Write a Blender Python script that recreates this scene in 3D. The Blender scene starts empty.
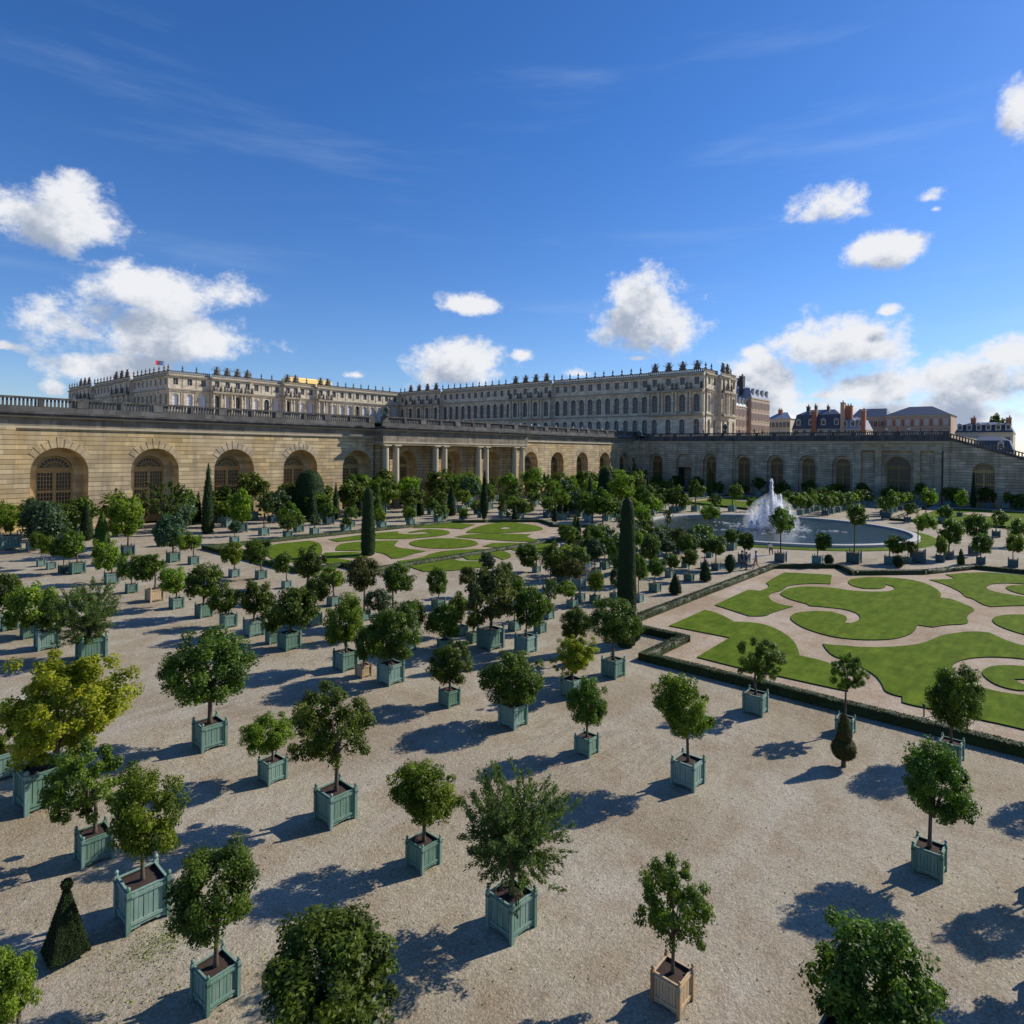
import bpy, bmesh, math, random
import numpy as np
from math import sin, cos, pi, radians, hypot, atan2
from mathutils import Vector, Matrix
sc = bpy.context.scene
COL = sc.collection
random.seed(11)
H = 11.3
YAW = radians(49)
SUN = 4.7; SKY_STR = .092; EXPOSURE = .27; SKY_SAT = 1.10; SKY_VAL = 1.0
CL_LIT = (7.7, 7.85, 8.2); CL_SH = (3.3, 3.9, 5.0); CL_CI = (5.5, 6.8, 8.6)
TREES=[
(5.81, 20.02, 0.77, 0.77, 'g', 1, 2.04, 0.98, 1.02, -0.23, 0.27, 0, 'open irregular boxed tree, left of the clipped pyramid, crown pointing up behind the lusher tree'),
(5.87, 16.7, 0.97, 0.97, 'g', 2, 2.49, 0.87, 1.0, 0.02, -0.03, 0, 'bright green boxed tree, between the clipped pyramid and the tree at the bottom left'),
(6.01, 13.11, 0.71, 0.71, 'g', 0, 2.2, 0.87, 0.84, -0.06, 0.07, 0, 'dark round boxed tree, at the bottom left, right of the clipped pyramid'),
(5.6, 24.35, 1.21, 1.21, 'g', 4, 2.99, 1.81, 1.61, 0.46, -0.53, 0, 'big yellow boxed tree, at the left edge of the gravel'),
(2.75, 13.2, 0.7, 0.7, 'g', 2, 2.22, 0.52, 0.67, -0.21, 0.24, 0, 'bright green boxed tree, in the bottom left corner, cut off by the frame'),
(6.94, 10.13, 1.0, 1.0, 'g', 0, 1.59, 1.32, 0.93, -0.11, 0.12, 0, 'dark round boxed tree, cut off by the frame at bottom left of centre'),
(12.62, 2.87, 1.0, 1.0, 'g', 0, 1.84, 1.09, 1.07, 0.32, -0.37, 0, 'dark round boxed tree, cut off by the frame at the bottom right'),
(12.2, 6.05, 0.66, 0.66, 'w', 1, 1.97, 0.72, 0.77, -0.02, 0.02, 0, 'open irregular tree in wood box, at the bottom right of centre'),
(11.53, 9.87, 0.87, 0.87, 'g', 3, 2.34, 1.23, 1.22, 0.04, -0.05, 0, 'feathery boxed tree, standing alone in the bottom centre'),
(11.66, 13.15, 0.7, 0.7, 'g', 2, 1.96, 0.94, 0.82, -0.01, 0.01, 0, 'bright green boxed tree, left of the feathery tree in the bottom centre'),
(11.3, 16.78, 0.94, 0.94, 'g', 1, 2.75, 1.18, 1.12, -0.13, 0.15, 0, 'open irregular boxed tree, in the third row, left of centre'),
(11.18, 20.33, 0.71, 0.71, 'g', 2, 1.61, 0.86, 0.65, -0.11, 0.13, 0, 'bright green boxed tree, low tree left of the open one in the left centre'),
(10.84, 24.38, 0.95, 0.95, 'g', 0, 2.85, 1.5, 1.28, -0.13, 0.15, 0, 'dark round boxed tree, standing alone on open gravel right of the yellow tree'),
(20.64, 2.75, 0.73, 0.73, 'g', 0, 2.42, 0.9, 1.02, 0.13, -0.14, 0, 'dark round boxed tree, standing alone near the right edge'),
(20.5, 9.69, 0.86, 0.86, 'g', 2, 2.64, 0.95, 1.08, -0.17, 0.2, 0, 'bright green boxed tree, in front of the front box hedge corner'),
(20.0, 13.51, 0.68, 0.68, 'g', 0, 1.86, 0.74, 0.94, -0.0, 0.0, 0, 'dark round boxed tree, small tree left of the brighter one near the hedge corner'),
(27.77, 17.2, 0.89, 0.89, 'g', 0, 2.7, 1.24, 1.12, 0.07, -0.08, 0, 'dark round boxed tree, directly before the tall clipped yew column'),
(20.01, 17.16, 0.88, 0.88, 'g', 0, 1.83, 1.32, 1.12, -0.04, 0.05, 0, 'dark round boxed tree, in the centre of the picture, wide crown over it'),
(19.66, 20.58, 0.7, 0.7, 'g', 0, 1.79, 0.93, 0.88, 0.0, -0.0, 0, 'dark round boxed tree, small one left of the wide crowned tree in the centre'),
(19.63, 24.67, 0.96, 0.96, 'g', 0, 2.32, 1.28, 1.3, 0.02, -0.03, 0, 'dark round boxed tree, behind the long twin shadow left of centre'),
(19.25, 27.85, 0.94, 0.94, 'g', 2, 2.43, 1.09, 1.34, -0.04, 0.05, 0, 'bright green boxed tree, left neighbour of the dark tree behind the twin shadow'),
(19.22, 26.29, 0.6, 0.6, 'w', 0, 1.64, 0.63, 0.9, 0.1, -0.12, 0, 'dark round tree in wood box, squeezed between the two larger trees behind the twin shadow'),
(19.04, 32.96, 0.95, 0.95, 'g', 0, 2.38, 1.22, 1.2, 0.15, -0.18, 0, 'dark round boxed tree, second from the right in the fifth row on the left'),
(18.9, 34.59, 0.6, 0.6, 'g', 0, 1.32, 0.7, 0.78, 0.02, -0.02, 0, 'dark round boxed tree, small one tucked behind the fifth row on the left'),
(18.95, 36.87, 0.94, 0.94, 'g', 0, 2.21, 1.11, 1.05, 0.07, -0.08, 0, 'dark round boxed tree, third tree from the right in the fifth row on the left'),
(22.62, 36.22, 0.74, 0.74, 'g', 0, 2.34, 0.97, 0.93, 0.11, -0.12, 0, 'dark round boxed tree, half hidden behind the fifth row on the left'),
(26.88, 24.81, 1.15, 1.15, 'g', 5, 3.0, 1.43, 1.56, -0.04, 0.05, 0, 'brownish boxed tree, the largest brownish tree left of the yew column'),
(26.97, 26.3, 0.6, 0.6, 'g', 1, 1.28, 0.47, 0.51, 0.03, -0.03, 0, 'open irregular boxed tree, tiny one left of the large brownish tree'),
(24.82, 26.45, 0.6, 0.6, 'g', 2, 1.61, 1.01, 1.03, -0.02, 0.03, 0, 'bright green boxed tree, left of the large brownish tree'),
(27.47, 27.8, 0.6, 0.6, 'g', 1, 1.76, 0.67, 0.77, -0.14, 0.16, 0, 'open irregular boxed tree, behind and left of the large brownish tree'),
(30.79, 33.47, 0.74, 0.74, 'g', 0, 2.06, 0.77, 1.04, -0.08, 0.09, 0, 'dark round boxed tree, dark upright one near the left lawn edge'),
(33.69, 32.8, 0.6, 0.6, 'g', 5, 2.01, 0.66, 0.72, -0.3, 0.35, 0, 'brownish boxed tree, with orange tinted leaves near the left lawn edge'),
(36.49, 34.03, 0.6, 0.6, 'g', 7, 2.63, 0.7, 0.69, -0.01, 0.02, 0, 'bluish boxed tree, small bluish one before the far left lawn'),
(26.29, 32.89, 0.63, 0.63, 'g', 0, 2.93, 1.15, 1.08, 0.2, -0.22, 0, 'dark round boxed tree, bushy one below the big oval of the left lawn'),
(25.46, 34.83, 0.63, 0.63, 'g', 5, 3.1, 1.15, 1.16, -0.12, 0.13, 0, 'brownish boxed tree, before the foot of the left clipped column'),
(26.33, 39.68, 0.69, 0.69, 'g', 2, 2.03, 0.9, 0.84, -0.04, 0.04, 0, 'bright green boxed tree, left of the brownish one at the column foot'),
(27.02, 47.32, 0.6, 0.6, 'g', 6, 1.99, 0.83, 0.87, -0.25, 0.29, 0, 'flat-headed boxed tree, small flat headed one before the left end of the lawn'),
(27.39, 52.14, 0.76, 0.76, 'g', 0, 2.37, 1.2, 1.18, -0.25, 0.28, 0, 'dark round boxed tree, at the left end of the lawn'),
(26.01, 42.56, 0.61, 0.61, 'g', 0, 2.65, 1.13, 1.24, 0.05, -0.06, 0, 'dark round boxed tree, dense one just in front of the left end of the lawn'),
(23.69, 30.92, 0.6, 0.6, 'g', 7, 2.26, 0.82, 0.75, -0.06, 0.07, 0, 'bluish boxed tree, pale one above the twin shadow'),
(23.45, 27.9, 0.6, 0.6, 'g', 0, 2.06, 0.78, 0.82, 0.07, -0.08, 0, 'dark round boxed tree, shaded one right behind the dark tree of the twin shadow'),
(18.72, 43.18, 0.85, 0.85, 'g', 0, 2.43, 1.25, 1.23, 0.03, -0.04, 0, 'dark round boxed tree, at the right end of the fourth shadow row on the left'),
(18.41, 46.8, 0.75, 0.75, 'g', 2, 1.95, 0.99, 0.95, -0.17, 0.2, 0, 'bright green boxed tree, small one right of the bare wood planter'),
(18.2, 50.14, 0.98, 0.98, 'w', 6, 2.45, 1.2, 1.07, -0.38, 0.44, 0, 'flat-headed tree in wood box, wide one on the left'),
(18.01, 54.19, 0.72, 0.72, 'g', 0, 1.96, 0.92, 1.06, -0.09, 0.11, 0, 'dark round boxed tree, small one left of the bare wood planter'),
(18.11, 58.95, 0.93, 0.93, 'g', 2, 2.23, 1.11, 1.29, -0.37, 0.43, 0, 'bright green boxed tree, middle of the left avenue'),
(17.46, 65.61, 1.05, 1.05, 'g', 6, 2.48, 1.23, 1.21, -0.32, 0.36, 0, 'flat-headed boxed tree, flat wide one ending the row of four boxes at left'),
(16.22, 71.76, 0.6, 0.6, 'g', 0, 2.33, 0.74, 0.82, -0.2, 0.23, 0, 'dark round boxed tree, first of the row of four boxes at left'),
(16.48, 69.48, 0.67, 0.67, 'g', 2, 2.17, 0.81, 0.9, -0.28, 0.32, 0, 'bright green boxed tree, second of the row of four boxes at left'),
(16.71, 66.65, 0.71, 0.71, 'g', 0, 2.27, 0.79, 0.87, -0.34, 0.39, 0, 'dark round boxed tree, third of the row of four boxes at left'),
(25.52, 65.77, 0.99, 0.99, 'g', 7, 2.99, 1.63, 1.64, -0.36, 0.42, 0, 'bluish boxed tree, dense one beneath the second arch from the left'),
(26.37, 63.21, 0.78, 0.78, 'g', 2, 2.2, 1.11, 0.95, -0.24, 0.27, 0, 'bright green boxed tree, small one right of the dense tree by the second arch'),
(26.18, 54.52, 0.71, 0.71, 'g', 2, 2.07, 0.95, 1.11, -0.2, 0.23, 0, 'bright green boxed tree, small one below the tall cypress'),
(18.74, 39.71, 0.81, 0.81, 'g', 0, 1.66, 0.92, 0.98, -0.2, 0.23, 0, 'dark round boxed tree, beside the gap at the end of the fourth row'),
(9.44, 48.57, 0.8, 0.8, 'g', 0, 2.39, 0.86, 1.19, -0.17, 0.2, 0, 'dark round boxed tree, at the far left edge, dark'),
(9.83, 45.78, 0.77, 0.77, 'g', 2, 1.81, 1.3, 1.36, 0.01, -0.01, 0, 'bright green boxed tree, wide one at the left edge above the yellow tree'),
(9.96, 42.7, 1.02, 1.02, 'g', 0, 1.99, 0.89, 1.07, 0.17, -0.2, 0, 'dark round boxed tree, behind the feathery tree at the left edge'),
(11.03, 38.86, 1.19, 1.19, 'g', 3, 2.36, 1.49, 1.63, -0.21, 0.24, 0, 'feathery boxed tree, above the yellow tree at left'),
(5.18, 27.28, 0.89, 0.89, 'g', 1, 1.5, 0.79, 0.93, -0.27, 0.31, 0, 'open irregular boxed tree, cut off by the left frame beside the yellow tree'),
(16.58, 85.56, 1.7, 1.7, 'g', 2, 3.45, 1.43, 1.81, -0.53, 0.61, 0, 'bright green boxed tree, at the far left edge before the first arch'),
(18.08, 83.39, 1.0, 1.0, 'g', 7, 3.22, 2.39, 2.55, 0.85, -0.97, 0, 'bluish boxed tree, broad bush before the first arch'),
(23.92, 73.15, 1.04, 1.04, 'g', 2, 3.9, 1.76, 2.15, -0.29, 0.33, 0, 'bright green boxed tree, big bushy one between first and second arches'),
(28.7, 76.86, 0.99, 0.99, 'g', 3, 5.31, 2.27, 1.91, 0.33, -0.38, 0, 'feathery boxed tree, tall silvery one before the second arch'),
(40.61, 83.6, 1.09, 1.09, 'g', 2, 4.18, 1.47, 1.73, 0.13, -0.15, 0, 'bright green boxed tree, rounded one under the third arch'),
(41.1, 77.65, 1.05, 1.05, 'g', 3, 4.26, 1.19, 1.79, 0.06, -0.07, 0, 'feathery boxed tree, slim silvery one between third and fourth arches'),
(27.75, 22.91, 0.94, 0.94, 'g', 0, 2.55, 0.96, 1.2, 0.17, -0.2, 0, 'dark round boxed tree, dark one in a tall dark box right of the brownish tree'),
(31.28, 24.69, 0.6, 0.6, 'g', 1, 1.62, 0.56, 0.6, 0.19, -0.21, 0, 'open irregular boxed tree, small one right of the tall dark box'),
(34.2, 26.32, 0.6, 0.6, 'g', 3, 1.91, 0.6, 0.85, 0.11, -0.13, 0, 'feathery boxed tree, slim pale one left of the yew column'),
(37.74, 26.89, 0.6, 0.6, 'g', 2, 1.33, 0.79, 0.63, -0.3, 0.34, 0, 'bright green boxed tree, low one left of the yew column'),
(39.89, 27.69, 0.6, 0.6, 'g', 5, 2.46, 0.9, 0.74, -0.32, 0.37, 0, 'brownish boxed tree, small one left of the person in a white shirt'),
(40.14, 26.53, 0.6, 0.6, 'g', 2, 1.61, 0.67, 0.8, 0.09, -0.11, 0, 'bright green boxed tree, just right of the person in a white shirt'),
(42.0, 25.96, 0.6, 0.6, 'g', 7, 1.73, 0.45, 0.82, -0.0, 0.0, 0, 'bluish boxed tree, slim one touching the left side of the yew column'),
(46.39, 37.13, 0.6, 0.6, 'g', 0, 1.52, 1.21, 1.19, -0.55, 0.64, 0, 'dark round boxed tree, dark one at the near right end of the left lawn'),
(47.64, 34.52, 0.6, 0.6, 'g', 4, 1.93, 0.82, 0.72, 0.09, -0.1, 0, 'big yellow boxed tree, small vivid one at the right end of the left lawn'),
(41.59, 31.82, 0.6, 0.6, 'g', 1, 2.68, 0.9, 1.05, 0.07, -0.08, 0, 'open irregular boxed tree, at the near right end of the left lawn'),
(52.26, 33.45, 0.75, 0.75, 'g', 0, 2.21, 0.85, 0.95, 0.12, -0.14, 0, 'dark round boxed tree, left of the yew column top half'),
(51.91, 35.13, 0.62, 0.62, 'g', 1, 2.06, 0.87, 0.96, 0.1, -0.12, 0, 'open irregular boxed tree, second left of the yew column top half'),
(27.83, 19.62, 0.6, 0.6, 'g', 0, 2.13, 0.84, 0.87, 0.03, -0.04, 0, 'dark round boxed tree, dark one behind the yellowish tree'),
(24.24, 17.21, 0.8, 0.8, 'g', 4, 1.86, 0.92, 0.84, 0.1, -0.12, 0, 'big yellow boxed tree, before the dark tree left of the yew column'),
(30.51, 26.13, 0.6, 0.6, 'g', 0, 2.52, 0.63, 0.8, 0.16, -0.19, 0, 'dark round boxed tree, dark narrow one right of the large brownish tree'),
(34.75, 29.6, 0.6, 0.6, 'g', 5, 1.89, 0.5, 0.56, 0.01, -0.01, 0, 'brownish boxed tree, tiny reddish one right of the large brownish tree'),
(36.41, 32.21, 0.6, 0.6, 'g', 1, 2.1, 0.68, 0.75, -0.05, 0.06, 0, 'open irregular boxed tree, behind the large brownish tree'),
(46.72, 25.11, 0.75, 0.75, 'g', 0, 1.99, 0.79, 0.8, 0.09, -0.1, 0, 'dark round boxed tree, neat ball right of the yew column'),
(53.04, 27.08, 0.6, 0.6, 'g', 0, 1.45, 0.7, 0.71, 0.2, -0.23, 0, 'dark round boxed tree, second neat ball right of the yew column'),
(52.71, 25.04, 0.69, 0.69, 'g', 0, 2.1, 0.85, 0.78, 0.04, -0.05, 0, 'dark round boxed tree, left of the bulging bush by the hedge'),
(42.7, 24.32, 0.6, 0.6, 'g', 1, 2.53, 0.59, 0.96, 0.06, -0.06, 0, 'open irregular boxed tree, pale one touching the right side of the yew column'),
(58.7, 28.27, 0.6, 0.6, 'g', 0, 2.38, 0.95, 0.97, 0.08, -0.09, 0, 'dark round boxed tree, dark ball below the left end of the basin'),
(58.3, 30.19, 0.6, 0.6, 'g', 7, 1.92, 0.87, 0.69, 0.07, -0.08, 0, 'bluish boxed tree, pale bluish one below the left end of the basin'),
(54.37, 29.82, 0.68, 0.68, 'g', 0, 2.28, 1.02, 1.4, 0.07, -0.08, 0, 'dark round boxed tree, dense one below the left end of the basin'),
(59.56, 33.81, 0.6, 0.6, 'g', 2, 4.86, 0.93, 0.84, 0.17, -0.2, 0, 'bright green boxed tree, thin tall one left of the basin'),
(56.17, 32.33, 0.6, 0.6, 'g', 2, 2.71, 0.59, 0.79, 0.05, -0.06, 0, 'bright green boxed tree, small one below the thin tall tree'),
(59.4, 25.46, 0.69, 0.69, 'g', 0, 2.31, 1.1, 0.95, -0.02, 0.02, 0, 'dark round boxed tree, left of the two strollers by the basin'),
(59.53, 26.69, 0.6, 0.6, 'g', 0, 2.17, 0.65, 0.77, 0.08, -0.1, 0, 'dark round boxed tree, small one below the basin, second left of the strollers'),
(65.37, 25.04, 0.96, 0.96, 'g', 6, 2.24, 1.06, 0.92, 0.11, -0.13, 0, 'flat-headed boxed tree, behind the two strollers by the basin'),
(66.07, 29.06, 0.6, 0.6, 'g', 2, 4.88, 1.03, 0.97, 0.06, -0.07, 0, 'bright green boxed tree, thin tall one before the basin, left of the fountain'),
(61.59, 31.78, 0.6, 0.6, 'g', 3, 4.45, 0.51, 0.84, 0.05, -0.06, 0, 'feathery boxed tree, spindly one at the left end of the basin'),
(68.74, 22.5, 0.98, 0.98, 'g', 1, 4.36, 1.25, 1.45, 0.12, -0.14, 0, 'open irregular boxed tree, standing before the fountain on a tall thin trunk'),
(70.22, 19.31, 0.89, 0.89, 'g', 6, 2.25, 1.02, 0.91, 0.34, -0.4, 0, 'flat-headed boxed tree, low one right of the fountain'),
(73.53, 16.69, 1.21, 1.21, 'g', 0, 4.99, 1.1, 1.24, 0.17, -0.19, 0, 'dark round boxed tree, on a tall thin trunk before the basin'),
(75.58, 13.87, 0.83, 0.83, 'g', 6, 1.97, 1.07, 1.02, 0.45, -0.51, 0, 'flat-headed boxed tree, low dark one beside the clipped ball right of the basin'),
(78.88, 11.85, 1.31, 1.31, 'g', 2, 4.26, 1.06, 1.05, 0.49, -0.56, 0, 'bright green boxed tree, on a tall thin leaning trunk right of the basin'),
(77.57, 12.54, 0.69, 0.69, 'g', 5, 1.69, 0.62, 0.62, 0.21, -0.24, 0, 'brownish boxed tree, tiny brownish one left of the leaning tree'),
(80.89, 10.13, 0.78, 0.78, 'g', 2, 1.81, 0.61, 1.05, 0.05, -0.05, 0, 'bright green boxed tree, clipped oval one right of the basin'),
(83.97, 9.74, 0.89, 0.89, 'g', 0, 3.06, 1.35, 1.52, 0.22, -0.25, 0, 'dark round boxed tree, big ball right of the leaning tree'),
(82.57, 6.79, 0.77, 0.77, 'g', 0, 2.2, 1.01, 1.14, 0.13, -0.15, 0, 'dark round boxed tree, third from the right in the row behind the right lawn'),
(89.55, 8.0, 1.01, 1.01, 'g', 0, 3.41, 1.29, 1.47, 0.27, -0.31, 0, 'dark round boxed tree, big dark one behind the row at the right'),
(82.88, 4.15, 0.84, 0.84, 'g', 2, 2.44, 0.88, 1.01, 0.11, -0.13, 0, 'bright green boxed tree, rightmost of the row behind the right lawn'),
(111.19, 7.46, 0.93, 0.93, 'g', 0, 2.69, 0.99, 1.11, 0.34, -0.39, 0, 'dark round boxed tree, right, before the far lawn'),
(101.1, 4.89, 1.02, 1.02, 'g', 0, 2.13, 1.17, 1.36, 0.3, -0.35, 0, 'dark round boxed tree, at the right edge before the far lawn'),
(28.52, 6.72, 0.65, 0.65, 'g', 1, 2.43, 0.64, 0.73, 0.08, -0.1, 0, 'open irregular boxed tree, behind the clipped ball and cone'),
(28.13, 10.2, 0.87, 0.87, 'g', 1, 2.27, 0.93, 0.83, 0.11, -0.13, 0, 'open irregular boxed tree, overlapping the front lawn'),
(28.69, 3.18, 0.73, 0.73, 'g', 0, 2.3, 0.85, 1.14, 0.05, -0.06, 0, 'dark round boxed tree, right of the clipped ball and cone, over the front lawn'),
(21.88, 0.17, 0.68, 0.68, 'g', 0, 2.26, 0.7, 0.91, 0.3, -0.34, 0, 'dark round boxed tree, just outside the right edge, its shadow in view'),
(18.08, -0.07, 0.74, 0.74, 'g', 0, 2.1, 0.95, 1.06, 0.25, -0.28, 0, 'dark round boxed tree, outside the right edge near the bottom, its shadow in view'),
(28.11, 0.02, 0.72, 0.72, 'g', 0, 1.88, 0.7, 0.91, 0.32, -0.37, 0, 'dark round boxed tree, outside the right edge by the hedge'),
(127.14, 23.86, 1.41, 1.41, 'g', 0, 3.56, 1.2, 1.57, 0.52, -0.6, 0, 'dark round boxed tree, in the box at the far side of the basin'),
(124.0, 20.2, 0.98, 0.98, 'g', 0, 2.27, 0.99, 1.0, 0.4, -0.47, 0, 'dark round boxed tree, low one at the right end of the basin'),
(128.62, 15.93, 0.99, 0.99, 'g', 6, 1.8, 1.11, 1.17, 0.33, -0.38, 0, 'flat-headed boxed tree, flat one on the far right lawn edge'),
(134.14, 19.01, 0.79, 0.79, 'g', 2, 3.85, 1.34, 1.6, 0.35, -0.4, 0, 'bright green boxed tree, tall lollipop right of the basin'),
(143.5, 15.05, 0.82, 0.82, 'g', 2, 3.27, 1.06, 1.66, 0.15, -0.17, 0, 'bright green boxed tree, tall lollipop second right of the basin'),
(169.3, 20.08, 1.3, 1.3, 'g', 1, 3.01, 1.45, 1.54, 0.28, -0.33, 0, 'open irregular boxed tree, under the right colonnade'),
(173.49, 10.09, 1.28, 1.28, 'g', 2, 2.31, 0.85, 1.5, 0.39, -0.45, 0, 'bright green boxed tree, slim one at the far right'),
(176.72, 13.61, 1.32, 1.32, 'g', 7, 2.39, 1.07, 1.55, -0.09, 0.11, 0, 'bluish boxed tree, dark one near the golden door'),
(112.17, 55.95, 1.09, 1.09, 'g', 0, 3.53, 1.28, 1.51, 0.14, -0.16, 0, 'dark round boxed tree, first ball beyond the basin at left'),
(115.04, 53.53, 1.23, 1.23, 'g', 0, 4.3, 1.65, 1.71, 0.05, -0.05, 0, 'dark round boxed tree, second ball beyond the basin'),
(120.54, 48.61, 1.25, 1.25, 'g', 0, 3.95, 1.45, 1.53, 0.33, -0.39, 0, 'dark round boxed tree, third ball beyond the basin'),
(123.2, 45.86, 0.84, 0.84, 'g', 1, 1.68, 1.08, 1.15, 0.16, -0.19, 0, 'open irregular boxed tree, low one beyond the basin left of the fountain'),
(103.53, 44.83, 0.61, 0.61, 'g', 0, 3.31, 1.12, 1.01, 0.08, -0.1, 0, 'dark round boxed tree, dark ball standing at the far rim'),
(70.52, 47.1, 1.39, 1.39, 'g', 0, 4.48, 2.35, 1.57, 0.87, -1.0, 0, 'dark round boxed tree, large pair-headed one on the path left of the basin'),
(69.68, 44.96, 1.0, 1.0, 'g', 0, 5.03, 1.52, 1.53, -0.27, 0.32, 0, 'dark round boxed tree, right of the large one on the path'),
(89.46, 54.34, 1.15, 1.15, 'g', 2, 5.55, 2.38, 2.25, -0.02, 0.03, 0, 'bright green boxed tree, rounded crown seeming to top the yew column'),
(20.85, 94.75, 1.41, 1.41, 'g', 0, 2.63, 2.25, 2.02, 0, 0, 1, 'tall dark round boxed tree, rearmost row, first arch of sunlit arcade, left one'),
(25.72, 95.07, 1.56, 1.56, 'g', 0, 2.77, 1.97, 1.77, 0, 0, 1, 'tall dark round boxed tree, rearmost row, first arch of sunlit arcade, right one'),
(31.93, 95.26, 1.66, 1.66, 'g', 3, 2.97, 1.94, 1.75, 0, 0, 1, 'tall feathery boxed tree, rearmost row, second arch of sunlit arcade'),
(37.47, 94.71, 1.78, 1.78, 'g', 0, 3.2, 2.16, 1.94, 0, 0, 1, 'tall dark round boxed tree, rearmost row, second arch of sunlit arcade'),
(43.58, 95.18, 1.45, 1.45, 'g', 6, 2.6, 2.79, 2.51, 0, 0, 1, 'tall flat-headed boxed tree, rearmost row, third arch of sunlit arcade'),
(48.26, 94.91, 1.39, 1.39, 'g', 1, 5.06, 2.5, 2.25, 0, 0, 1, 'tall open irregular boxed tree, rearmost row, third arch of sunlit arcade, left one'),
(54.18, 95.18, 1.53, 1.53, 'g', 1, 3.51, 2.23, 2.01, 0, 0, 1, 'tall open irregular boxed tree, rearmost row, third arch of sunlit arcade, right one'),
(60.59, 94.97, 1.83, 1.83, 'g', 1, 3.33, 1.89, 1.7, 0, 0, 1, 'tall open irregular boxed tree, rearmost row, fourth arch of sunlit arcade'),
(67.88, 94.52, 1.54, 1.54, 'g', 1, 4.16, 3.0, 2.7, 0, 0, 1, 'tall open irregular boxed tree, rearmost row, fifth arch of sunlit arcade'),
(73.31, 95.12, 1.72, 1.72, 'g', 0, 4.49, 3.2, 2.88, 0, 0, 1, 'tall dark round boxed tree, rearmost row, fifth arch of sunlit arcade'),
(79.33, 94.85, 1.41, 1.41, 'g', 2, 3.59, 2.76, 2.49, 0, 0, 1, 'tall bright green boxed tree, rearmost row, sixth arch of sunlit arcade'),
(86.48, 94.54, 1.46, 1.46, 'g', 0, 4.87, 2.74, 2.46, 0, 0, 1, 'tall dark round boxed tree, rearmost row, sixth arch of sunlit arcade'),
(90.81, 94.78, 1.51, 1.51, 'g', 0, 4.44, 2.41, 2.17, 0, 0, 1, 'tall dark round boxed tree, rearmost row, seventh arch of sunlit arcade'),
(95.81, 94.65, 1.44, 1.44, 'g', 2, 4.65, 2.13, 1.91, 0, 0, 1, 'tall bright green boxed tree, rearmost row, seventh arch of sunlit arcade'),
(103.23, 94.91, 1.53, 1.53, 'g', 3, 3.29, 2.13, 1.92, 0, 0, 1, 'tall feathery boxed tree, rearmost row, eighth arch of sunlit arcade'),
(108.64, 95.48, 1.52, 1.52, 'g', 2, 4.37, 2.27, 2.04, 0, 0, 1, 'tall bright green boxed tree, rearmost row, eighth arch of sunlit arcade'),
(116.0, 94.63, 1.41, 1.41, 'g', 2, 4.82, 2.63, 2.36, 0, 0, 1, 'tall bright green boxed tree, rearmost row, ninth arch of sunlit arcade'),
(121.5, 94.79, 1.77, 1.77, 'g', 3, 3.21, 2.95, 2.65, 0, 0, 1, 'tall feathery boxed tree, rearmost row, ninth arch of sunlit arcade'),
(126.58, 95.23, 1.59, 1.59, 'g', 1, 3.34, 2.89, 2.6, 0, 0, 1, 'tall open irregular boxed tree, rearmost row, tenth arch of sunlit arcade'),
(132.09, 95.03, 1.78, 1.78, 'g', 2, 3.2, 2.04, 1.84, 0, 0, 1, 'tall bright green boxed tree, rearmost row, tenth arch of sunlit arcade'),
(137.33, 95.05, 1.74, 1.74, 'g', 0, 3.51, 2.78, 2.5, 0, 0, 1, 'tall dark round boxed tree, rearmost row, tenth arch of sunlit arcade'),
(143.68, 95.26, 1.68, 1.68, 'g', 6, 3.11, 2.76, 2.48, 0, 0, 1, 'tall flat-headed boxed tree, rearmost row, eleventh arch of sunlit arcade'),
(149.47, 95.22, 1.67, 1.67, 'g', 1, 4.84, 2.82, 2.53, 0, 0, 1, 'tall open irregular boxed tree, rearmost row, eleventh arch of sunlit arcade'),
(153.56, 94.75, 1.5, 1.5, 'g', 2, 4.19, 2.59, 2.33, 0, 0, 1, 'tall bright green boxed tree, rearmost row, twelfth arch of sunlit arcade, left one'),
(159.33, 94.77, 1.53, 1.53, 'g', 2, 3.06, 2.76, 2.48, 0, 0, 1, 'tall bright green boxed tree, rearmost row, twelfth arch of sunlit arcade, right one'),
(166.33, 95.48, 1.43, 1.43, 'g', 3, 4.44, 3.25, 2.93, 0, 0, 1, 'tall feathery boxed tree, rearmost row, thirteenth arch of sunlit arcade'),
(21.78, 89.35, 1.49, 1.49, 'g', 0, 2.48, 2.19, 1.97, 0, 0, 1, 'tall dark round boxed tree, second rearmost row, first arch of sunlit arcade'),
(28.46, 89.08, 1.32, 1.32, 'g', 2, 3.42, 2.22, 1.99, 0, 0, 1, 'tall bright green boxed tree, second rearmost row, first arch of sunlit arcade'),
(35.25, 89.5, 1.38, 1.38, 'g', 7, 2.36, 2.09, 1.88, 0, 0, 1, 'mid-sized bluish boxed tree, second rearmost row, second arch of sunlit arcade'),
(42.03, 89.13, 1.6, 1.6, 'g', 2, 2.37, 1.65, 1.49, 0, 0, 1, 'mid-sized bright green boxed tree, second rearmost row, second arch of sunlit arcade'),
(48.78, 89.47, 1.2, 1.2, 'g', 7, 3.1, 2.06, 1.86, 0, 0, 1, 'tall bluish boxed tree, second rearmost row, third arch of sunlit arcade'),
(56.07, 89.09, 1.19, 1.19, 'g', 1, 2.62, 1.91, 1.72, 0, 0, 1, 'mid-sized open irregular boxed tree, second rearmost row, fourth arch of sunlit arcade'),
(62.0, 88.62, 1.6, 1.6, 'g', 1, 3.77, 2.28, 2.06, 0, 0, 1, 'tall open irregular boxed tree, second rearmost row, fourth arch of sunlit arcade'),
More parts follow.
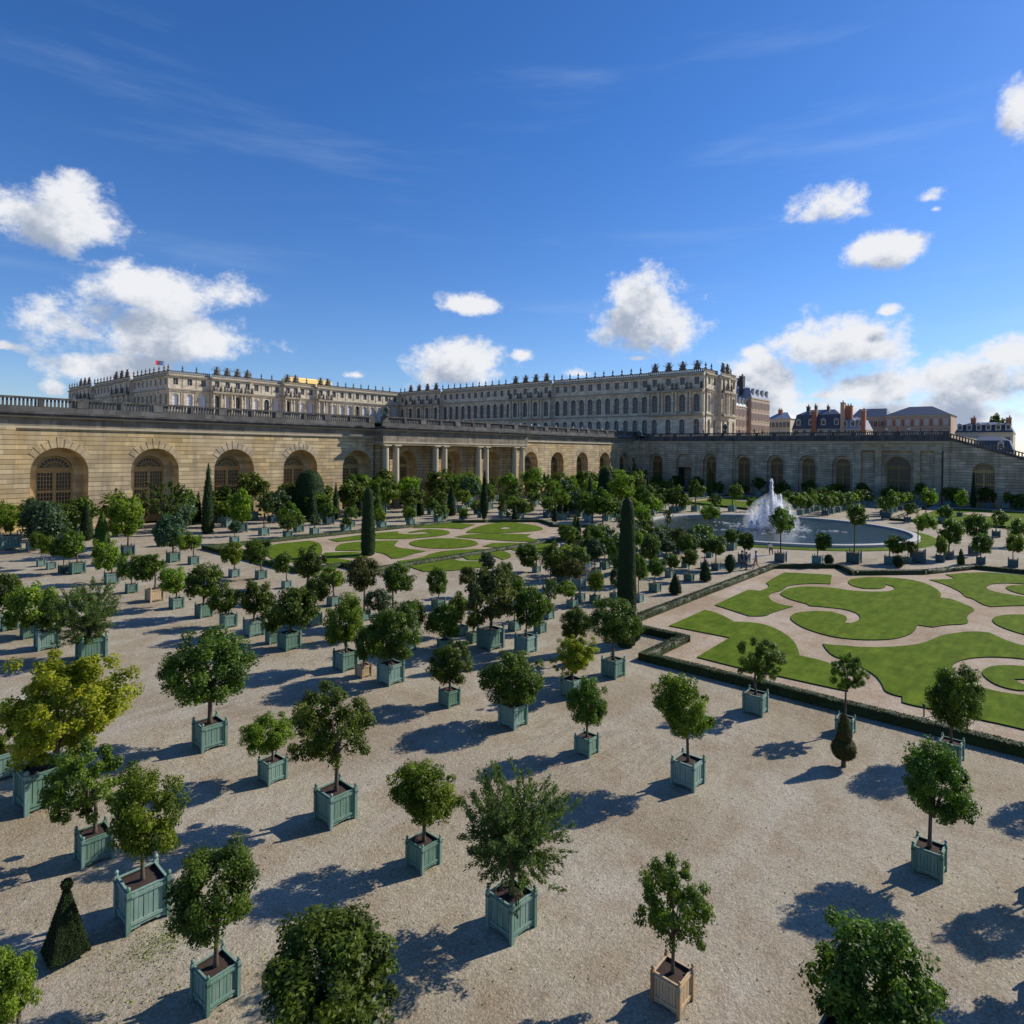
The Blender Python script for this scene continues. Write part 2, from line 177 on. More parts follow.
(68.13, 89.01, 1.59, 1.59, 'g', 1, 3.8, 2.58, 2.32, 0, 0, 1, 'tall open irregular boxed tree, second rearmost row, fifth arch of sunlit arcade'),
(75.53, 89.14, 1.26, 1.26, 'g', 0, 2.92, 1.95, 1.75, 0, 0, 1, 'tall dark round boxed tree, second rearmost row, fifth arch of sunlit arcade'),
(81.26, 88.63, 1.35, 1.35, 'g', 0, 2.36, 1.79, 1.61, 0, 0, 1, 'mid-sized dark round boxed tree, second rearmost row, sixth arch of sunlit arcade'),
(89.53, 88.83, 1.35, 1.35, 'g', 7, 3.96, 2.2, 1.98, 0, 0, 1, 'tall bluish boxed tree, second rearmost row, sixth arch of sunlit arcade'),
(95.27, 89.47, 1.44, 1.44, 'g', 0, 3.03, 1.85, 1.67, 0, 0, 1, 'tall dark round boxed tree, second rearmost row, seventh arch of sunlit arcade'),
(103.47, 88.92, 1.4, 1.4, 'g', 1, 2.88, 1.85, 1.67, 0, 0, 1, 'tall open irregular boxed tree, second rearmost row, eighth arch of sunlit arcade, left one'),
(109.59, 89.12, 1.21, 1.21, 'g', 1, 3.26, 1.77, 1.6, 0, 0, 1, 'tall open irregular boxed tree, second rearmost row, eighth arch of sunlit arcade, right one'),
(116.68, 89.06, 1.52, 1.52, 'g', 2, 2.75, 1.79, 1.61, 0, 0, 1, 'mid-sized bright green boxed tree, second rearmost row, ninth arch of sunlit arcade'),
(122.38, 89.49, 1.61, 1.61, 'g', 7, 2.66, 2.03, 1.83, 0, 0, 1, 'tall bluish boxed tree, second rearmost row, ninth arch of sunlit arcade'),
(131.15, 89.4, 1.32, 1.32, 'g', 0, 2.06, 1.92, 1.73, 0, 0, 1, 'mid-sized dark round boxed tree, second rearmost row, tenth arch of sunlit arcade'),
(136.6, 89.03, 1.48, 1.48, 'g', 1, 2.8, 2.35, 2.11, 0, 0, 1, 'tall open irregular boxed tree, second rearmost row, tenth arch of sunlit arcade'),
(142.05, 89.05, 1.56, 1.56, 'g', 0, 3.47, 2.22, 2.0, 0, 0, 1, 'tall dark round boxed tree, second rearmost row, eleventh arch of sunlit arcade'),
(148.93, 88.93, 1.55, 1.55, 'g', 2, 3.01, 2.42, 2.18, 0, 0, 1, 'tall bright green boxed tree, second rearmost row, eleventh arch of sunlit arcade'),
(155.49, 89.22, 1.54, 1.54, 'g', 2, 4.31, 1.87, 1.69, 0, 0, 1, 'tall bright green boxed tree, second rearmost row, twelfth arch of sunlit arcade'),
(40.31, 82.43, 1.35, 1.35, 'g', 2, 2.32, 1.39, 1.26, 0, 0, 1, 'mid-sized bright green boxed tree, middle row, second arch of sunlit arcade'),
(47.2, 82.5, 1.17, 1.17, 'g', 0, 2.16, 1.67, 1.5, 0, 0, 1, 'mid-sized dark round boxed tree, middle row, third arch of sunlit arcade, left one'),
(53.56, 82.27, 1.26, 1.26, 'g', 0, 2.03, 1.26, 1.14, 0, 0, 1, 'mid-sized dark round boxed tree, middle row, third arch of sunlit arcade, right one'),
(61.68, 83.0, 1.06, 1.06, 'g', 0, 3.05, 1.5, 1.35, 0, 0, 1, 'mid-sized dark round boxed tree, middle row, fourth arch of sunlit arcade'),
(68.89, 82.11, 1.27, 1.27, 'g', 1, 3.18, 1.79, 1.61, 0, 0, 1, 'tall open irregular boxed tree, middle row, fifth arch of sunlit arcade'),
(74.26, 82.8, 1.04, 1.04, 'g', 0, 1.96, 1.31, 1.18, 0, 0, 1, 'mid-sized dark round boxed tree, middle row, fifth arch of sunlit arcade'),
(80.96, 82.06, 1.34, 1.34, 'g', 2, 2.82, 1.47, 1.33, 0, 0, 1, 'mid-sized bright green boxed tree, middle row, sixth arch of sunlit arcade'),
(88.36, 82.6, 1.35, 1.35, 'g', 1, 2.67, 1.45, 1.31, 0, 0, 1, 'mid-sized open irregular boxed tree, middle row, sixth arch of sunlit arcade'),
(95.43, 82.68, 1.11, 1.11, 'g', 0, 2.08, 1.66, 1.5, 0, 0, 1, 'mid-sized dark round boxed tree, middle row, seventh arch of sunlit arcade'),
(102.3, 82.52, 1.33, 1.33, 'g', 0, 1.88, 1.55, 1.39, 0, 0, 1, 'mid-sized dark round boxed tree, middle row, eighth arch of sunlit arcade, left one'),
(108.21, 82.02, 1.05, 1.05, 'g', 0, 2.42, 1.4, 1.26, 0, 0, 1, 'mid-sized dark round boxed tree, middle row, eighth arch of sunlit arcade, right one'),
(115.79, 82.88, 1.06, 1.06, 'g', 1, 2.42, 1.71, 1.54, 0, 0, 1, 'mid-sized open irregular boxed tree, middle row, ninth arch of sunlit arcade'),
(123.3, 82.85, 1.27, 1.27, 'g', 2, 3.41, 1.65, 1.48, 0, 0, 1, 'tall bright green boxed tree, middle row, ninth arch of sunlit arcade'),
(130.47, 82.67, 1.27, 1.27, 'g', 0, 3.09, 1.72, 1.55, 0, 0, 1, 'tall dark round boxed tree, middle row, tenth arch of sunlit arcade'),
(137.38, 82.93, 1.16, 1.16, 'g', 2, 2.68, 1.93, 1.73, 0, 0, 1, 'tall bright green boxed tree, middle row, tenth arch of sunlit arcade'),
(144.22, 82.63, 1.21, 1.21, 'g', 1, 3.19, 1.93, 1.73, 0, 0, 1, 'tall open irregular boxed tree, middle row, eleventh arch of sunlit arcade'),
(152.28, 82.4, 1.09, 1.09, 'g', 0, 1.96, 1.37, 1.24, 0, 0, 1, 'mid-sized dark round boxed tree, middle row, twelfth arch of sunlit arcade'),
(159.75, 82.66, 1.19, 1.19, 'g', 2, 1.98, 1.91, 1.71, 0, 0, 1, 'mid-sized bright green boxed tree, middle row, twelfth arch of sunlit arcade'),
(45.89, 77.47, 1.05, 1.05, 'g', 1, 1.58, 0.91, 0.82, 0, 0, 1, 'low open irregular boxed tree, second nearest row, third arch of sunlit arcade'),
(54.09, 77.47, 0.93, 0.93, 'g', 0, 2.13, 1.05, 0.94, 0, 0, 1, 'mid-sized dark round boxed tree, second nearest row, third arch of sunlit arcade'),
(59.26, 77.48, 0.94, 0.94, 'g', 2, 1.49, 0.9, 0.81, 0, 0, 1, 'low bright green boxed tree, second nearest row, fourth arch of sunlit arcade, left one'),
(65.19, 77.85, 0.94, 0.94, 'g', 2, 1.41, 1.2, 1.08, 0, 0, 1, 'low bright green boxed tree, second nearest row, fourth arch of sunlit arcade, right one'),
(71.9, 77.2, 1.05, 1.05, 'g', 1, 1.26, 1.14, 1.02, 0, 0, 1, 'low open irregular boxed tree, second nearest row, fifth arch of sunlit arcade'),
(80.37, 77.68, 0.93, 0.93, 'g', 2, 1.42, 1.23, 1.11, 0, 0, 1, 'low bright green boxed tree, second nearest row, sixth arch of sunlit arcade'),
(86.66, 77.24, 1.04, 1.04, 'g', 0, 2.17, 1.21, 1.09, 0, 0, 1, 'mid-sized dark round boxed tree, second nearest row, sixth arch of sunlit arcade'),
(35.21, 73.36, 0.86, 0.86, 'g', 7, 2.0, 0.82, 0.73, 0, 0, 1, 'mid-sized bluish boxed tree, nearest row, second arch of sunlit arcade'),
(42.25, 73.87, 0.88, 0.88, 'g', 0, 1.88, 1.16, 1.04, 0, 0, 1, 'mid-sized dark round boxed tree, nearest row, second arch of sunlit arcade'),
(46.08, 73.98, 0.92, 0.92, 'g', 7, 1.85, 0.81, 0.72, 0, 0, 1, 'low bluish boxed tree, nearest row, third arch of sunlit arcade'),
(50.67, 73.61, 1.08, 1.08, 'g', 0, 1.18, 0.76, 0.68, 0, 0, 1, 'low dark round boxed tree, nearest row, third arch of sunlit arcade'),
(56.51, 73.49, 1.03, 1.03, 'g', 2, 1.4, 0.75, 0.68, 0, 0, 1, 'low bright green boxed tree, nearest row, fourth arch of sunlit arcade'),
(61.72, 73.38, 0.93, 0.93, 'g', 0, 1.83, 0.94, 0.84, 0, 0, 1, 'mid-sized dark round boxed tree, nearest row, fourth arch of sunlit arcade'),
(67.68, 73.82, 1.07, 1.07, 'g', 0, 1.23, 0.81, 0.73, 0, 0, 1, 'low dark round boxed tree, nearest row, fifth arch of sunlit arcade'),
(72.81, 73.52, 0.95, 0.95, 'g', 2, 1.06, 0.98, 0.88, 0, 0, 1, 'low bright green boxed tree, nearest row, fifth arch of sunlit arcade'),
(76.84, 73.43, 0.88, 0.88, 'g', 7, 1.73, 0.8, 0.72, 0, 0, 1, 'low bluish boxed tree, nearest row, fifth arch of sunlit arcade'),
(82.12, 73.55, 0.82, 0.82, 'g', 0, 1.19, 0.76, 0.69, 0, 0, 1, 'low dark round boxed tree, nearest row, sixth arch of sunlit arcade'),
(86.55, 73.4, 0.92, 0.92, 'g', 2, 1.37, 1.04, 0.93, 0, 0, 1, 'low bright green boxed tree, nearest row, sixth arch of sunlit arcade'),
(90.66, 74.24, 0.93, 0.93, 'g', 0, 1.07, 0.99, 0.89, 0, 0, 1, 'low dark round boxed tree, nearest row, seventh arch of sunlit arcade'),
(97.12, 74.03, 0.84, 0.84, 'g', 2, 1.64, 1.11, 1.0, 0, 0, 1, 'mid-sized bright green boxed tree, nearest row, seventh arch of sunlit arcade'),
(101.34, 73.61, 1.0, 1.0, 'g', 7, 1.24, 0.81, 0.72, 0, 0, 1, 'low bluish boxed tree, nearest row, seventh arch of sunlit arcade'),
(106.41, 73.86, 1.08, 1.08, 'g', 0, 0.96, 0.97, 0.88, 0, 0, 1, 'low dark round boxed tree, nearest row, eighth arch of sunlit arcade'),
(171.23, 7.29, 1.3, 1.3, 'g', 0, 1.7, 1.87, 1.69, 0, 0, 2, 'dark round boxed tree by the shaded wall, golden door under the ramp, right one'),
(171.26, 13.04, 1.3, 1.3, 'g', 6, 2.93, 1.81, 1.63, 0, 0, 2, 'flat-headed boxed tree by the shaded wall, golden door under the ramp'),
(170.96, 18.74, 1.3, 1.3, 'g', 0, 2.48, 1.81, 1.63, 0, 0, 2, 'dark round boxed tree by the shaded wall, golden door under the ramp, left one'),
(171.47, 25.38, 1.3, 1.3, 'g', 6, 3.5, 1.59, 1.43, 0, 0, 2, 'flat-headed boxed tree by the shaded wall, shaded colonnade arch'),
(170.71, 31.35, 1.3, 1.3, 'g', 0, 2.15, 2.12, 1.91, 0, 0, 2, 'dark round boxed tree by the shaded wall, shaded colonnade arch'),
(170.89, 37.09, 1.3, 1.3, 'g', 1, 3.01, 1.7, 1.53, 0, 0, 2, 'open irregular boxed tree by the shaded wall, arch before the colonnade, right one'),
(171.26, 43.12, 1.3, 1.3, 'g', 1, 2.72, 1.76, 1.59, 0, 0, 2, 'open irregular boxed tree by the shaded wall, arch before the colonnade, left one'),
(171.12, 49.29, 1.3, 1.3, 'g', 0, 3.27, 1.62, 1.45, 0, 0, 2, 'dark round boxed tree by the shaded wall, third arch past the pier'),
(170.59, 55.89, 1.3, 1.3, 'g', 0, 2.36, 2.02, 1.82, 0, 0, 2, 'dark round boxed tree by the shaded wall, second arch past the pier'),
(170.98, 61.57, 1.3, 1.3, 'g', 1, 3.22, 1.87, 1.69, 0, 0, 2, 'open irregular boxed tree by the shaded wall, second arch past the pier'),
(170.6, 66.97, 1.3, 1.3, 'g', 0, 1.95, 1.93, 1.74, 0, 0, 2, 'dark round boxed tree by the shaded wall, first arch past the pier'),
(171.11, 73.44, 1.3, 1.3, 'g', 0, 1.73, 1.85, 1.67, 0, 0, 2, 'dark round boxed tree by the shaded wall, arch after the doorway'),
(171.48, 79.82, 1.3, 1.3, 'g', 6, 2.6, 2.13, 1.92, 0, 0, 2, 'flat-headed boxed tree by the shaded wall, arch after the doorway'),
(171.3, 85.72, 1.3, 1.3, 'g', 0, 2.76, 1.91, 1.72, 0, 0, 2, 'dark round boxed tree by the shaded wall, dark open doorway'),
(170.79, 91.7, 1.3, 1.3, 'g', 1, 2.41, 2.03, 1.83, 0, 0, 2, 'open irregular boxed tree by the shaded wall, arch nearest the corner'),
(124, 37.12, 1.05, 1.05, 'g', 2, 2.52, 1.25, 1.12, 0, 0, 3, 'bright green boxed tree among pale boxes lining the path behind the basin, left one'),
(127.6, 37.03, 1.05, 1.05, 'g', 0, 2.16, 1.21, 1.09, 0, 0, 3, 'dark round boxed tree among pale boxes lining the path behind the basin, first from left'),
(131.2, 37.36, 1.05, 1.05, 'g', 2, 2.44, 1.19, 1.07, 0, 0, 3, 'bright green boxed tree among pale boxes lining the path behind the basin, middle one'),
(134.8, 37.19, 1.05, 1.05, 'g', 0, 2.68, 1.06, 0.95, 0, 0, 3, 'dark round boxed tree among pale boxes lining the path behind the basin, second from left'),
(138.4, 37.39, 1.05, 1.05, 'g', 2, 2.1, 1.16, 1.04, 0, 0, 3, 'bright green boxed tree among pale boxes lining the path behind the basin, right one'),
(142.0, 37.27, 1.05, 1.05, 'g', 0, 2.32, 1.12, 1.01, 0, 0, 3, 'dark round boxed tree among pale boxes lining the path behind the basin, third from left'),
(145.6, 37.36, 1.05, 1.05, 'g', 0, 2.51, 1.18, 1.06, 0, 0, 3, 'dark round boxed tree among pale boxes lining the path behind the basin, fourth from left'),
(149.2, 37.34, 1.05, 1.05, 'g', 0, 2.21, 1.24, 1.12, 0, 0, 3, 'dark round boxed tree among pale boxes lining the path behind the basin, fifth from left'),
(126, 33.4, 1.1, 1.1, 'g', 1, 2.68, 1.29, 1.16, 0, 0, 3, 'open irregular boxed tree among second line behind the basin, left one'),
(130.6, 33.62, 1.1, 1.1, 'g', 1, 2.39, 1.28, 1.15, 0, 0, 3, 'open irregular boxed tree among second line behind the basin, middle one'),
(135.2, 33.55, 1.1, 1.1, 'g', 0, 2.71, 1.47, 1.33, 0, 0, 3, 'dark round boxed tree among second line behind the basin, first from left'),
(139.8, 33.53, 1.1, 1.1, 'g', 0, 2.2, 1.44, 1.29, 0, 0, 3, 'dark round boxed tree among second line behind the basin, second from left'),
(144.4, 33.47, 1.1, 1.1, 'g', 2, 2.56, 1.38, 1.24, 0, 0, 3, 'bright green boxed tree among second line behind the basin'),
(149.0, 33.42, 1.1, 1.1, 'g', 0, 2.52, 1.34, 1.2, 0, 0, 3, 'dark round boxed tree among second line behind the basin, third from left'),
(153.6, 33.37, 1.1, 1.1, 'g', 1, 2.64, 1.27, 1.14, 0, 0, 3, 'open irregular boxed tree among second line behind the basin, right one'),
(158.2, 33.47, 1.1, 1.1, 'g', 0, 2.2, 1.35, 1.22, 0, 0, 3, 'dark round boxed tree among second line behind the basin, fourth from left'),
(126, 41.43, 1.1, 1.1, 'g', 2, 2.25, 1.28, 1.15, 0, 0, 3, 'bright green boxed tree among back line behind the basin, left one'),
(130.8, 41.63, 1.1, 1.1, 'g', 0, 2.66, 1.53, 1.38, 0, 0, 3, 'dark round boxed tree among back line behind the basin, left one'),
(135.6, 41.56, 1.1, 1.1, 'g', 1, 2.2, 1.52, 1.37, 0, 0, 3, 'open irregular boxed tree among back line behind the basin, left one'),
(140.4, 41.55, 1.1, 1.1, 'g', 2, 2.16, 1.48, 1.34, 0, 0, 3, 'bright green boxed tree among back line behind the basin, middle one'),
(145.2, 41.38, 1.1, 1.1, 'g', 0, 2.78, 1.3, 1.17, 0, 0, 3, 'dark round boxed tree among back line behind the basin, middle one'),
(150.0, 41.45, 1.1, 1.1, 'g', 0, 2.07, 1.47, 1.33, 0, 0, 3, 'dark round boxed tree among back line behind the basin, right one'),
(154.8, 41.59, 1.1, 1.1, 'g', 1, 2.42, 1.49, 1.34, 0, 0, 3, 'open irregular boxed tree among back line behind the basin, right one'),
(159.6, 41.66, 1.1, 1.1, 'g', 2, 2.65, 1.41, 1.27, 0, 0, 3, 'bright green boxed tree among back line behind the basin, right one'),
(134, 25.55, 1.1, 1.1, 'g', 0, 2.21, 1.38, 1.24, 0, 0, 3, 'dark round boxed tree among line right behind the basin'),
(139.0, 25.55, 1.1, 1.1, 'g', 2, 2.03, 1.29, 1.16, 0, 0, 3, 'bright green boxed tree among line right behind the basin, first from left'),
(144.0, 25.71, 1.1, 1.1, 'g', 1, 2.41, 1.23, 1.11, 0, 0, 3, 'open irregular boxed tree among line right behind the basin'),
(149.0, 25.55, 1.1, 1.1, 'g', 2, 2.62, 1.2, 1.08, 0, 0, 3, 'bright green boxed tree among line right behind the basin, second from left'),
(154.0, 25.45, 1.1, 1.1, 'g', 2, 2.41, 1.17, 1.05, 0, 0, 3, 'bright green boxed tree among line right behind the basin, third from left'),
(159.0, 25.78, 1.1, 1.1, 'g', 2, 2.25, 1.19, 1.07, 0, 0, 3, 'bright green boxed tree among line right behind the basin, fourth from left'),
(108.87, 66.82, 1.1, 1.1, 'g', 2, 2.31, 1.48, 1.33, 0, 0, 4, 'bright green boxed tree between left lawn and basin, third from left'),
(117.96, 67.26, 1.1, 1.1, 'g', 0, 1.99, 1.64, 1.48, 0, 0, 4, 'dark round boxed tree between left lawn and basin, tenth from left'),
(91.04, 63.48, 1.1, 1.1, 'g', 7, 2.59, 1.95, 1.76, 0, 0, 4, 'bluish boxed tree between left lawn and basin, middle one'),
(84.18, 62.12, 1.1, 1.1, 'g', 2, 3.48, 1.44, 1.3, 0, 0, 4, 'bright green boxed tree between left lawn and basin, first from left'),
(89.04, 65.99, 1.1, 1.1, 'g', 0, 1.82, 1.59, 1.43, 0, 0, 4, 'dark round boxed tree between left lawn and basin, third from left'),
(101.03, 62.49, 1.1, 1.1, 'g', 0, 1.64, 1.99, 1.79, 0, 0, 4, 'dark round boxed tree between left lawn and basin, ninth from left'),
(110.81, 56.08, 1.1, 1.1, 'g', 0, 2.98, 1.65, 1.49, 0, 0, 4, 'dark round boxed tree between left lawn and basin, number 16 from left'),
(82.98, 70.57, 1.1, 1.1, 'g', 0, 1.69, 1.96, 1.77, 0, 0, 4, 'dark round boxed tree between left lawn and basin, first from left'),
(97.93, 57.28, 1.1, 1.1, 'g', 2, 1.75, 2.07, 1.86, 0, 0, 4, 'bright green boxed tree between left lawn and basin, fifth from left'),
(94.92, 67.68, 1.1, 1.1, 'g', 7, 2.25, 1.82, 1.63, 0, 0, 4, 'bluish boxed tree between left lawn and basin, left one'),
(104.16, 56.54, 1.1, 1.1, 'g', 2, 1.42, 1.94, 1.74, 0, 0, 4, 'bright green boxed tree between left lawn and basin, sixth from left'),
(80.57, 68.23, 1.1, 1.1, 'g', 1, 1.94, 1.64, 1.47, 0, 0, 4, 'open irregular boxed tree between left lawn and basin, first from left'),
(109.67, 62.33, 1.1, 1.1, 'g', 0, 2.94, 2.1, 1.89, 0, 0, 4, 'dark round boxed tree between left lawn and basin, eleventh from left'),
(94.96, 58.86, 1.1, 1.1, 'g', 0, 1.88, 1.65, 1.49, 0, 0, 4, 'dark round boxed tree between left lawn and basin, eighth from left'),
(114.1, 69.28, 1.1, 1.1, 'g', 2, 2.19, 1.41, 1.27, 0, 0, 4, 'bright green boxed tree between left lawn and basin, fourth from left'),
(116.51, 64.98, 1.1, 1.1, 'g', 1, 1.95, 1.57, 1.41, 0, 0, 4, 'open irregular boxed tree between left lawn and basin, fourth from left'),
(115.63, 56.47, 1.1, 1.1, 'g', 1, 1.91, 1.7, 1.53, 0, 0, 4, 'open irregular boxed tree between left lawn and basin, seventh from left'),
(84.99, 65.81, 1.1, 1.1, 'g', 1, 2.31, 1.55, 1.4, 0, 0, 4, 'open irregular boxed tree between left lawn and basin, second from left'),
(99.7, 70.62, 1.1, 1.1, 'g', 0, 3.04, 1.46, 1.32, 0, 0, 4, 'dark round boxed tree between left lawn and basin, fourth from left'),
(91.54, 69.6, 1.1, 1.1, 'g', 0, 2.54, 1.71, 1.54, 0, 0, 4, 'dark round boxed tree between left lawn and basin, second from left'),
(88.97, 60.6, 1.1, 1.1, 'g', 2, 3.12, 1.57, 1.41, 0, 0, 4, 'bright green boxed tree between left lawn and basin, second from left'),
(102.45, 66.24, 1.1, 1.1, 'g', 0, 2.96, 1.44, 1.29, 0, 0, 4, 'dark round boxed tree between left lawn and basin, sixth from left'),
(115.13, 60.49, 1.1, 1.1, 'g', 0, 2.31, 1.98, 1.78, 0, 0, 4, 'dark round boxed tree between left lawn and basin, number 15 from left'),
(101.54, 56.63, 1.1, 1.1, 'g', 0, 3.09, 1.48, 1.33, 0, 0, 4, 'dark round boxed tree between left lawn and basin, twelfth from left'),
(85.47, 57.87, 1.1, 1.1, 'g', 1, 2.29, 1.42, 1.28, 0, 0, 4, 'open irregular boxed tree between left lawn and basin, third from left'),
(113.31, 62.58, 1.1, 1.1, 'g', 0, 3.32, 1.52, 1.37, 0, 0, 4, 'dark round boxed tree between left lawn and basin, thirteenth from left'),
(97.32, 66.41, 1.1, 1.1, 'g', 0, 2.51, 1.87, 1.68, 0, 0, 4, 'dark round boxed tree between left lawn and basin, fifth from left'),
(95.68, 63.97, 1.1, 1.1, 'g', 7, 2.27, 1.8, 1.62, 0, 0, 4, 'bluish boxed tree between left lawn and basin, right one'),
(108.67, 59.88, 1.1, 1.1, 'g', 1, 2.38, 1.4, 1.26, 0, 0, 4, 'open irregular boxed tree between left lawn and basin, fifth from left'),
(111.77, 60.4, 1.1, 1.1, 'g', 1, 1.89, 1.58, 1.42, 0, 0, 4, 'open irregular boxed tree between left lawn and basin, sixth from left'),
(117.96, 62.13, 1.1, 1.1, 'g', 0, 1.93, 1.45, 1.3, 0, 0, 4, 'dark round boxed tree between left lawn and basin, number 14 from left'),
(88.6, 56.4, 1.1, 1.1, 'g', 0, 2.67, 1.6, 1.44, 0, 0, 4, 'dark round boxed tree between left lawn and basin, seventh from left'),
(63.27, 33.82, 0.9, 0.9, 'g', 7, 1.9, 1.0, 0.9, 0, 0, 4, 'bluish boxed tree in the thicket between both lawns, sixth from left'),
(57.71, 35.87, 0.9, 0.9, 'g', 7, 1.57, 1.22, 1.1, 0, 0, 4, 'bluish boxed tree in the thicket between both lawns, third from left'),
(58.12, 42.36, 0.9, 0.9, 'g', 1, 2.17, 1.08, 0.97, 0, 0, 4, 'open irregular boxed tree in the thicket between both lawns, left one'),
(65.77, 32.61, 0.9, 0.9, 'g', 5, 1.74, 1.32, 1.19, 0, 0, 4, 'brownish boxed tree in the thicket between both lawns, fourth from left'),
(66.76, 36.01, 0.9, 0.9, 'g', 0, 1.65, 1.08, 0.97, 0, 0, 4, 'dark round boxed tree in the thicket between both lawns, eighth from left'),
(60.79, 43.43, 0.9, 0.9, 'g', 0, 1.37, 1.3, 1.17, 0, 0, 4, 'dark round boxed tree in the thicket between both lawns, first from left'),
(61.11, 40.56, 0.9, 0.9, 'g', 1, 1.92, 1.23, 1.1, 0, 0, 4, 'open irregular boxed tree in the thicket between both lawns, middle one'),
(72.78, 33.08, 0.9, 0.9, 'g', 1, 1.51, 1.38, 1.24, 0, 0, 4, 'open irregular boxed tree in the thicket between both lawns, right one'),
(47.59, 31.5, 0.9, 0.9, 'g', 7, 2.68, 0.98, 0.88, 0, 0, 4, 'bluish boxed tree in the thicket between both lawns, first from left'),
(70.12, 39.9, 0.9, 0.9, 'g', 0, 1.64, 1.36, 1.23, 0, 0, 4, 'dark round boxed tree in the thicket between both lawns, seventh from left'),
(63.57, 42.2, 0.9, 0.9, 'g', 0, 1.23, 1.24, 1.11, 0, 0, 4, 'dark round boxed tree in the thicket between both lawns, third from left'),
(66.86, 43.07, 0.9, 0.9, 'g', 7, 1.28, 1.22, 1.1, 0, 0, 4, 'bluish boxed tree in the thicket between both lawns, second from left'),
(74.85, 41.26, 0.9, 0.9, 'g', 5, 1.6, 1.04, 0.94, 0, 0, 4, 'brownish boxed tree in the thicket between both lawns, third from left'),
(46.95, 28.18, 0.9, 0.9, 'g', 0, 2.06, 1.24, 1.12, 0, 0, 4, 'dark round boxed tree in the thicket between both lawns, sixth from left'),
(71.67, 37.55, 0.9, 0.9, 'g', 7, 1.28, 1.16, 1.05, 0, 0, 4, 'bluish boxed tree in the thicket between both lawns, seventh from left'),
(55.06, 37.39, 0.9, 0.9, 'g', 5, 1.14, 1.34, 1.21, 0, 0, 4, 'brownish boxed tree in the thicket between both lawns, second from left'),
(51.55, 30.99, 0.9, 0.9, 'g', 0, 2.31, 1.39, 1.25, 0, 0, 4, 'dark round boxed tree in the thicket between both lawns, fifth from left'),
(43.52, 30.37, 0.9, 0.9, 'g', 0, 2.57, 1.03, 0.93, 0, 0, 4, 'dark round boxed tree in the thicket between both lawns, second from left'),
(69.54, 32.8, 0.9, 0.9, 'g', 7, 1.48, 1.07, 0.96, 0, 0, 4, 'bluish boxed tree in the thicket between both lawns, eighth from left'),
(72.98, 29.44, 0.9, 0.9, 'g', 0, 1.65, 0.96, 0.87, 0, 0, 4, 'dark round boxed tree in the thicket between both lawns, ninth from left'),
(71.24, 42.97, 0.9, 0.9, 'g', 7, 2.19, 0.99, 0.9, 0, 0, 4, 'bluish boxed tree in the thicket between both lawns, fourth from left'),
(45.12, 33.14, 0.9, 0.9, 'g', 5, 1.45, 1.35, 1.22, 0, 0, 4, 'brownish boxed tree in the thicket between both lawns, first from left'),
(58.71, 38.62, 0.9, 0.9, 'g', 0, 2.35, 0.98, 0.88, 0, 0, 4, 'dark round boxed tree in the thicket between both lawns, fourth from left'),
(63.79, 37.5, 0.9, 0.9, 'g', 7, 2.51, 1.23, 1.11, 0, 0, 4, 'bluish boxed tree in the thicket between both lawns, fifth from left'),
]
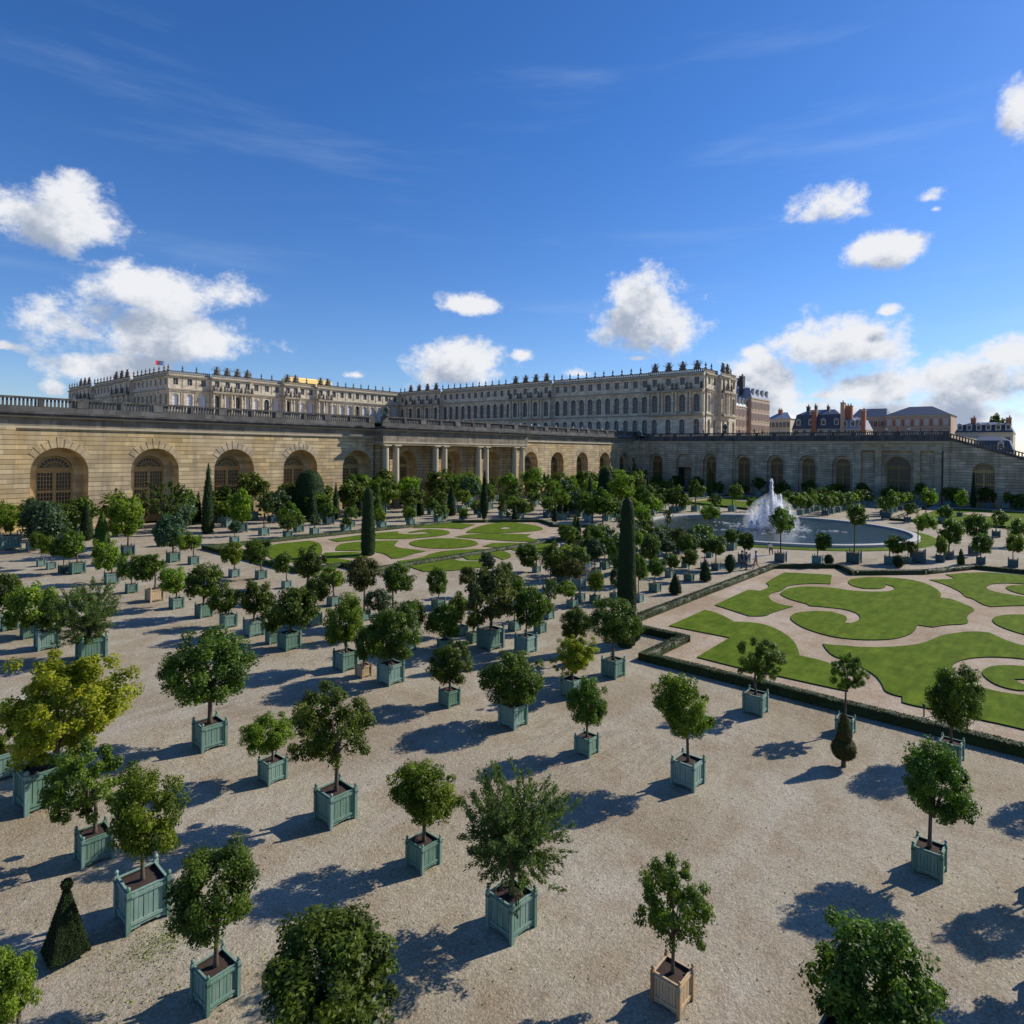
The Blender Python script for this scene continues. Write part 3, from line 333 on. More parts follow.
TOPIARY=[
('cone', 36.76, 83.99, 9.14, 1.39, 'tallest pointed cypress cone standing before the lit wall between the second and third arches'),
('cone', 23.69, 80.44, 3.95, 1.57, 'bright squat clipped cone before the wall between first and second arches'),
('cone', 24.15, 87.41, 4.58, 1.37, 'dark clipped cone under the right side of the first arch'),
('cone', 37.97, 97.0, 4.24, 1.14, 'short dark cone below the second arch, leftmost of three'),
('cone', 39.82, 96.3, 4.93, 1.42, 'middle dark cone of three left of the tallest cypress'),
('cone', 41.02, 97.0, 4.55, 0.93, 'narrow dark cone touching the tallest cypress on its left'),
('cone', 48.68, 97.0, 4.39, 1.3, 'dark cone under the third arch of the lit arcade'),
('cone', 53.89, 97.0, 4.99, 1.37, 'dark cone left of the big domed yew'),
('cone', 53.75, 86.96, 4.86, 1.59, 'dark cone in front of the big domed yew'),
('cone', 57.79, 86.78, 5.79, 1.06, 'slender dark cone right of the big domed yew'),
('cone', 63.1, 87.93, 5.25, 0.96, 'slim dark cone just left of the clipped column on the left lawn'),
('cone', 62.61, 82.46, 5.68, 1.39, 'dark cone just right of the clipped column on the left lawn'),
('cone', 69.44, 82.35, 4.97, 1.47, 'left one of two dark cones before the first colonnade bay'),
('cone', 71.51, 82.51, 4.88, 1.17, 'right one of two dark cones before the first colonnade bay'),
('cone', 75.43, 79.08, 5.42, 1.52, 'dark cone before the second colonnade bay'),
('spindle', 75.03, 71.0, 8.03, 1.28, 'tall spindle shaped dark yew before the colonnade'),
('cone', 159.58, 70.14, 8.56, 1.49, 'thin tall cypress before the shaded wall near the projecting pier'),
('cone', 170.5, 15.49, 7.76, 0.88, 'thin dark cypress before the right end of the shaded colonnade'),
('cone', 51.28, 74.33, 2.31, 1.19, 'small broad green cone beyond the left lawn'),
('cone', 70.1, 75.34, 2.07, 0.79, 'tiny dark cone among the boxes beyond the left lawn'),
('cone', 78.65, 67.54, 2.42, 0.97, 'tiny dark cone behind the far right end of the left lawn'),
('cone', 72.3, 51.19, 2.61, 0.68, 'left one of two small dark cones left of the basin path'),
('cone', 70.92, 49.73, 2.55, 0.8, 'right one of two small dark cones left of the basin path'),
('cone', 46.98, 23.48, 1.66, 0.92, 'squat green cone by the hedge left of the basin'),
('cone', 53.51, 23.91, 1.92, 0.92, 'bulging uneven bush by the hedge below the basin'),
('ball', 59.15, 23.98, 1.69, 0.89, 'clipped upright oval bush below the basin near the strollers'),
('cone', 79.81, 8.22, 1.74, 0.59, 'small dark cone behind the right lawn'),
('ball', 69.99, 18.19, 1.11, 0.81, 'small clipped ball beside the planter right of the fountain'),
('ball', 73.9, 12.75, 1.2, 0.94, 'clipped ball beside the low dark tree right of the basin'),
('column', 41.07, 55.67, 7.02, 1.38, 'tall clipped cylindrical column rising over the left lawn'),
('column', 32.43, 19.25, 8.56, 1.08, 'tallest clipped yew column, standing in the centre of the garden'),
('ball', 33.02, 19.36, 1.85, 1.49, 'dark clipped ball at the foot of the central yew column'),
('dome', 56.18, 91.79, 7.74, 4.96, 'largest domed dark yew before the fourth arch of the lit arcade'),
('dome', 100.31, 64.25, 8.4, 3.07, 'dark domed yew before the last arches of the lit arcade'),
('dome', 44.67, 95.94, 5.39, 3.0, 'oval dark shrub right of the tallest cypress'),
('tier', 25.41, 6.03, 1.93, 0.79, 'clipped topiary ball topped by a cone, in the right foreground'),
('pyramid', 4.29, 16.6, 1.71, 0.89, 'dark four sided clipped pyramid with a ball on top, bottom left'),
('cone', 81.1, 61.31, 2.53, 0.79, 'little dark cone between boxes before the ninth arch'),
('cone', 112.07, 75.63, 6.06, 1.25, 'thin dark cypress before the last lit arches'),
('cone', 121.61, 67.35, 5.72, 1.24, 'left slim cypress near the inner corner'),
('cone', 130.51, 66.33, 5.54, 1.07, 'right slim cypress near the inner corner'),
]
CLOUDS=[(1.216,0.148,0.034,0.016),(1.309,0.085,0.032,0.012),(1.436,0.067,0.030,0.011),(1.290,0.055,0.051,0.010),(1.476,0.050,0.031,0.010),(1.384,0.194,0.020,0.012),(1.049,0.144,0.032,0.008),(0.500,0.082,0.034,0.009),(0.615,0.112,0.024,0.009),(1.436,0.313,0.011,0.008),(0.243,0.287,0.068,0.042),(0.352,0.217,0.092,0.035),(0.352,0.154,0.133,0.040),(0.303,0.106,0.061,0.025),(0.175,0.122,0.025,0.008),(0.771,0.134,0.073,0.038),(0.871,0.150,0.027,0.016),(0.963,0.123,0.031,0.014),(1.072,0.216,0.076,0.070),(1.310,0.335,0.048,0.025),(1.383,0.274,0.042,0.024),(1.521,0.417,0.030,0.056),(1.323,0.155,0.081,0.041),(1.224,0.105,0.054,0.045),(1.367,0.090,0.048,0.027),(1.492,0.099,0.075,0.039),(1.523,0.128,0.041,0.025),(1.377,0.052,0.211,0.027),(1.430,0.329,0.028,0.015),(0.233,0.072,0.017,0.015),(0.787,0.224,0.047,0.017),]
LAWNS={
'a':[(38.02, 19.4), (43.61, 19.49), (43.51, 18.83), (43.04, 17.94), (42.42, 17.23), (41.93, 16.69), (42.37, 16.12), (42.66, 15.5), (42.62, 14.74), (41.94, 13.78), (41.07, 12.95), (39.85, 12.16), (38.48, 11.55), (37.48, 11.19), (37.48, 10.69), (37.45, 10.12), (37.19, 9.44), (36.36, 8.75), (34.97, 8.14), (33.51, 7.79), (33.4, 8.47), (33.31, 11.31), (33.16, 12.9), (33.29, 15.29), (38.18, 15.43)],
'b':[(45.57, 19.58), (52.5, 19.77), (52.79, 18.89), (54.46, 18.79), (55.94, 19.26), (56.36, 19.77), (62.58, 20.13), (63.66, 18.34), (64.48, 16.49), (59.96, 15.43), (59.54, 16.16), (58.85, 16.86), (57.35, 17.64), (56.13, 17.91), (54.3, 17.6), (53.17, 17.82), (52.13, 17.91), (51.07, 17.61), (50.0, 17.05), (49.11, 16.16), (49.2, 15.19), (46.14, 15.72), (44.87, 15.65), (44.17, 16.53)],
'c':[(52.72, 17.3), (53.96, 17.49), (55.41, 17.51), (56.86, 17.06), (57.89, 16.0), (58.36, 14.89), (58.31, 14.02), (58.22, 13.29), (58.9, 12.19), (59.9, 11.17), (60.87, 10.87), (61.85, 10.88), (62.77, 11.21), (63.2, 11.86), (61.98, 11.59), (60.61, 11.85), (59.95, 12.83), (60.36, 13.78), (61.79, 14.53), (63.76, 14.72), (65.53, 13.89), (67.03, 12.36), (67.26, 10.91), (66.75, 9.68), (64.74, 8.44), (62.09, 7.64), (60.36, 7.55), (60.55, 6.89), (59.36, 5.93), (57.68, 4.97), (56.18, 5.22), (54.37, 5.26), (52.45, 4.86), (50.96, 6.09), (49.77, 6.56), (49.68, 7.44), (48.27, 7.33), (46.81, 7.36), (45.37, 7.72), (44.27, 8.32), (43.23, 9.42), (42.86, 10.37), (42.8, 10.89), (43.09, 11.88), (43.65, 12.83), (44.65, 13.72), (45.48, 14.22), (46.94, 14.5), (48.01, 14.13), (49.06, 13.42), (49.47, 12.6), (49.17, 12.16), (48.98, 11.63), (48.01, 11.23), (46.99, 11.27), (46.98, 10.81), (48.32, 10.55), (49.72, 10.86), (50.61, 11.41), (50.94, 12.23), (50.79, 12.94), (50.53, 13.69), (50.24, 14.33), (50.76, 14.61), (51.13, 15.59), (51.73, 16.48)],
'd':[(40.8, 10.88), (40.86, 10.39), (41.27, 9.88), (41.56, 9.05), (42.71, 7.83), (44.06, 6.92), (45.35, 6.35), (47.24, 6.03), (48.47, 5.6), (49.77, 4.95), (50.61, 4.25), (50.74, 3.68), (49.78, 3.05), (49.02, 2.46), (48.71, 1.88), (48.84, 0.81), (49.05, -0.43), (48.14, -1.36), (36.19, -1.04), (33.91, -0.33), (33.8, 0.53), (33.82, 1.27), (33.85, 2.04), (33.77, 2.67), (33.94, 3.34), (33.76, 4.42), (33.62, 5.03), (33.68, 5.59), (34.46, 5.72), (34.45, 6.06), (34.68, 6.49), (35.6, 6.75), (36.6, 7.19), (37.27, 7.67), (37.71, 8.11), (38.51, 8.98), (38.63, 9.71), (39.61, 10.35)],
'd_hole':[(41.25, 4.66), (42.74, 4.41), (43.92, 3.84), (44.86, 3.07), (45.65, 1.76), (45.54, 0.51), (43.55, 0.12), (40.91, 0.31), (39.2, 0.83), (38.61, 1.47), (38.46, 1.91), (38.35, 2.54), (38.55, 3.21), (39.67, 4.08)],
'e':[(41.1, 3.35), (42.47, 3.14), (43.35, 2.64), (44.03, 1.69), (43.86, 1.02), (42.65, 0.69), (40.6, 1.01), (41.45, 1.58), (41.03, 1.97), (40.62, 1.73), (40.37, 1.54), (40.15, 1.13), (39.32, 1.5), (39.19, 2.16), (39.64, 2.77)],
'f':[(68.44, 9.36), (70.37, 7.75), (71.18, 7.77), (72.54, 8.65), (75.48, 6.98), (77.06, 5.64), (77.42, 3.05), (77.3, 0.68), (74.96, -0.97), (63.86, -0.84), (62.82, 1.07), (61.92, 2.42), (59.62, 4.23), (60.01, 4.83), (61.88, 5.52), (62.21, 6.09), (64.1, 6.54), (65.79, 7.37), (67.47, 8.38)],
'f_hole':[(68.36, 5.25), (70.22, 5.0), (71.59, 4.17), (72.33, 2.85), (71.4, 1.6), (68.82, 1.18), (66.11, 1.59), (65.61, 2.57), (66.01, 4.08), (66.86, 5.01)],
'g':[(69.05, 4.02), (70.6, 3.72), (71.8, 2.82), (70.55, 1.95), (68.44, 1.77), (66.71, 2.19), (66.67, 2.61), (67.42, 3.42)],
'h':[(54.78, 3.77), (56.37, 3.68), (57.7, 3.02), (58.8, 2.02), (59.14, 1.0), (57.86, 0.19), (55.83, -0.01), (53.44, 0.35), (52.11, 1.05), (51.87, 2.01), (52.34, 2.73), (53.24, 3.37)],
'i':[(36.63, 68.26), (38.33, 69.45), (40.97, 69.17), (42.44, 69.19), (42.32, 66.96), (40.91, 64.08), (38.26, 59.77), (35.19, 56.76), (33.22, 57.47), (32.51, 60.71)],
'j':[(44.63, 68.39), (44.24, 65.98), (46.9, 65.63), (49.05, 65.07), (51.0, 62.61), (54.01, 61.66), (57.16, 61.29), (60.06, 62.86), (61.28, 65.4), (60.25, 67.81), (56.71, 67.63), (55.69, 66.58), (57.86, 66.07), (57.94, 64.43), (56.28, 64.26), (54.46, 65.57), (54.24, 67.08), (55.64, 68.65), (52.38, 69.5), (48.09, 68.97)],
'k':[(41.38, 62.0), (43.3, 64.26), (45.41, 64.49), (48.06, 63.75), (50.09, 61.78), (47.89, 59.78), (46.75, 58.35), (46.39, 56.92), (46.88, 55.33), (47.05, 53.3), (44.55, 52.83), (42.18, 51.73), (41.44, 52.07), (42.68, 54.69), (42.93, 56.92), (42.05, 58.54), (40.44, 60.58)],
'l':[(55.39, 53.35), (54.65, 52.78), (53.82, 52.39), (52.94, 52.2), (52.06, 52.2), (51.21, 52.39), (50.42, 52.77), (49.74, 53.31), (49.19, 53.98), (48.8, 54.76), (48.57, 55.62), (48.53, 56.52), (48.68, 57.42), (49.02, 58.28), (49.54, 59.05), (50.21, 59.71), (51.02, 60.2), (51.93, 60.49), (52.87, 60.57), (53.82, 60.42), (54.7, 60.04), (55.47, 59.46), (56.08, 58.71), (56.5, 57.83), (56.7, 56.87), (56.68, 55.89), (56.44, 54.95), (56.0, 54.09)],
'm':[(38.72, 60.04), (40.96, 58.71), (41.54, 57.26), (40.8, 55.14), (39.43, 54.07), (38.7, 55.73), (37.42, 56.87), (37.73, 54.86), (37.91, 53.79), (35.25, 53.04), (35.14, 55.56)],
'n':[(59.59, 70.4), (64.05, 71.4), (67.92, 71.11), (69.08, 67.24), (63.75, 64.5), (62.81, 67.36)],
'o':[(62.01, 62.13), (67.74, 65.29), (72.66, 66.71), (75.24, 65.77), (75.18, 61.0), (72.77, 56.72), (69.87, 55.83), (65.5, 57.23), (62.99, 58.95), (61.36, 61.17)],
'o_hole':[(68.42, 61.58), (70.02, 62.11), (70.35, 61.03), (68.42, 60.09), (67.77, 60.7)],
'p':[(57.36, 59.45), (60.23, 60.05), (63.6, 58.36), (66.41, 54.14), (64.26, 53.43), (62.55, 49.72), (61.32, 48.86), (59.57, 52.03), (58.63, 54.85)],
'q':[(54.0, 51.26), (56.79, 52.35), (59.26, 50.49), (60.3, 47.68), (61.62, 47.29), (60.16, 45.23), (56.68, 43.04), (53.63, 44.56), (54.72, 47.31), (54.73, 49.22)],
'r':[(40.8, 50.52), (43.65, 50.27), (46.42, 51.7), (49.07, 52.08), (51.64, 50.96), (53.37, 48.95), (53.1, 46.58), (51.13, 44.19), (49.0, 43.61), (50.73, 47.44), (48.95, 48.76), (46.9, 48.81), (45.8, 48.12), (45.29, 46.67), (45.75, 45.57), (46.75, 44.57), (44.79, 42.27), (41.42, 42.87), (39.14, 44.63), (39.75, 47.35)],
's':[(47.05, 47.56), (48.9, 48.24), (49.96, 47.18), (49.22, 45.13), (47.5, 44.84), (46.51, 46.1)],
}
# ------------------------------------------------------------------ materials
def new_mat(name):
    m = bpy.data.materials.new(name); m.use_nodes = True
    nt = m.node_tree; nt.nodes.clear()
    out = nt.nodes.new('ShaderNodeOutputMaterial'); b = nt.nodes.new('ShaderNodeBsdfPrincipled')
    nt.links.new(b.outputs[0], out.inputs[0])
    return m, nt, b, out
def N(nt, t, **k):
    n = nt.nodes.new(t)
    for a, v in k.items():
        if a.startswith('i_'): n.inputs[a[2:].replace('_', ' ')].default_value = v
        else: setattr(n, a, v)
    return n
def noise(nt, vec, scale, detail=4, rough=.55):
    n = N(nt, 'ShaderNodeTexNoise'); n.inputs['Scale'].default_value = scale
    n.inputs['Detail'].default_value = detail; n.inputs['Roughness'].default_value = rough
    if vec is not None: nt.links.new(vec, n.inputs['Vector'])
    return n.outputs[0]
def ramp(nt, fac, stops):
    r = N(nt, 'ShaderNodeValToRGB'); el = r.color_ramp.elements
    while len(el) < len(stops): el.new(.5)
    for e, (p, c) in zip(el, stops):
        e.position = p; e.color = (c, c, c, 1) if isinstance(c, (int, float)) else (*c, 1)
    nt.links.new(fac, r.inputs[0]); return r.outputs[0]
def mix(nt, a, b, fac, mode='MIX'):
    n = N(nt, 'ShaderNodeMix', data_type='RGBA', blend_type=mode)
    for s, v in ((n.inputs[0], fac), (n.inputs[6], a), (n.inputs[7], b)):
        if isinstance(v, bpy.types.NodeSocket): nt.links.new(v, s)
        elif isinstance(v, (int, float)): s.default_value = v
        else: s.default_value = (*v, 1)
    return n.outputs[2]
def mth(nt, op, a, b=None, c=None, clamp=False):
    n = N(nt, 'ShaderNodeMath', operation=op, use_clamp=clamp)
    for i, v in enumerate((a, b, c)):
        if v is None: continue
        if isinstance(v, bpy.types.NodeSocket): nt.links.new(v, n.inputs[i])
        else: n.inputs[i].default_value = v
    return n.outputs[0]
def bump(nt, b, h, strength=.5, dist=.05):
    n = N(nt, 'ShaderNodeBump'); n.inputs['Strength'].default_value = strength; n.inputs['Distance'].default_value = dist
    nt.links.new(h, n.inputs['Height']); nt.links.new(n.outputs[0], b.inputs['Normal'])
def objc(nt): return N(nt, 'ShaderNodeTexCoord').outputs['Object']
def wpos(nt): return N(nt, 'ShaderNodeNewGeometry').outputs['Position']
def setc(nt, b, col):
    if isinstance(col, bpy.types.NodeSocket): nt.links.new(col, b.inputs['Base Color'])
    else: b.inputs['Base Color'].default_value = (*col, 1)
def simple(name, c, rough=.7, metal=0, var=.25, scale=6, bs=.0):
    m, nt, b, o = new_mat(name); v = wpos(nt)
    n = noise(nt, v, scale)
    setc(nt, b, mix(nt, tuple(x * (1 - var) for x in c), tuple(min(1, x * (1 + var)) for x in c), n))
    b.inputs['Roughness'].default_value = rough; b.inputs['Metallic'].default_value = metal
    if bs: bump(nt, b, noise(nt, v, scale * 4), bs, .02)
    return m
def gravel_mat(name='gravel', tint=(1, 1, 1)):
    m, nt, b, o = new_mat(name); v = wpos(nt)
    base = ramp(nt, noise(nt, v, .16, 6, .62), [(.30, (.250, .198, .125)), (.5, (.350, .302, .215)), (.68, (.400, .358, .278))])
    c2 = mix(nt, base, (.27, .20, .125), ramp(nt, noise(nt, v, .75, 8, .72), [(.46, 0.0), (.70, .85)]))
    fine = noise(nt, v, 14, 3, .8)
    c3 = mix(nt, c2, ramp(nt, fine, [(.30, .34), (.5, .5), (.72, .70)]), .8, 'OVERLAY')
    mp = N(nt, 'ShaderNodeMapping'); mp.inputs['Scale'].default_value = (.12, .9, 1); mp.inputs['Rotation'].default_value = (0, 0, .8); nt.links.new(v, mp.inputs['Vector'])
    n_t = noise(nt, mp.outputs[0], 1.4, 7, .7); trk = ramp(nt, mth(nt, 'ABSOLUTE', mth(nt, 'SUBTRACT', n_t, .5)), [(.0, 1.0), (.018, 0.0)])
    trk = mth(nt, 'MULTIPLY', trk, ramp(nt, noise(nt, v, .11, 3, .5), [(.52, 0.0), (.60, 1.0)]))
    c3 = mix(nt, c3, (.20, .15, .10), mth(nt, 'MULTIPLY', trk, .45))
    c3 = mix(nt, c3, (.43, .39, .33), ramp(nt, noise(nt, mp.outputs[0], .6, 5, .65), [(.52, 0.0), (.72, .5)]))
    peb = N(nt, 'ShaderNodeTexVoronoi'); peb.inputs['Scale'].default_value = 24; nt.links.new(v, peb.inputs['Vector'])
    c4 = mix(nt, c3, ramp(nt, peb.outputs['Color'], [(.15, .38), (.5, .5), (.85, .62)]), .8, 'OVERLAY')
    # leaf litter specks and scuffs
    sp = ramp(nt, noise(nt, v, 3.1, 6, .8), [(.70, 0.0), (.76, .7)])
    c5 = mix(nt, c4, (.15, .11, .065), sp)
    c6 = mix(nt, c5, tint, 1.0, 'MULTIPLY')
    setc(nt, b, c6); b.inputs['Roughness'].default_value = .95; b.inputs['Specular IOR Level'].default_value = .2
    hh = mth(nt, 'ADD', noise(nt, v, 18, 4, .7), mth(nt, 'MULTIPLY', mth(nt, 'SUBTRACT', noise(nt, v, 2.2, 6, .75), mth(nt, 'MULTIPLY', trk, .15)), 2.6))
    bump(nt, b, hh, .55, .06)
    return m
def grass_mat(name, a=(.058, .102, .007), c=(.120, .165, .014)):
    m, nt, b, o = new_mat(name); v = wpos(nt)
    n1 = noise(nt, v, .9, 6, .7); n2 = noise(nt, v, 30, 3, .7)
    mp = N(nt, 'ShaderNodeMapping'); mp.inputs['Scale'].default_value = (.25, 1.6, 1); mp.inputs['Rotation'].default_value = (0, 0, .5)
    nt.links.new(v, mp.inputs['Vector'])
    st = noise(nt, mp.outputs[0], 1.6, 3, .6)
    col = mix(nt, a, c, ramp(nt, n1, [(.32, 0.0), (.68, 1.0)]))
    col = mix(nt, col, (.16, .17, .04), ramp(nt, noise(nt, v, .45, 5, .7), [(.58, 0.0), (.75, .3)]))
    col = mix(nt, col, ramp(nt, n2, [(.3, .22), (.7, .78)]), .8, 'OVERLAY')
    col = mix(nt, col, ramp(nt, st, [(.38, .42), (.62, .58)]), .8, 'OVERLAY')
    setc(nt, b, col); b.inputs['Roughness'].default_value = .95; b.inputs['Specular IOR Level'].default_value = .05
    bump(nt, b, n2, .5, .04)
    return m
def leaf_mat(name, dark, light, trans=.30, rough=.45, spec=.16):
    m, nt, b, o = new_mat(name)
    at = N(nt, 'ShaderNodeAttribute', attribute_name='tint')
    oi = N(nt, 'ShaderNodeObjectInfo')
    sep = N(nt, 'ShaderNodeSeparateColor'); nt.links.new(at.outputs['Color'], sep.inputs[0])
    col = mix(nt, dark, light, sep.outputs[0])
    hs = N(nt, 'ShaderNodeHueSaturation')
    hs.inputs['Hue'].default_value = .5
    nt.links.new(col, hs.inputs['Color'])
    nt.links.new(mth(nt, 'MULTIPLY_ADD', oi.outputs['Random'], .030, .490), hs.inputs['Hue'])
    nt.links.new(mth(nt, 'MULTIPLY_ADD', oi.outputs['Random'], .45, .78), hs.inputs['Value'])
    nt.links.new(hs.outputs[0], b.inputs['Base Color'])
    b.inputs['Roughness'].default_value = rough; b.inputs['Specular IOR Level'].default_value = spec
    tr = N(nt, 'ShaderNodeBsdfTranslucent'); nt.links.new(mix(nt, hs.outputs[0], (1.5, 2.0, .4), 1, 'MULTIPLY'), tr.inputs[0])
    ms = N(nt, 'ShaderNodeMixShader'); ms.inputs[0].default_value = trans
    nt.links.new(b.outputs[0], ms.inputs[1]); nt.links.new(tr.outputs[0], ms.inputs[2]); nt.links.new(ms.outputs[0], o.inputs[0])
    return m
def stone_mat(name, a, c, stain=(.10, .085, .065), stain_amt=.5, joint=None, rough=.85, blocks=True, bs=.4, hue2=None):
    m, nt, b, o = new_mat(name); v = wpos(nt)
    col = mix(nt, a, c, noise(nt, v, .35, 6, .65))
    if hue2: col = mix(nt, col, hue2, ramp(nt, noise(nt, v, .12, 3, .6), [(.48, 0.0), (.62, .8)]))
    if blocks:   # individual stones differ
        sp = N(nt, 'ShaderNodeSeparateXYZ'); nt.links.new(v, sp.inputs[0])
        zz = mth(nt, 'FLOOR', mth(nt, 'DIVIDE', sp.outputs[2], joint or .6))
        uu = mth(nt, 'FLOOR', mth(nt, 'ADD', mth(nt, 'DIVIDE', mth(nt, 'ADD', sp.outputs[0], sp.outputs[1]), 1.7), mth(nt, 'MULTIPLY', zz, .37)))
        cb = N(nt, 'ShaderNodeCombineXYZ'); nt.links.new(uu, cb.inputs[0]); nt.links.new(zz, cb.inputs[1])
        wn = N(nt, 'ShaderNodeTexWhiteNoise', noise_dimensions='2D'); nt.links.new(cb.outputs[0], wn.inputs['Vector'])
        col = mix(nt, col, ramp(nt, wn.outputs[0], [(0.0, .36), (.6, .5), (1.0, .66)]), .8, 'OVERLAY')
    mp = N(nt, 'ShaderNodeMapping'); mp.inputs['Scale'].default_value = (1, 1, .14); nt.links.new(v, mp.inputs['Vector'])
    st = ramp(nt, noise(nt, mp.outputs[0], .8, 7, .7), [(.46, 0.0), (.70, 1.0)])
    col = mix(nt, col, stain, mth(nt, 'MULTIPLY', st, stain_amt))
    hgt = noise(nt, v, 3, 5, .7)
    if joint:
        sp2 = N(nt, 'ShaderNodeSeparateXYZ'); nt.links.new(v, sp2.inputs[0])
        fr = mth(nt, 'FRACT', mth(nt, 'DIVIDE', sp2.outputs[2], joint))
        j = mth(nt, 'LESS_THAN', fr, .13)
        col = mix(nt, col, (.085, .058, .035), mth(nt, 'MULTIPLY', j, .85))
        hgt = mth(nt, 'SUBTRACT', mth(nt, 'MULTIPLY', hgt, .3), j)
    setc(nt, b, col); b.inputs['Roughness'].default_value = rough; b.inputs['Specular IOR Level'].default_value = .25
    bump(nt, b, hgt, bs, .08)
    return m
M = {}
M['gravel'] = gravel_mat()
M['path'] = gravel_mat('parterre gravel', (1.12, 1.02, .98))
M['grass'] = grass_mat('lawn grass')
M['sod'] = simple('lawn edge earth', (.022, .026, .010), .95)
M['hedge'] = leaf_mat('box hedge', (.022, .036, .010), (.075, .095, .020), .05, .6, .2)
M['leaf0'] = leaf_mat('orange leaf', (.022, .042, .007), (.155, .205, .024))
M['leaf1'] = leaf_mat('open tree leaf', (.030, .052, .008), (.19, .24, .028))
M['leaf2'] = leaf_mat('bright leaf', (.050, .085, .009), (.27, .33, .030), .34)
M['leaf3'] = leaf_mat('olive leaf', (.050, .075, .020), (.17, .21, .06), .25, .5)
M['leaf4'] = leaf_mat('yellow leaf', (.14, .165, .010), (.46, .45, .030), .35)
M['leaf5'] = leaf_mat('brown leaf', (.04, .050, .012), (.14, .13, .032), .25, .6)
M['leaf6'] = leaf_mat('flat crown leaf', (.022, .046, .007), (.165, .21, .024))
M['leaf7'] = leaf_mat('blue leaf', (.035, .060, .028), (.09, .14, .065), .2)
M['yew'] = leaf_mat('clipped yew', (.012, .026, .008), (.045, .072, .017), .04, .7, .15)
M['yew2'] = leaf_mat('clipped box', (.03, .055, .008), (.10, .15, .02), .06, .7, .15)
M['yew3'] = leaf_mat('clipped ochre box', (.045, .05, .012), (.14, .125, .028), .06, .7, .15)
M['bark'] = simple('bark', (.10, .075, .05), .9, var=.4, scale=14, bs=.5)
M['soil'] = simple('potting soil', (.045, .026, .018), .98, var=.4, scale=10, bs=.8)
def planter_mat(name, a, c, worn):
    m, nt, b, o = new_mat(name); v = wpos(nt); oi = N(nt, 'ShaderNodeObjectInfo')
    col = mix(nt, a, c, noise(nt, v, 3, 5, .65))
    mp = N(nt, 'ShaderNodeMapping'); mp.inputs['Scale'].default_value = (6, 6, .8); nt.links.new(v, mp.inputs['Vector'])
    col = mix(nt, col, worn, ramp(nt, noise(nt, mp.outputs[0], 2.2, 5, .7), [(.48, 0.0), (.66, .8)]))
    hs = N(nt, 'ShaderNodeHueSaturation'); nt.links.new(col, hs.inputs['Color'])
    nt.links.new(mth(nt, 'MULTIPLY_ADD', oi.outputs['Random'], .03, .487), hs.inputs['Hue'])
    nt.links.new(mth(nt, 'MULTIPLY_ADD', oi.outputs['Random'], .6, .80), hs.inputs['Value'])
    nt.links.new(mth(nt, 'MULTIPLY_ADD', oi.outputs['Random'], -.35, 1.15), hs.inputs['Saturation'])
    nt.links.new(hs.outputs[0], b.inputs['Base Color']); b.inputs['Roughness'].default_value = .7
    bump(nt, b, noise(nt, v, 25, 3), .25, .01)
    return m
M['g'] = planter_mat('verdigris planter paint', (.088, .185, .138), (.145, .255, .192), (.24, .29, .22))
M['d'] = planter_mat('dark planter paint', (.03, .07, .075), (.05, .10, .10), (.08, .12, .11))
M['w'] = planter_mat('bare planter wood', (.33, .19, .085), (.44, .27, .13), (.24, .17, .11))
M['white'] = simple('pale stone', (.40, .38, .345), .7, var=.15)
M['rust'] = stone_mat('rusticated sandstone', (.45, .335, .18), (.57, .455, .275), stain=(.15, .125, .095), stain_amt=.55, joint=.62, hue2=(.50, .35, .15))
M['stone'] = stone_mat('sandstone', (.36, .285, .175), (.50, .41, .275), stain_amt=.35, blocks=True, hue2=(.46, .34, .17))
M['reveal'] = stone_mat('sunlit-toned recess sandstone', (.48, .36, .19), (.56, .43, .24), stain_amt=.15, hue2=(.50, .35, .15))  # recess stone made lighter: the sunlit strip is put into its colour
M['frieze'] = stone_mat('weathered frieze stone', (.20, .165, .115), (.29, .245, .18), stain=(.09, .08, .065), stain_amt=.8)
M['band'] = stone_mat('string course stone', (.44, .37, .25), (.52, .44, .31), stain_amt=.3, blocks=False)
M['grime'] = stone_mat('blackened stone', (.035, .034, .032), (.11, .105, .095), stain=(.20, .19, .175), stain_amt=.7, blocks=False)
M['parapet'] = stone_mat('lichen parapet stone', (.07, .066, .062), (.20, .19, .17), stain=(.04, .04, .037), stain_amt=.8)
M['rust2'] = stone_mat('shaded rusticated stone', (.45, .365, .235), (.56, .46, .31), stain=(.13, .12, .10), stain_amt=.6, joint=.62, hue2=(.40, .31, .19))
M['pal'] = stone_mat('palace limestone', (.54, .47, .34), (.64, .56, .42), stain_amt=.25, joint=None)
M['pal2'] = stone_mat('shade-side palace limestone', (.56, .475, .33), (.66, .565, .41), stain=(.14, .13, .12), stain_amt=.35)  # copy of the limestone, its colour retoned for the fronts in shade
M['paldark'] = simple('palace sculpture stone', (.12, .11, .09), .9, var=.5, scale=2)
M['cornice'] = stone_mat('palace cornice', (.30, .26, .19), (.40, .35, .26), stain_amt=.5, blocks=False)
M['slate'] = simple('slate roof', (.055, .065, .085), .45, var=.3, scale=3)
M['lead'] = simple('lead roof', (.22, .25, .30), .4, var=.25, scale=1)
M['brick'] = simple('red brick', (.34, .13, .075), .9, var=.35, scale=4)
M['brick2'] = simple('pink brick', (.42, .30, .205), .9, var=.3, scale=3)
M['cream'] = simple('cream plaster', (.52, .44, .31), .9, var=.12, scale=1)
M['gold'] = simple('gilded lead', (.75, .52, .16), .42, .35, .2, 2)
M['iron'] = simple('dark iron', (.03, .03, .035), .5, .4)
M['redtrim'] = simple('reddish band', (.30, .16, .10), .8)
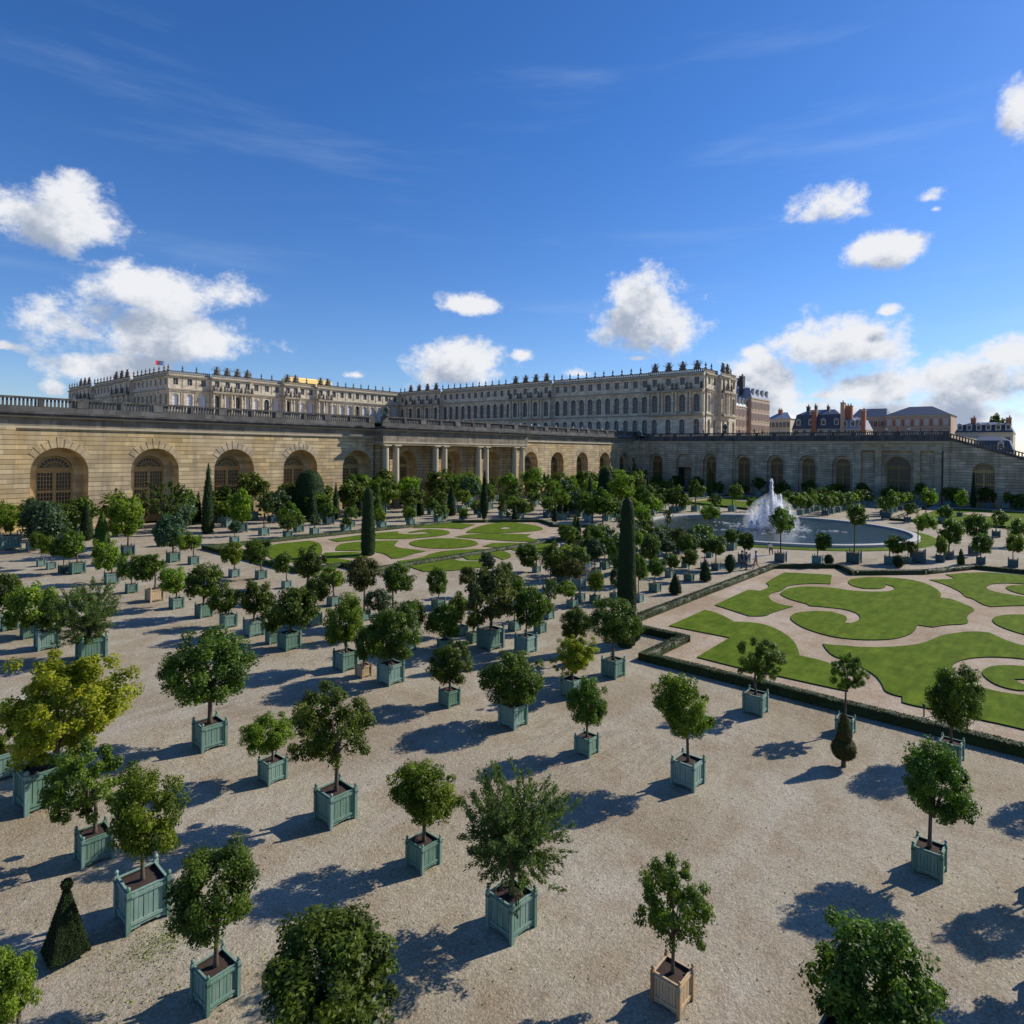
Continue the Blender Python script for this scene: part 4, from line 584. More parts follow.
def glass_mat(name, c, r=.15):
    m, nt, b, o = new_mat(name); setc(nt, b, c); b.inputs['Roughness'].default_value = r; b.inputs['Specular IOR Level'].default_value = .6; return m
M['glass'] = glass_mat('dark window glass', (.010, .012, .015), .3)
M['pane'] = simple('white window blind', (.62, .64, .68), .5, var=.1)  # plain white panes, most first-floor windows of pavilion and central block
M['frame'] = simple('window frame paint', (.45, .43, .38), .6, var=.1)
M['doorwood'] = simple('golden oak door', (.40, .25, .075), .6, var=.35, scale=2)
M['doorwood2'] = simple('dark shade-toned oak door', (.24, .145, .04), .6, var=.35, scale=2)  # oak darkened, shade of the right wall's arches put into the colour
M['skin'] = simple('skin', (.45, .27, .19), .6, var=.05)
M['hair'] = simple('hair', (.04, .025, .015), .7)
def cloth(n, c): M[n] = simple('cloth ' + n, c, .85, var=.1)
for n, c in (('whitecloth', (.66, .66, .70)), ('navy', (.02, .03, .08)), ('blue', (.08, .16, .42)), ('lightblue', (.30, .42, .62)), ('pink', (.55, .25, .24)), ('black', (.02, .02, .022)), ('denim', (.06, .09, .16)), ('red', (.5, .04, .04)), ('yellow', (.7, .55, .08)), ('greycloth', (.2, .2, .22)), ('khaki', (.3, .25, .17))): cloth(n, c)
def water_mat():
    m, nt, b, o = new_mat('basin water'); v = wpos(nt)
    setc(nt, b, mix(nt, (.012, .028, .018), (.016, .034, .028), noise(nt, v, .2)))
    b.inputs['Roughness'].default_value = .12; b.inputs['IOR'].default_value = 1.30; b.inputs['Specular IOR Level'].default_value = .25
    mp = N(nt, 'ShaderNodeMapping'); mp.inputs['Scale'].default_value = (1, 1.0, 1); nt.links.new(v, mp.inputs['Vector'])
    bump(nt, b, mth(nt, 'ADD', noise(nt, v, 2.2, 4, .6), noise(nt, v, 6, 3, .6)), .35, .10)
    return m
M['water'] = water_mat()
def spray_mat():
    m, nt, b, o = new_mat('water spray'); setc(nt, b, (.85, .88, .93)); b.inputs['Roughness'].default_value = .4
    tr = N(nt, 'ShaderNodeBsdfTranslucent'); tr.inputs[0].default_value = (.9, .93, .98, 1)
    ms = N(nt, 'ShaderNodeMixShader'); ms.inputs[0].default_value = .7
    nt.links.new(b.outputs[0], ms.inputs[1]); nt.links.new(tr.outputs[0], ms.inputs[2]); nt.links.new(ms.outputs[0], o.inputs[0])
    return m
M['spray'] = spray_mat()
def mist_mat():
    m = bpy.data.materials.new('fountain mist'); m.use_nodes = True; nt = m.node_tree; nt.nodes.clear()
    o = nt.nodes.new('ShaderNodeOutputMaterial'); pv = nt.nodes.new('ShaderNodeVolumePrincipled')
    pv.inputs['Color'].default_value = (.99, .99, 1, 1); pv.inputs['Anisotropy'].default_value = .45; pv.inputs['Density'].default_value = .10
    nt.links.new(pv.outputs[0], o.inputs['Volume'])
    return m
M['mist'] = mist_mat()

# ------------------------------------------------------------------ helpers
def link(name, data, parent=None, loc=(0, 0, 0), rz=0, scale=(1, 1, 1)):
    o = bpy.data.objects.new(name, data); COL.objects.link(o)
    if parent: o.parent = parent
    o.location = loc; o.rotation_euler = (0, 0, rz); o.scale = scale
    return o
def tag(o, label, cat, group=None, kind=None):
    if label: o['label'] = label
    if cat: o['category'] = cat
    if group: o['group'] = group
    if kind: o['kind'] = kind
    return o
def thing(name, label, cat, loc=(0, 0, 0), rz=0, group=None):
    return tag(link(name, None, None, loc, rz), label, cat, group)
class MB:
    def __init__(s): s.v = []; s.f = []; s.m = []; s.mats = []
    def mi(s, mat):
        if mat not in s.mats: s.mats.append(mat)
        return s.mats.index(mat)
    def add(s, vs, fs, mat):
        b = len(s.v); s.v += [tuple(v) for v in vs]; i = s.mi(mat)
        for f in fs: s.f.append(tuple(b + k for k in f)); s.m.append(i)
    def box(s, x0, x1, y0, y1, z0, z1, mat):
        v = [(x, y, z) for z in (z0, z1) for y in (y0, y1) for x in (x0, x1)]
        s.add(v, [(0, 2, 3, 1), (4, 5, 7, 6), (0, 1, 5, 4), (2, 6, 7, 3), (0, 4, 6, 2), (1, 3, 7, 5)], mat)
    def tube(s, pts, rad, mat, n=8, cap=True):
        pts = [Vector(p) for p in pts]; vs = []; b = []
        for i, p in enumerate(pts):
            d = (pts[min(i + 1, len(pts) - 1)] - pts[max(i - 1, 0)]).normalized()
            a = d.orthogonal().normalized() if abs(d.z) < .95 else Vector((1, 0, 0)); a = (a - d * a.dot(d)).normalized(); c = d.cross(a)
            r = rad[i] if isinstance(rad, (list, tuple)) else rad
            for k in range(n):
                t = 2 * pi * k / n; vs.append(p + a * cos(t) * r + c * sin(t) * r)
        fs = [(i * n + k, i * n + (k + 1) % n, (i + 1) * n + (k + 1) % n, (i + 1) * n + k) for i in range(len(pts) - 1) for k in range(n)]
        if cap: fs += [tuple(range(n))[::-1], tuple((len(pts) - 1) * n + k for k in range(n))]
        s.add(vs, fs, mat)
    def lathe(s, prof, mat, n=12, cx=0, cy=0, z0=0):
        vs = [(cx + r * cos(2 * pi * k / n), cy + r * sin(2 * pi * k / n), z0 + z) for r, z in prof for k in range(n)]
        fs = [(i * n + k, i * n + (k + 1) % n, (i + 1) * n + (k + 1) % n, (i + 1) * n + k) for i in range(len(prof) - 1) for k in range(n)]
        fs += [tuple(range(n))[::-1], tuple((len(prof) - 1) * n + k for k in range(n))]
        s.add(vs, fs, mat)
    def mesh(s, name, smooth=False):
        me = bpy.data.meshes.new(name); me.from_pydata(s.v, [], s.f)
        for m in s.mats: me.materials.append(M[m])
        me.polygons.foreach_set('material_index', s.m)
        if smooth: me.polygons.foreach_set('use_smooth', [True] * len(me.polygons))
        me.update(); return me
    def obj(s, name, parent=None, smooth=False, **k): return link(name, s.mesh(name, smooth), parent, **k)
def np_mesh(name, V, F, mats, tint=None, mi=None, smooth=False):
    me = bpy.data.meshes.new(name); nv, nf, k = len(V), len(F), F.shape[1]
    me.vertices.add(nv); me.vertices.foreach_set('co', V.astype('f').ravel())
    me.loops.add(nf * k); me.loops.foreach_set('vertex_index', F.astype('i').ravel())
    me.polygons.add(nf); me.polygons.foreach_set('loop_start', np.arange(0, nf * k, k, dtype='i'))
    if smooth: me.polygons.foreach_set('use_smooth', [True] * nf)
    for m in mats: me.materials.append(M[m])
    if mi is not None: me.polygons.foreach_set('material_index', mi.astype('i'))
    me.update(calc_edges=True)
    if tint is not None:
        a = me.color_attributes.new('tint', 'FLOAT_COLOR', 'CORNER')
        c = np.ones((nf * k, 4), 'f'); c[:, :3] = np.repeat(tint, k)[:, None]; a.data.foreach_set('color', c.ravel())
    me.validate(); return me

# ------------------------------------------------------------------ foliage
def leaves(P, Nn, L, W, rng, droop=.0, axis=None):
    n = len(P); Nn = Nn / (np.linalg.norm(Nn, axis=1, keepdims=True) + 1e-9)
    d = rng.normal(size=(n, 3)) if axis is None else axis + rng.normal(size=(n, 3)) * .45
    d[:, 2] -= droop
    d -= Nn * (d * Nn).sum(1, keepdims=True); d /= np.linalg.norm(d, axis=1, keepdims=True) + 1e-9
    s = np.cross(Nn, d); l = (L * rng.uniform(.7, 1.3, n))[:, None]; w = (W * rng.uniform(.7, 1.3, n))[:, None]
    V = np.stack([P - d * l * .5, P + s * w * .5 - Nn * w * .12, P + d * l * .5, P - s * w * .5 - Nn * w * .12], 1).reshape(-1, 3)
    return V, np.arange(n * 4).reshape(n, 4)
def crown_mesh(name, seed, mat, nclu, nleaf, L, W, shape='round', cr=.24):
    rng = np.random.default_rng(seed)
    C = []
    lob = rng.normal(size=(5, 3)); lob /= np.linalg.norm(lob, axis=1, keepdims=True); la = rng.uniform(-.34, .3, 5)
    while len(C) < nclu:
        d = rng.normal(size=3); d /= np.linalg.norm(d)
        r = rng.uniform(.25, 1.0) ** .42
        if shape == 'open': r = rng.uniform(.3, 1.12) ** .6
        if shape == 'feather': r = rng.uniform(.2, 1.2) ** .7
        f = 1 + sum(a * max(0, float(d @ q)) ** 3 for a, q in zip(la, lob))
        if rng.random() < .22: r *= rng.uniform(1.06, 1.28)
        p = d * r * f * (1 - cr * .55)
        if shape in ('round', 'flat') and p[2] < -.72: continue
        if shape == 'open' and rng.random() < .25 * (p[2] < 0): continue
        C.append(p)
    C = np.array(C); per = nleaf // nclu
    ax = None
    if shape == 'feather':
        # shoots: leaves set along lines running outward and up
        k = np.repeat(np.arange(nclu), per); t = rng.uniform(0, 1, len(k))
        dirn = C / (np.linalg.norm(C, axis=1, keepdims=True) + 1e-6) + np.array([0, 0, .55]) + rng.normal(size=C.shape) * .25
        dirn /= np.linalg.norm(dirn, axis=1, keepdims=True)
        P = C[k] + dirn[k] * (t[:, None] - .4) * .36 + rng.normal(size=(len(k), 3)) * .028
        Nn = rng.normal(size=P.shape); ax = dirn[k] * 1.4
    else:
        k = np.repeat(np.arange(nclu), per)
        q = rng.normal(size=(len(k), 3)); q /= np.linalg.norm(q, axis=1, keepdims=True)
        rr = rng.uniform(.15, 1, len(k)) ** .5
        sz = rng.uniform(.7, 1.25, nclu)[k]
        P = C[k] + q * (rr * cr * sz)[:, None]
        Nn = q * .7 + C[k] * .5 + rng.normal(size=P.shape) * .55 + np.array([0, 0, .35])
    V, F = leaves(P, Nn, L, W, rng, .25, ax)
    ct = rng.uniform(0, .55, nclu)[k]; tint = np.clip(ct + rng.uniform(-.1, .45, len(k)) * rng.random(len(k)) ** .5, 0, 1)
    return np_mesh(name, V, F, [mat], tint)
def branch_mesh(name, seed, n=7):
    r = random.Random(seed); m = MB()
    for i in range(n):
        a = 2 * pi * i / n + r.uniform(-.4, .4); e = r.uniform(.25, .9); l = r.uniform(.55, .8)
        p1 = (cos(a) * l * .5 * cos(e), sin(a) * l * .5 * cos(e), -.75 + l * .8 * sin(e)); p2 = (cos(a + .2) * l * cos(e), sin(a + .2) * l * cos(e), -.6 + l * 1.25 * sin(e))
        m.tube([(0, 0, -1.0), p1, p2], [.035, .022, .008], 'bark', 5, False)
    m.tube([(0, 0, -1.05), (0.02, 0, -.3), (0, .03, .4)], [.05, .035, .01], 'bark', 6, False)
    return m.mesh(name, True)
SH = {0: 'round', 1: 'open', 2: 'round', 3: 'feather', 4: 'open', 5: 'open', 6: 'round', 7: 'round'}
CR = {}
for k in range(8):
    s = SH[k]
    wide = {3: .35, 4: .55}.get(k, .5)
    if k in (0, 1, 2, 3, 4, 6):
        CR[k, 0] = [crown_mesh('crown_leaves', 100 + k * 10 + j, 'leaf%d' % k, {'round': 115, 'open': 85, 'feather': 330}[s] * (2 if k == 4 else 1), {'round': 15500, 'open': 12500, 'feather': 24000}[s] * (2 if k == 4 else 1), (.086 if s != 'feather' else .075) * (.75 if k == 4 else 1), (.086 if s != 'feather' else .070) * wide * (.75 if k == 4 else 1), s, .21 if s == 'round' else .18 * (.8 if k == 4 else 1)) for j in range(2)]
    CR[k, 1] = [crown_mesh('crown_leaves', 300 + k * 10 + j, 'leaf%d' % k, 70, 5200, .135, .135 * wide * 1.1, s, .25) for j in range(3)]
    CR[k, 2] = [crown_mesh('crown_leaves', 500 + k * 10 + j, 'leaf%d' % k, 48, 1900, .19, .19 * .62, s, .28) for j in range(3)]
BR = [branch_mesh('branches', i) for i in range(3)]
def trunk_mesh(name, seed, r0, r1):
    r = random.Random(seed); m = MB(); a, b = r.uniform(-.03, .03), r.uniform(-.03, .03)
    m.tube([(0, 0, 0), (a * .3, b * .3, .12), (a, b, .5), (0, 0, 1.0)], [r0 * 1.35, r0, (r0 + r1) / 2, r1], 'bark', 8)
    return m.mesh(name, True)
TR = [trunk_mesh('trunk', i, .055, .042) for i in range(3)]
# planters (unit cube)
def planter_meshes(mt):
    m = MB(); h = .43
    for (ax, sg) in ((0, 1), (0, -1), (1, 1), (1, -1)):
        def bx(a0, a1, n0, n1, z0, z1, mat):
            if sg < 0: n0, n1 = -n1, -n0
            if ax == 0: m.box(n0, n1, a0, a1, z0, z1, mat)
            else: m.box(a0, a1, n0, n1, z0, z1, mat)
        npk = 8; w = .86 / npk
        for i in range(npk): bx(-.43 + i * w + .006, -.43 + (i + 1) * w - .006, .405, .43 + (.008 if i % 2 else 0), .13, .93, mt)
        bx(-.425, .425, .39, .404, .12, .94, 'soil')
        bx(-.43, .43, .425, .462, .82, .90, mt); bx(-.43, .43, .425, .462, .17, .25, mt)
        bx(-.43, .43, .39, .445, .935, .965, mt)
        bx(-.40, -.18, .41, .445, .07, .125, mt); bx(.18, .40, .41, .445, .07, .125, mt); bx(-.2, .2, .41, .44, .1, .128, mt)
    body = m.mesh('planter_box')
    p = MB(); p.box(-.05, .05, -.05, .05, 0, 1.0, mt); p.box(-.058, .058, -.058, .058, .83, .89, 'd' if mt == 'g' else 'g'); p.lathe([(.02, 0), (.028, .02), (.05, .05), (.055, .08), (.04, .115), (.01, .135)], mt, 8, 0, 0, 1.0)
    post = p.mesh('corner_post')
    s = MB(); n = 8; g = random.Random(3)
    vs = [(-.4 + .8 * i / n, -.4 + .8 * j / n, .86 + g.uniform(-.015, .015) + .03 * (1 - hypot(i - n / 2, j - n / 2) / n)) for j in range(n + 1) for i in range(n + 1)]
    s.add(vs, [(j * (n + 1) + i, j * (n + 1) + i + 1, (j + 1) * (n + 1) + i + 1, (j + 1) * (n + 1) + i) for j in range(n) for i in range(n)], 'soil')
    soil = s.mesh('soil', True)
    q = MB()
    q.box(-.43, .43, -.43, .43, .1, .90, mt)
    for x in (-.45, .45):
        for y in (-.45, .45):
            q.box(x - .05, x + .05, y - .05, y + .05, 0, 1.0, mt); q.lathe([(.02, 0), (.05, .05), (.04, .11), (.01, .13)], mt, 6, x, y, 1.0)
    for z in (.18, .82):
        q.box(-.465, .465, -.40, .40, z, z + .07, mt); q.box(-.40, .40, -.465, .465, z, z + .07, mt)
    for i in range(5):
        a = -.33 + i * .165; q.box(a - .012, a + .012, -.438, .438, .26, .81, 'd' if mt == 'g' else mt); q.box(-.438, .438, a - .012, a + .012, .26, .81, 'd' if mt == 'g' else mt)
    low = q.mesh('planter_box')
    return body, post, soil, low
PL = {k: planter_meshes(k) for k in ('g', 'w', 'd')}
SOILS = MB(); SOILS.box(-.42, .42, -.42, .42, .80, .915, 'soil'); SOILFLAT = SOILS.mesh('soil')
GRP = ['boxed trees of the near and middle garden', 'boxed trees in the rows before the sunlit arcade', 'boxed trees by the shaded wall', 'boxed trees behind the basin', 'boxed trees in the thickets']
NAMES = {0: 'boxed_orange_tree', 1: 'boxed_tree', 2: 'boxed_lemon_tree', 3: 'boxed_olive_tree', 4: 'boxed_yellow_tree', 5: 'boxed_tree', 6: 'boxed_orange_tree', 7: 'boxed_tree'}
def make_tree(i, t):
    X, Y, s, hb, bm, k, hc, rx, rz, ox, oy, gi, label = t
    rng = random.Random(i * 7 + 1); Z = X * sin(YAW) + Y * cos(YAW)
    lod = 0 if Z < 34 else (1 if Z < 75 else 2)
    if (k, lod) not in CR: lod = 1
    r = thing(NAMES[k], label, 'potted tree', (X, Y, 0), radians(rng.uniform(-3, 3)), GRP[gi])
    pm = bm if bm != 'o' else 'g'
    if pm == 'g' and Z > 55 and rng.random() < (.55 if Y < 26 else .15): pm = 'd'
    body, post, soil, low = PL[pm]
    if Z < 45:
        b = link('planter_box', body, r, scale=(s, s, hb))
        for x in (-.45, .45):
            for y in (-.45, .45): link('corner_post', post, b, (x, y, 0))
        link('soil', soil, r, scale=(s, s, hb))
    else:
        b = link('planter_box', low, r, scale=(s, s, hb)); link('soil', SOILFLAT, r, scale=(s, s, hb))
    tl = hc - hb * .85 - rz * .15
    tt = TR[i % 3]; w = max(.7, min(1.6, rx)) * (1.0 if Z < 80 else 1.3)
    tro = link('trunk', tt, r, (0, 0, hb * .85), rng.uniform(0, 6), (w, w, max(.2, tl)))
    if lod < 2: link('branches', BR[i % 3], r, (ox * .6, oy * .6, hc), rng.uniform(0, 6), (rx * .95, rx * .95, rz * .9))
    cm = CR[k, lod]
    link('crown', cm[rng.randrange(len(cm))], r, (ox, oy, hc), rng.uniform(0, 6.28), (rx * 1.04, rx * 1.04, rz * 1.04))
    return r

# ------------------------------------------------------------------ topiary
def topiary_mesh(name, prof, mat, n, nleaf, L, seed, square=False):
    """prof: list of (r,z) -> displaced body plus a coat of tiny leaf faces"""
    rng = np.random.default_rng(seed); V = []; F = []
    pr = []
    for (r0, z0), (r1, z1) in zip(prof[:-1], prof[1:]):
        st = max(1, int(hypot(r1 - r0, z1 - z0) / max(.12, L * 1.3)))
        for i in range(st): pr.append((r0 + (r1 - r0) * i / st, z0 + (z1 - z0) * i / st))
    pr.append(prof[-1])
    def sq(a):
        if not square: return 1
        a = (a % (pi / 2)) - pi / 4; return 1 / max(.72, cos(a)) * .72 * 1.05
    for r, z in pr:
        for k in range(n):
            a = 2 * pi * k / n; rr = r * sq(a + pi / 4 * 0) * (1 + rng.uniform(-.055, .055)); V.append((rr * cos(a), rr * sin(a), z + rng.uniform(-.01, .01)))
    m = len(pr)
    for i in range(m - 1):
        for k in range(n): F.append((i * n + k, i * n + (k + 1) % n, (i + 1) * n + (k + 1) % n, (i + 1) * n + k))
    V = np.array(V); F = np.array(F)
    # leaf coat
    A = V[F]; ar = np.linalg.norm(np.cross(A[:, 2] - A[:, 0], A[:, 3] - A[:, 1]), axis=1); idx = rng.choice(len(F), nleaf, p=ar / ar.sum())
    u, v = rng.random((2, nleaf)); Q = A[idx]
    P = (Q[:, 0] * ((1 - u) * (1 - v))[:, None] + Q[:, 1] * (u * (1 - v))[:, None] + Q[:, 2] * (u * v)[:, None] + Q[:, 3] * ((1 - u) * v)[:, None])
    Nn = np.cross(A[idx, 1] - A[idx, 0], A[idx, 3] - A[idx, 0]); Nn /= np.linalg.norm(Nn, axis=1, keepdims=True) + 1e-9
    P = P + Nn * (rng.uniform(-.2, .7, nleaf) + 0.5 * (rng.random(nleaf) < .1))[:, None] * L
    LV, LF = leaves(P, Nn + rng.normal(size=P.shape) * .6, L, L * .6, rng)
    tint = np.concatenate([np.full(len(F), .15), rng.uniform(0, 1, nleaf) ** 1.3])
    return np_mesh(name, np.concatenate([V, LV]), np.concatenate([F, LF + len(V)]), [mat], tint)
def ball(r, zc, n=9, a0=-pi / 2 + .15, a1=pi / 2 - .05): return [(r * cos(a0 + (a1 - a0) * i / n), zc + r * sin(a0 + (a1 - a0) * i / n)) for i in range(n + 1)]
def make_topiary(i, t):
    kind, X, Y, h, w, label = t; Z = X * sin(YAW) + Y * cos(YAW); R = w / 2
    L = .05 if Z < 45 else (.12 if Z < 80 else .18); sq = False; mat = ['yew', 'yew2'][1 if (i % 5 == 1 and i < 30) else 0]
    nl = int(min(9000, 6 * R * h / (L * L * .6) * 1.1)) + 200
    z0 = .12
    if kind == 'cone': prof = [(R * .85, z0), (R, h * .12), (R * .93, h * .3), (R * .62, h * .62), (R * .3, h * .86), (.03, h)]
    elif kind == 'spindle': prof = [(R * .3, z0), (R * .8, h * .15), (R, h * .35), (R * .7, h * .5), (R * .55, h * .6), (R * .35, h * .8), (.03, h)]
    elif kind == 'column': prof = [(R * .92, z0), (R, h * .15), (R * .98, h * .4), (R * .82, h * .7), (R * .66, h * .93), (R * .5, h * .98), (R * .25, h * 1.0), (.02, h * 1.01)]
    elif kind == 'ball': prof = [(R * .3, .05)] + [(r, z) for r, z in ball(R, h / 2)]; prof = [(r, .05 + (z - (h / 2 - R)) / (2 * R) * (h - .05)) for r, z in prof[1:]]
    elif kind == 'dome': prof = [(R * .85, .5), (R, h * .3), (R * .98, h * .5), (R * .85, h * .72), (R * .55, h * .92), (.05, h)]
    elif kind == 'tier':
        mat = 'yew3'; rb = R; prof = ball(rb, .26 + rb, 9, -pi / 2 + .2, pi / 2 - .55); zt = prof[-1][1]; prof = prof + [(R * .62, zt + .02), (R * .5, zt + .3), (R * .28, h * .92), (.03, h)]
    elif kind == 'pyramid':
        sq = True; R = .50; prof = [(R, .12), (R * .10, h * .88)] + ball(.12, h * .93, 7, -pi / 2 + .5, pi / 2 - .05)
    if kind == 'pyramid': L = .03; nl = 14000
    r = thing({'cone': 'topiary_cone', 'spindle': 'topiary_spindle', 'column': 'topiary_column', 'ball': 'topiary_ball', 'dome': 'domed_yew', 'tier': 'tiered_topiary', 'pyramid': 'topiary_pyramid'}[kind], label, 'topiary', (X, Y, 0), pi / 4 if sq else 0, 'clipped yews and box topiaries')
    link('clipped_foliage', topiary_mesh('clipped_foliage', prof, mat, 48 if Z < 45 else 18, nl, L, i, sq), r)
    tk = MB(); tk.tube([(0, 0, 0), (0, 0, max(.3, .6 if kind == 'dome' else .3))], [.09, .07] if kind != 'dome' else [.3, .25], 'bark', 8); tk.obj('trunk', r, True)
    return r
# ------------------------------------------------------------------ architecture
class Plane:
    """frame on a facade: u along, n outward, z up"""
    def __init__(s, O, U, Nn): s.O = Vector(O); s.U = Vector(U).normalized(); s.N = Vector(Nn).normalized()
    def p(s, u, n, z): q = s.O + s.U * u + s.N * n; return (q.x, q.y, z)
class FB(MB):
    def __init__(s, pl): super().__init__(); s.pl = pl
    def q(s, pts, mat): s.add([s.pl.p(*a) for a in pts], [tuple(range(len(pts)))], mat)
    def bx(s, u0, u1, n0, n1, z0, z1, mat):
        v = [s.pl.p(u, n, z) for z in (z0, z1) for n in (n0, n1) for u in (u0, u1)]
        s.add(v, [(0, 2, 3, 1), (4, 5, 7, 6), (0, 1, 5, 4), (2, 6, 7, 3), (0, 4, 6, 2), (1, 3, 7, 5)], mat)
    def rect(s, u0, u1, z0, z1, mat, n=0): s.q([(u0, n, z0), (u1, n, z0), (u1, n, z1), (u0, n, z1)], mat)
    def bay(s, u0, u1, z0, z1, uc, w, zb, zt, arch, depth, mat, rev, n=0, seg=14):
        """wall panel with one opening (half width w, from zb to zt)"""
        if uc - w > u0 + 1e-4: s.rect(u0, uc - w, z0, z1, mat, n)
        if u1 > uc + w + 1e-4: s.rect(uc + w, u1, z0, z1, mat, n)
        if zb > z0 + 1e-4: s.rect(uc - w, uc + w, z0, zb, mat, n)
        if arch:
            zs = zt - w; A = [(uc - w * cos(pi * i / seg), zs + w * sin(pi * i / seg)) for i in range(seg + 1)]
        else: A = [(uc - w, zt), (uc + w, zt)]; zs = zt
        for (a, b), (c, d) in zip(A[:-1], A[1:]):
            s.q([(a, n, b), (c, n, d), (c, n, z1), (a, n, z1)], mat)
            s.q([(a, n, b), (c, n, d), (c, n - depth, d), (a, n - depth, b)], rev)
        s.q([(uc - w, n, zb), (uc - w, n, zs), (uc - w, n - depth, zs), (uc - w, n - depth, zb)], rev)
        s.q([(uc + w, n, zb), (uc + w, n, zs), (uc + w, n - depth, zs), (uc + w, n - depth, zb)], rev)
        s.q([(uc - w, n, zb), (uc + w, n, zb), (uc + w, n - depth, zb), (uc - w, n - depth, zb)], rev)
    def arch_pane(s, uc, w, zb, zt, n, mat, arch=True, seg=14):
        if arch:
            zs = zt - w; pts = [(uc - w, n, zb), (uc + w, n, zb)] + [(uc + w * cos(pi * i / seg), n, zs + w * sin(pi * i / seg)) for i in range(seg + 1)]
        else: pts = [(uc - w, n, zb), (uc + w, n, zb), (uc + w, n, zt), (uc - w, n, zt)]
        s.q(pts, mat)
def rotz_of(pl): return atan2(pl.U.y, pl.U.x)
def place(pl, u, n, z): return pl.p(u, n, z)
LOC = Plane((0, 0, 0), (1, 0, 0), (0, -1, 0))     # local frame of copied parts: outward = -Y
def door_parts(w, h, wood):
    """tall arched glazed door, half width w, height h (springing h-w), standing at z 0"""
    m = FB(LOC); zs = h - w
    m.bx(-w, -w + .22, -.05, .12, 0, zs, wood); m.bx(w - .22, w, -.05, .12, 0, zs, wood); m.bx(-.2, .2, -.04, .16, 0, zs, wood)
    m.bx(-w, w, -.05, .18, zs - .25, zs + .45, wood)
    for z in (0, zs * .28, zs * .62): m.bx(-w, w, -.04, .10, z, z + (.9 if z == 0 else .32), wood)
    npn = 4
    for sg in (-1, 1):
        for i in range(1, npn + 1):
            u = sg * (.2 + (w - .42) * i / (npn + 1)); m.bx(u - .035, u + .035, -.03, .05, 0, zs, wood)
    z = .9
    while z < zs - .2: m.bx(-w, w, -.03, .045, z, z + .07, wood); z += .55
    for i in range(1, 12):
        a = pi * i / 12; c, s_ = cos(a), sin(a); r0, r1 = .6, w - .02; zc = zs
        m.add([(c * r0 - s_ * .045, -.05, zc + s_ * r0 + c * .045), (c * r1 - s_ * .045, -.05, zc + s_ * r1 + c * .045), (c * r1 + s_ * .045, -.05, zc + s_ * r1 - c * .045), (c * r0 + s_ * .045, -.05, zc + s_ * r0 - c * .045)], [(0, 1, 2, 3)], wood)
    for rr, th in ((w - .1, .11), (w * .62, .06), (.62, .08)):
        P = [(rr * cos(pi * i / 16), zs + rr * sin(pi * i / 16)) for i in range(17)]; Q = [((rr - th * 2) * cos(pi * i / 16), zs + (rr - th * 2) * sin(pi * i / 16)) for i in range(17)]
        for i in range(16): m.q([(P[i][0], .06, P[i][1]), (P[i + 1][0], .06, P[i + 1][1]), (Q[i + 1][0], .06, Q[i + 1][1]), (Q[i][0], .06, Q[i][1])], wood)
    g = FB(LOC); g.arch_pane(0, w, 0, h, -.02, 'glass')
    return m.mesh('arched_door'), g.mesh('glass')
def add_door(root, pl, u, n, z, w, meshes):
    d = link('arched_door', meshes[0], root, place(pl, u, n, z), rotz_of(pl)); link('glass', meshes[1], d); return d
def voussoirs(m, uc, w, zs, mat, n=0, cnt=9, ln=1.15, span=.62):
    for i in range(cnt):
        a = pi / 2 + (i - (cnt - 1) / 2) * span * pi / cnt
        da = span * pi / cnt / 2 * .86; r0 = w; r1 = w + ln * (1.25 if i == cnt // 2 else (1.0 if i % 2 else .86))
        P = []
        for nn in (n - .02, n + .05):
            for r, q in ((r0, a - da), (r1, a - da * .97), (r1, a + da * .97), (r0, a + da)): P.append(m.pl.p(uc - r * cos(q), nn, zs + r * sin(q)))
        m.add(P, [(4, 5, 6, 7), (0, 1, 5, 4), (1, 2, 6, 5), (2, 3, 7, 6), (3, 0, 4, 7)], mat)
def balustrade(m, pl, u0, u1, n, z0, mat='grime', alt='parapet', h=1.9, blk=9.5, bal=.42):
    """plinth, balusters between solid dies, rail"""
    b = FB(pl); b.mats = m.mats; b.v = m.v; b.f = m.f; b.m = m.m
    b.bx(u0, u1, n - .55, n, z0, z0 + h * .36, alt); b.bx(u0, u1, n - .52, n + .06, z0 + h * .86, z0 + h, mat)
    u = u0
    while u < u1 - .1:
        e = min(u + blk, u1); d = min(1.3, e - u)
        b.bx(u, u + d, n - .56, n + .05, z0 + h * .36, z0 + h * .86, alt)
        b.bx(u + blk * .55, min(u + blk * .55 + .5, e), n - .54, n + .03, z0 + h * .36, z0 + h * .86, mat) if u + blk * .55 + .5 < e else None
        x = u + d + .2
        while x < e - .1: b.bx(x, x + bal * .5, n - .38, n - .14, z0 + h * .36, z0 + h * .86, 'parapet'); x += bal
        u = e
def column(pl, root, u, n, z0, z1, r, mat, name='column', seg=14):
    m = MB(); h = z1 - z0
    m.lathe([(r * 1.0, .0), (r, h * .3), (r * .84, h - .5)], mat, seg, 0, 0, .55)
    m.v = [(x, y, min(z, h - .45)) if z > h - .45 else (x, y, z) for x, y, z in m.v]
    m.box(-r * 1.25, r * 1.25, -r * 1.25, r * 1.25, 0, .35, mat); m.lathe([(r * 1.2, .35), (r * 1.2, .5), (r * 1.02, .56)], mat, seg)
    m.lathe([(r * .9, h - .5), (r * 1.1, h - .3), (r * 1.1, h - .22)], mat, seg); m.box(-r * 1.18, r * 1.18, -r * 1.18, r * 1.18, h - .22, h, mat)
    return m.mesh('column', False)
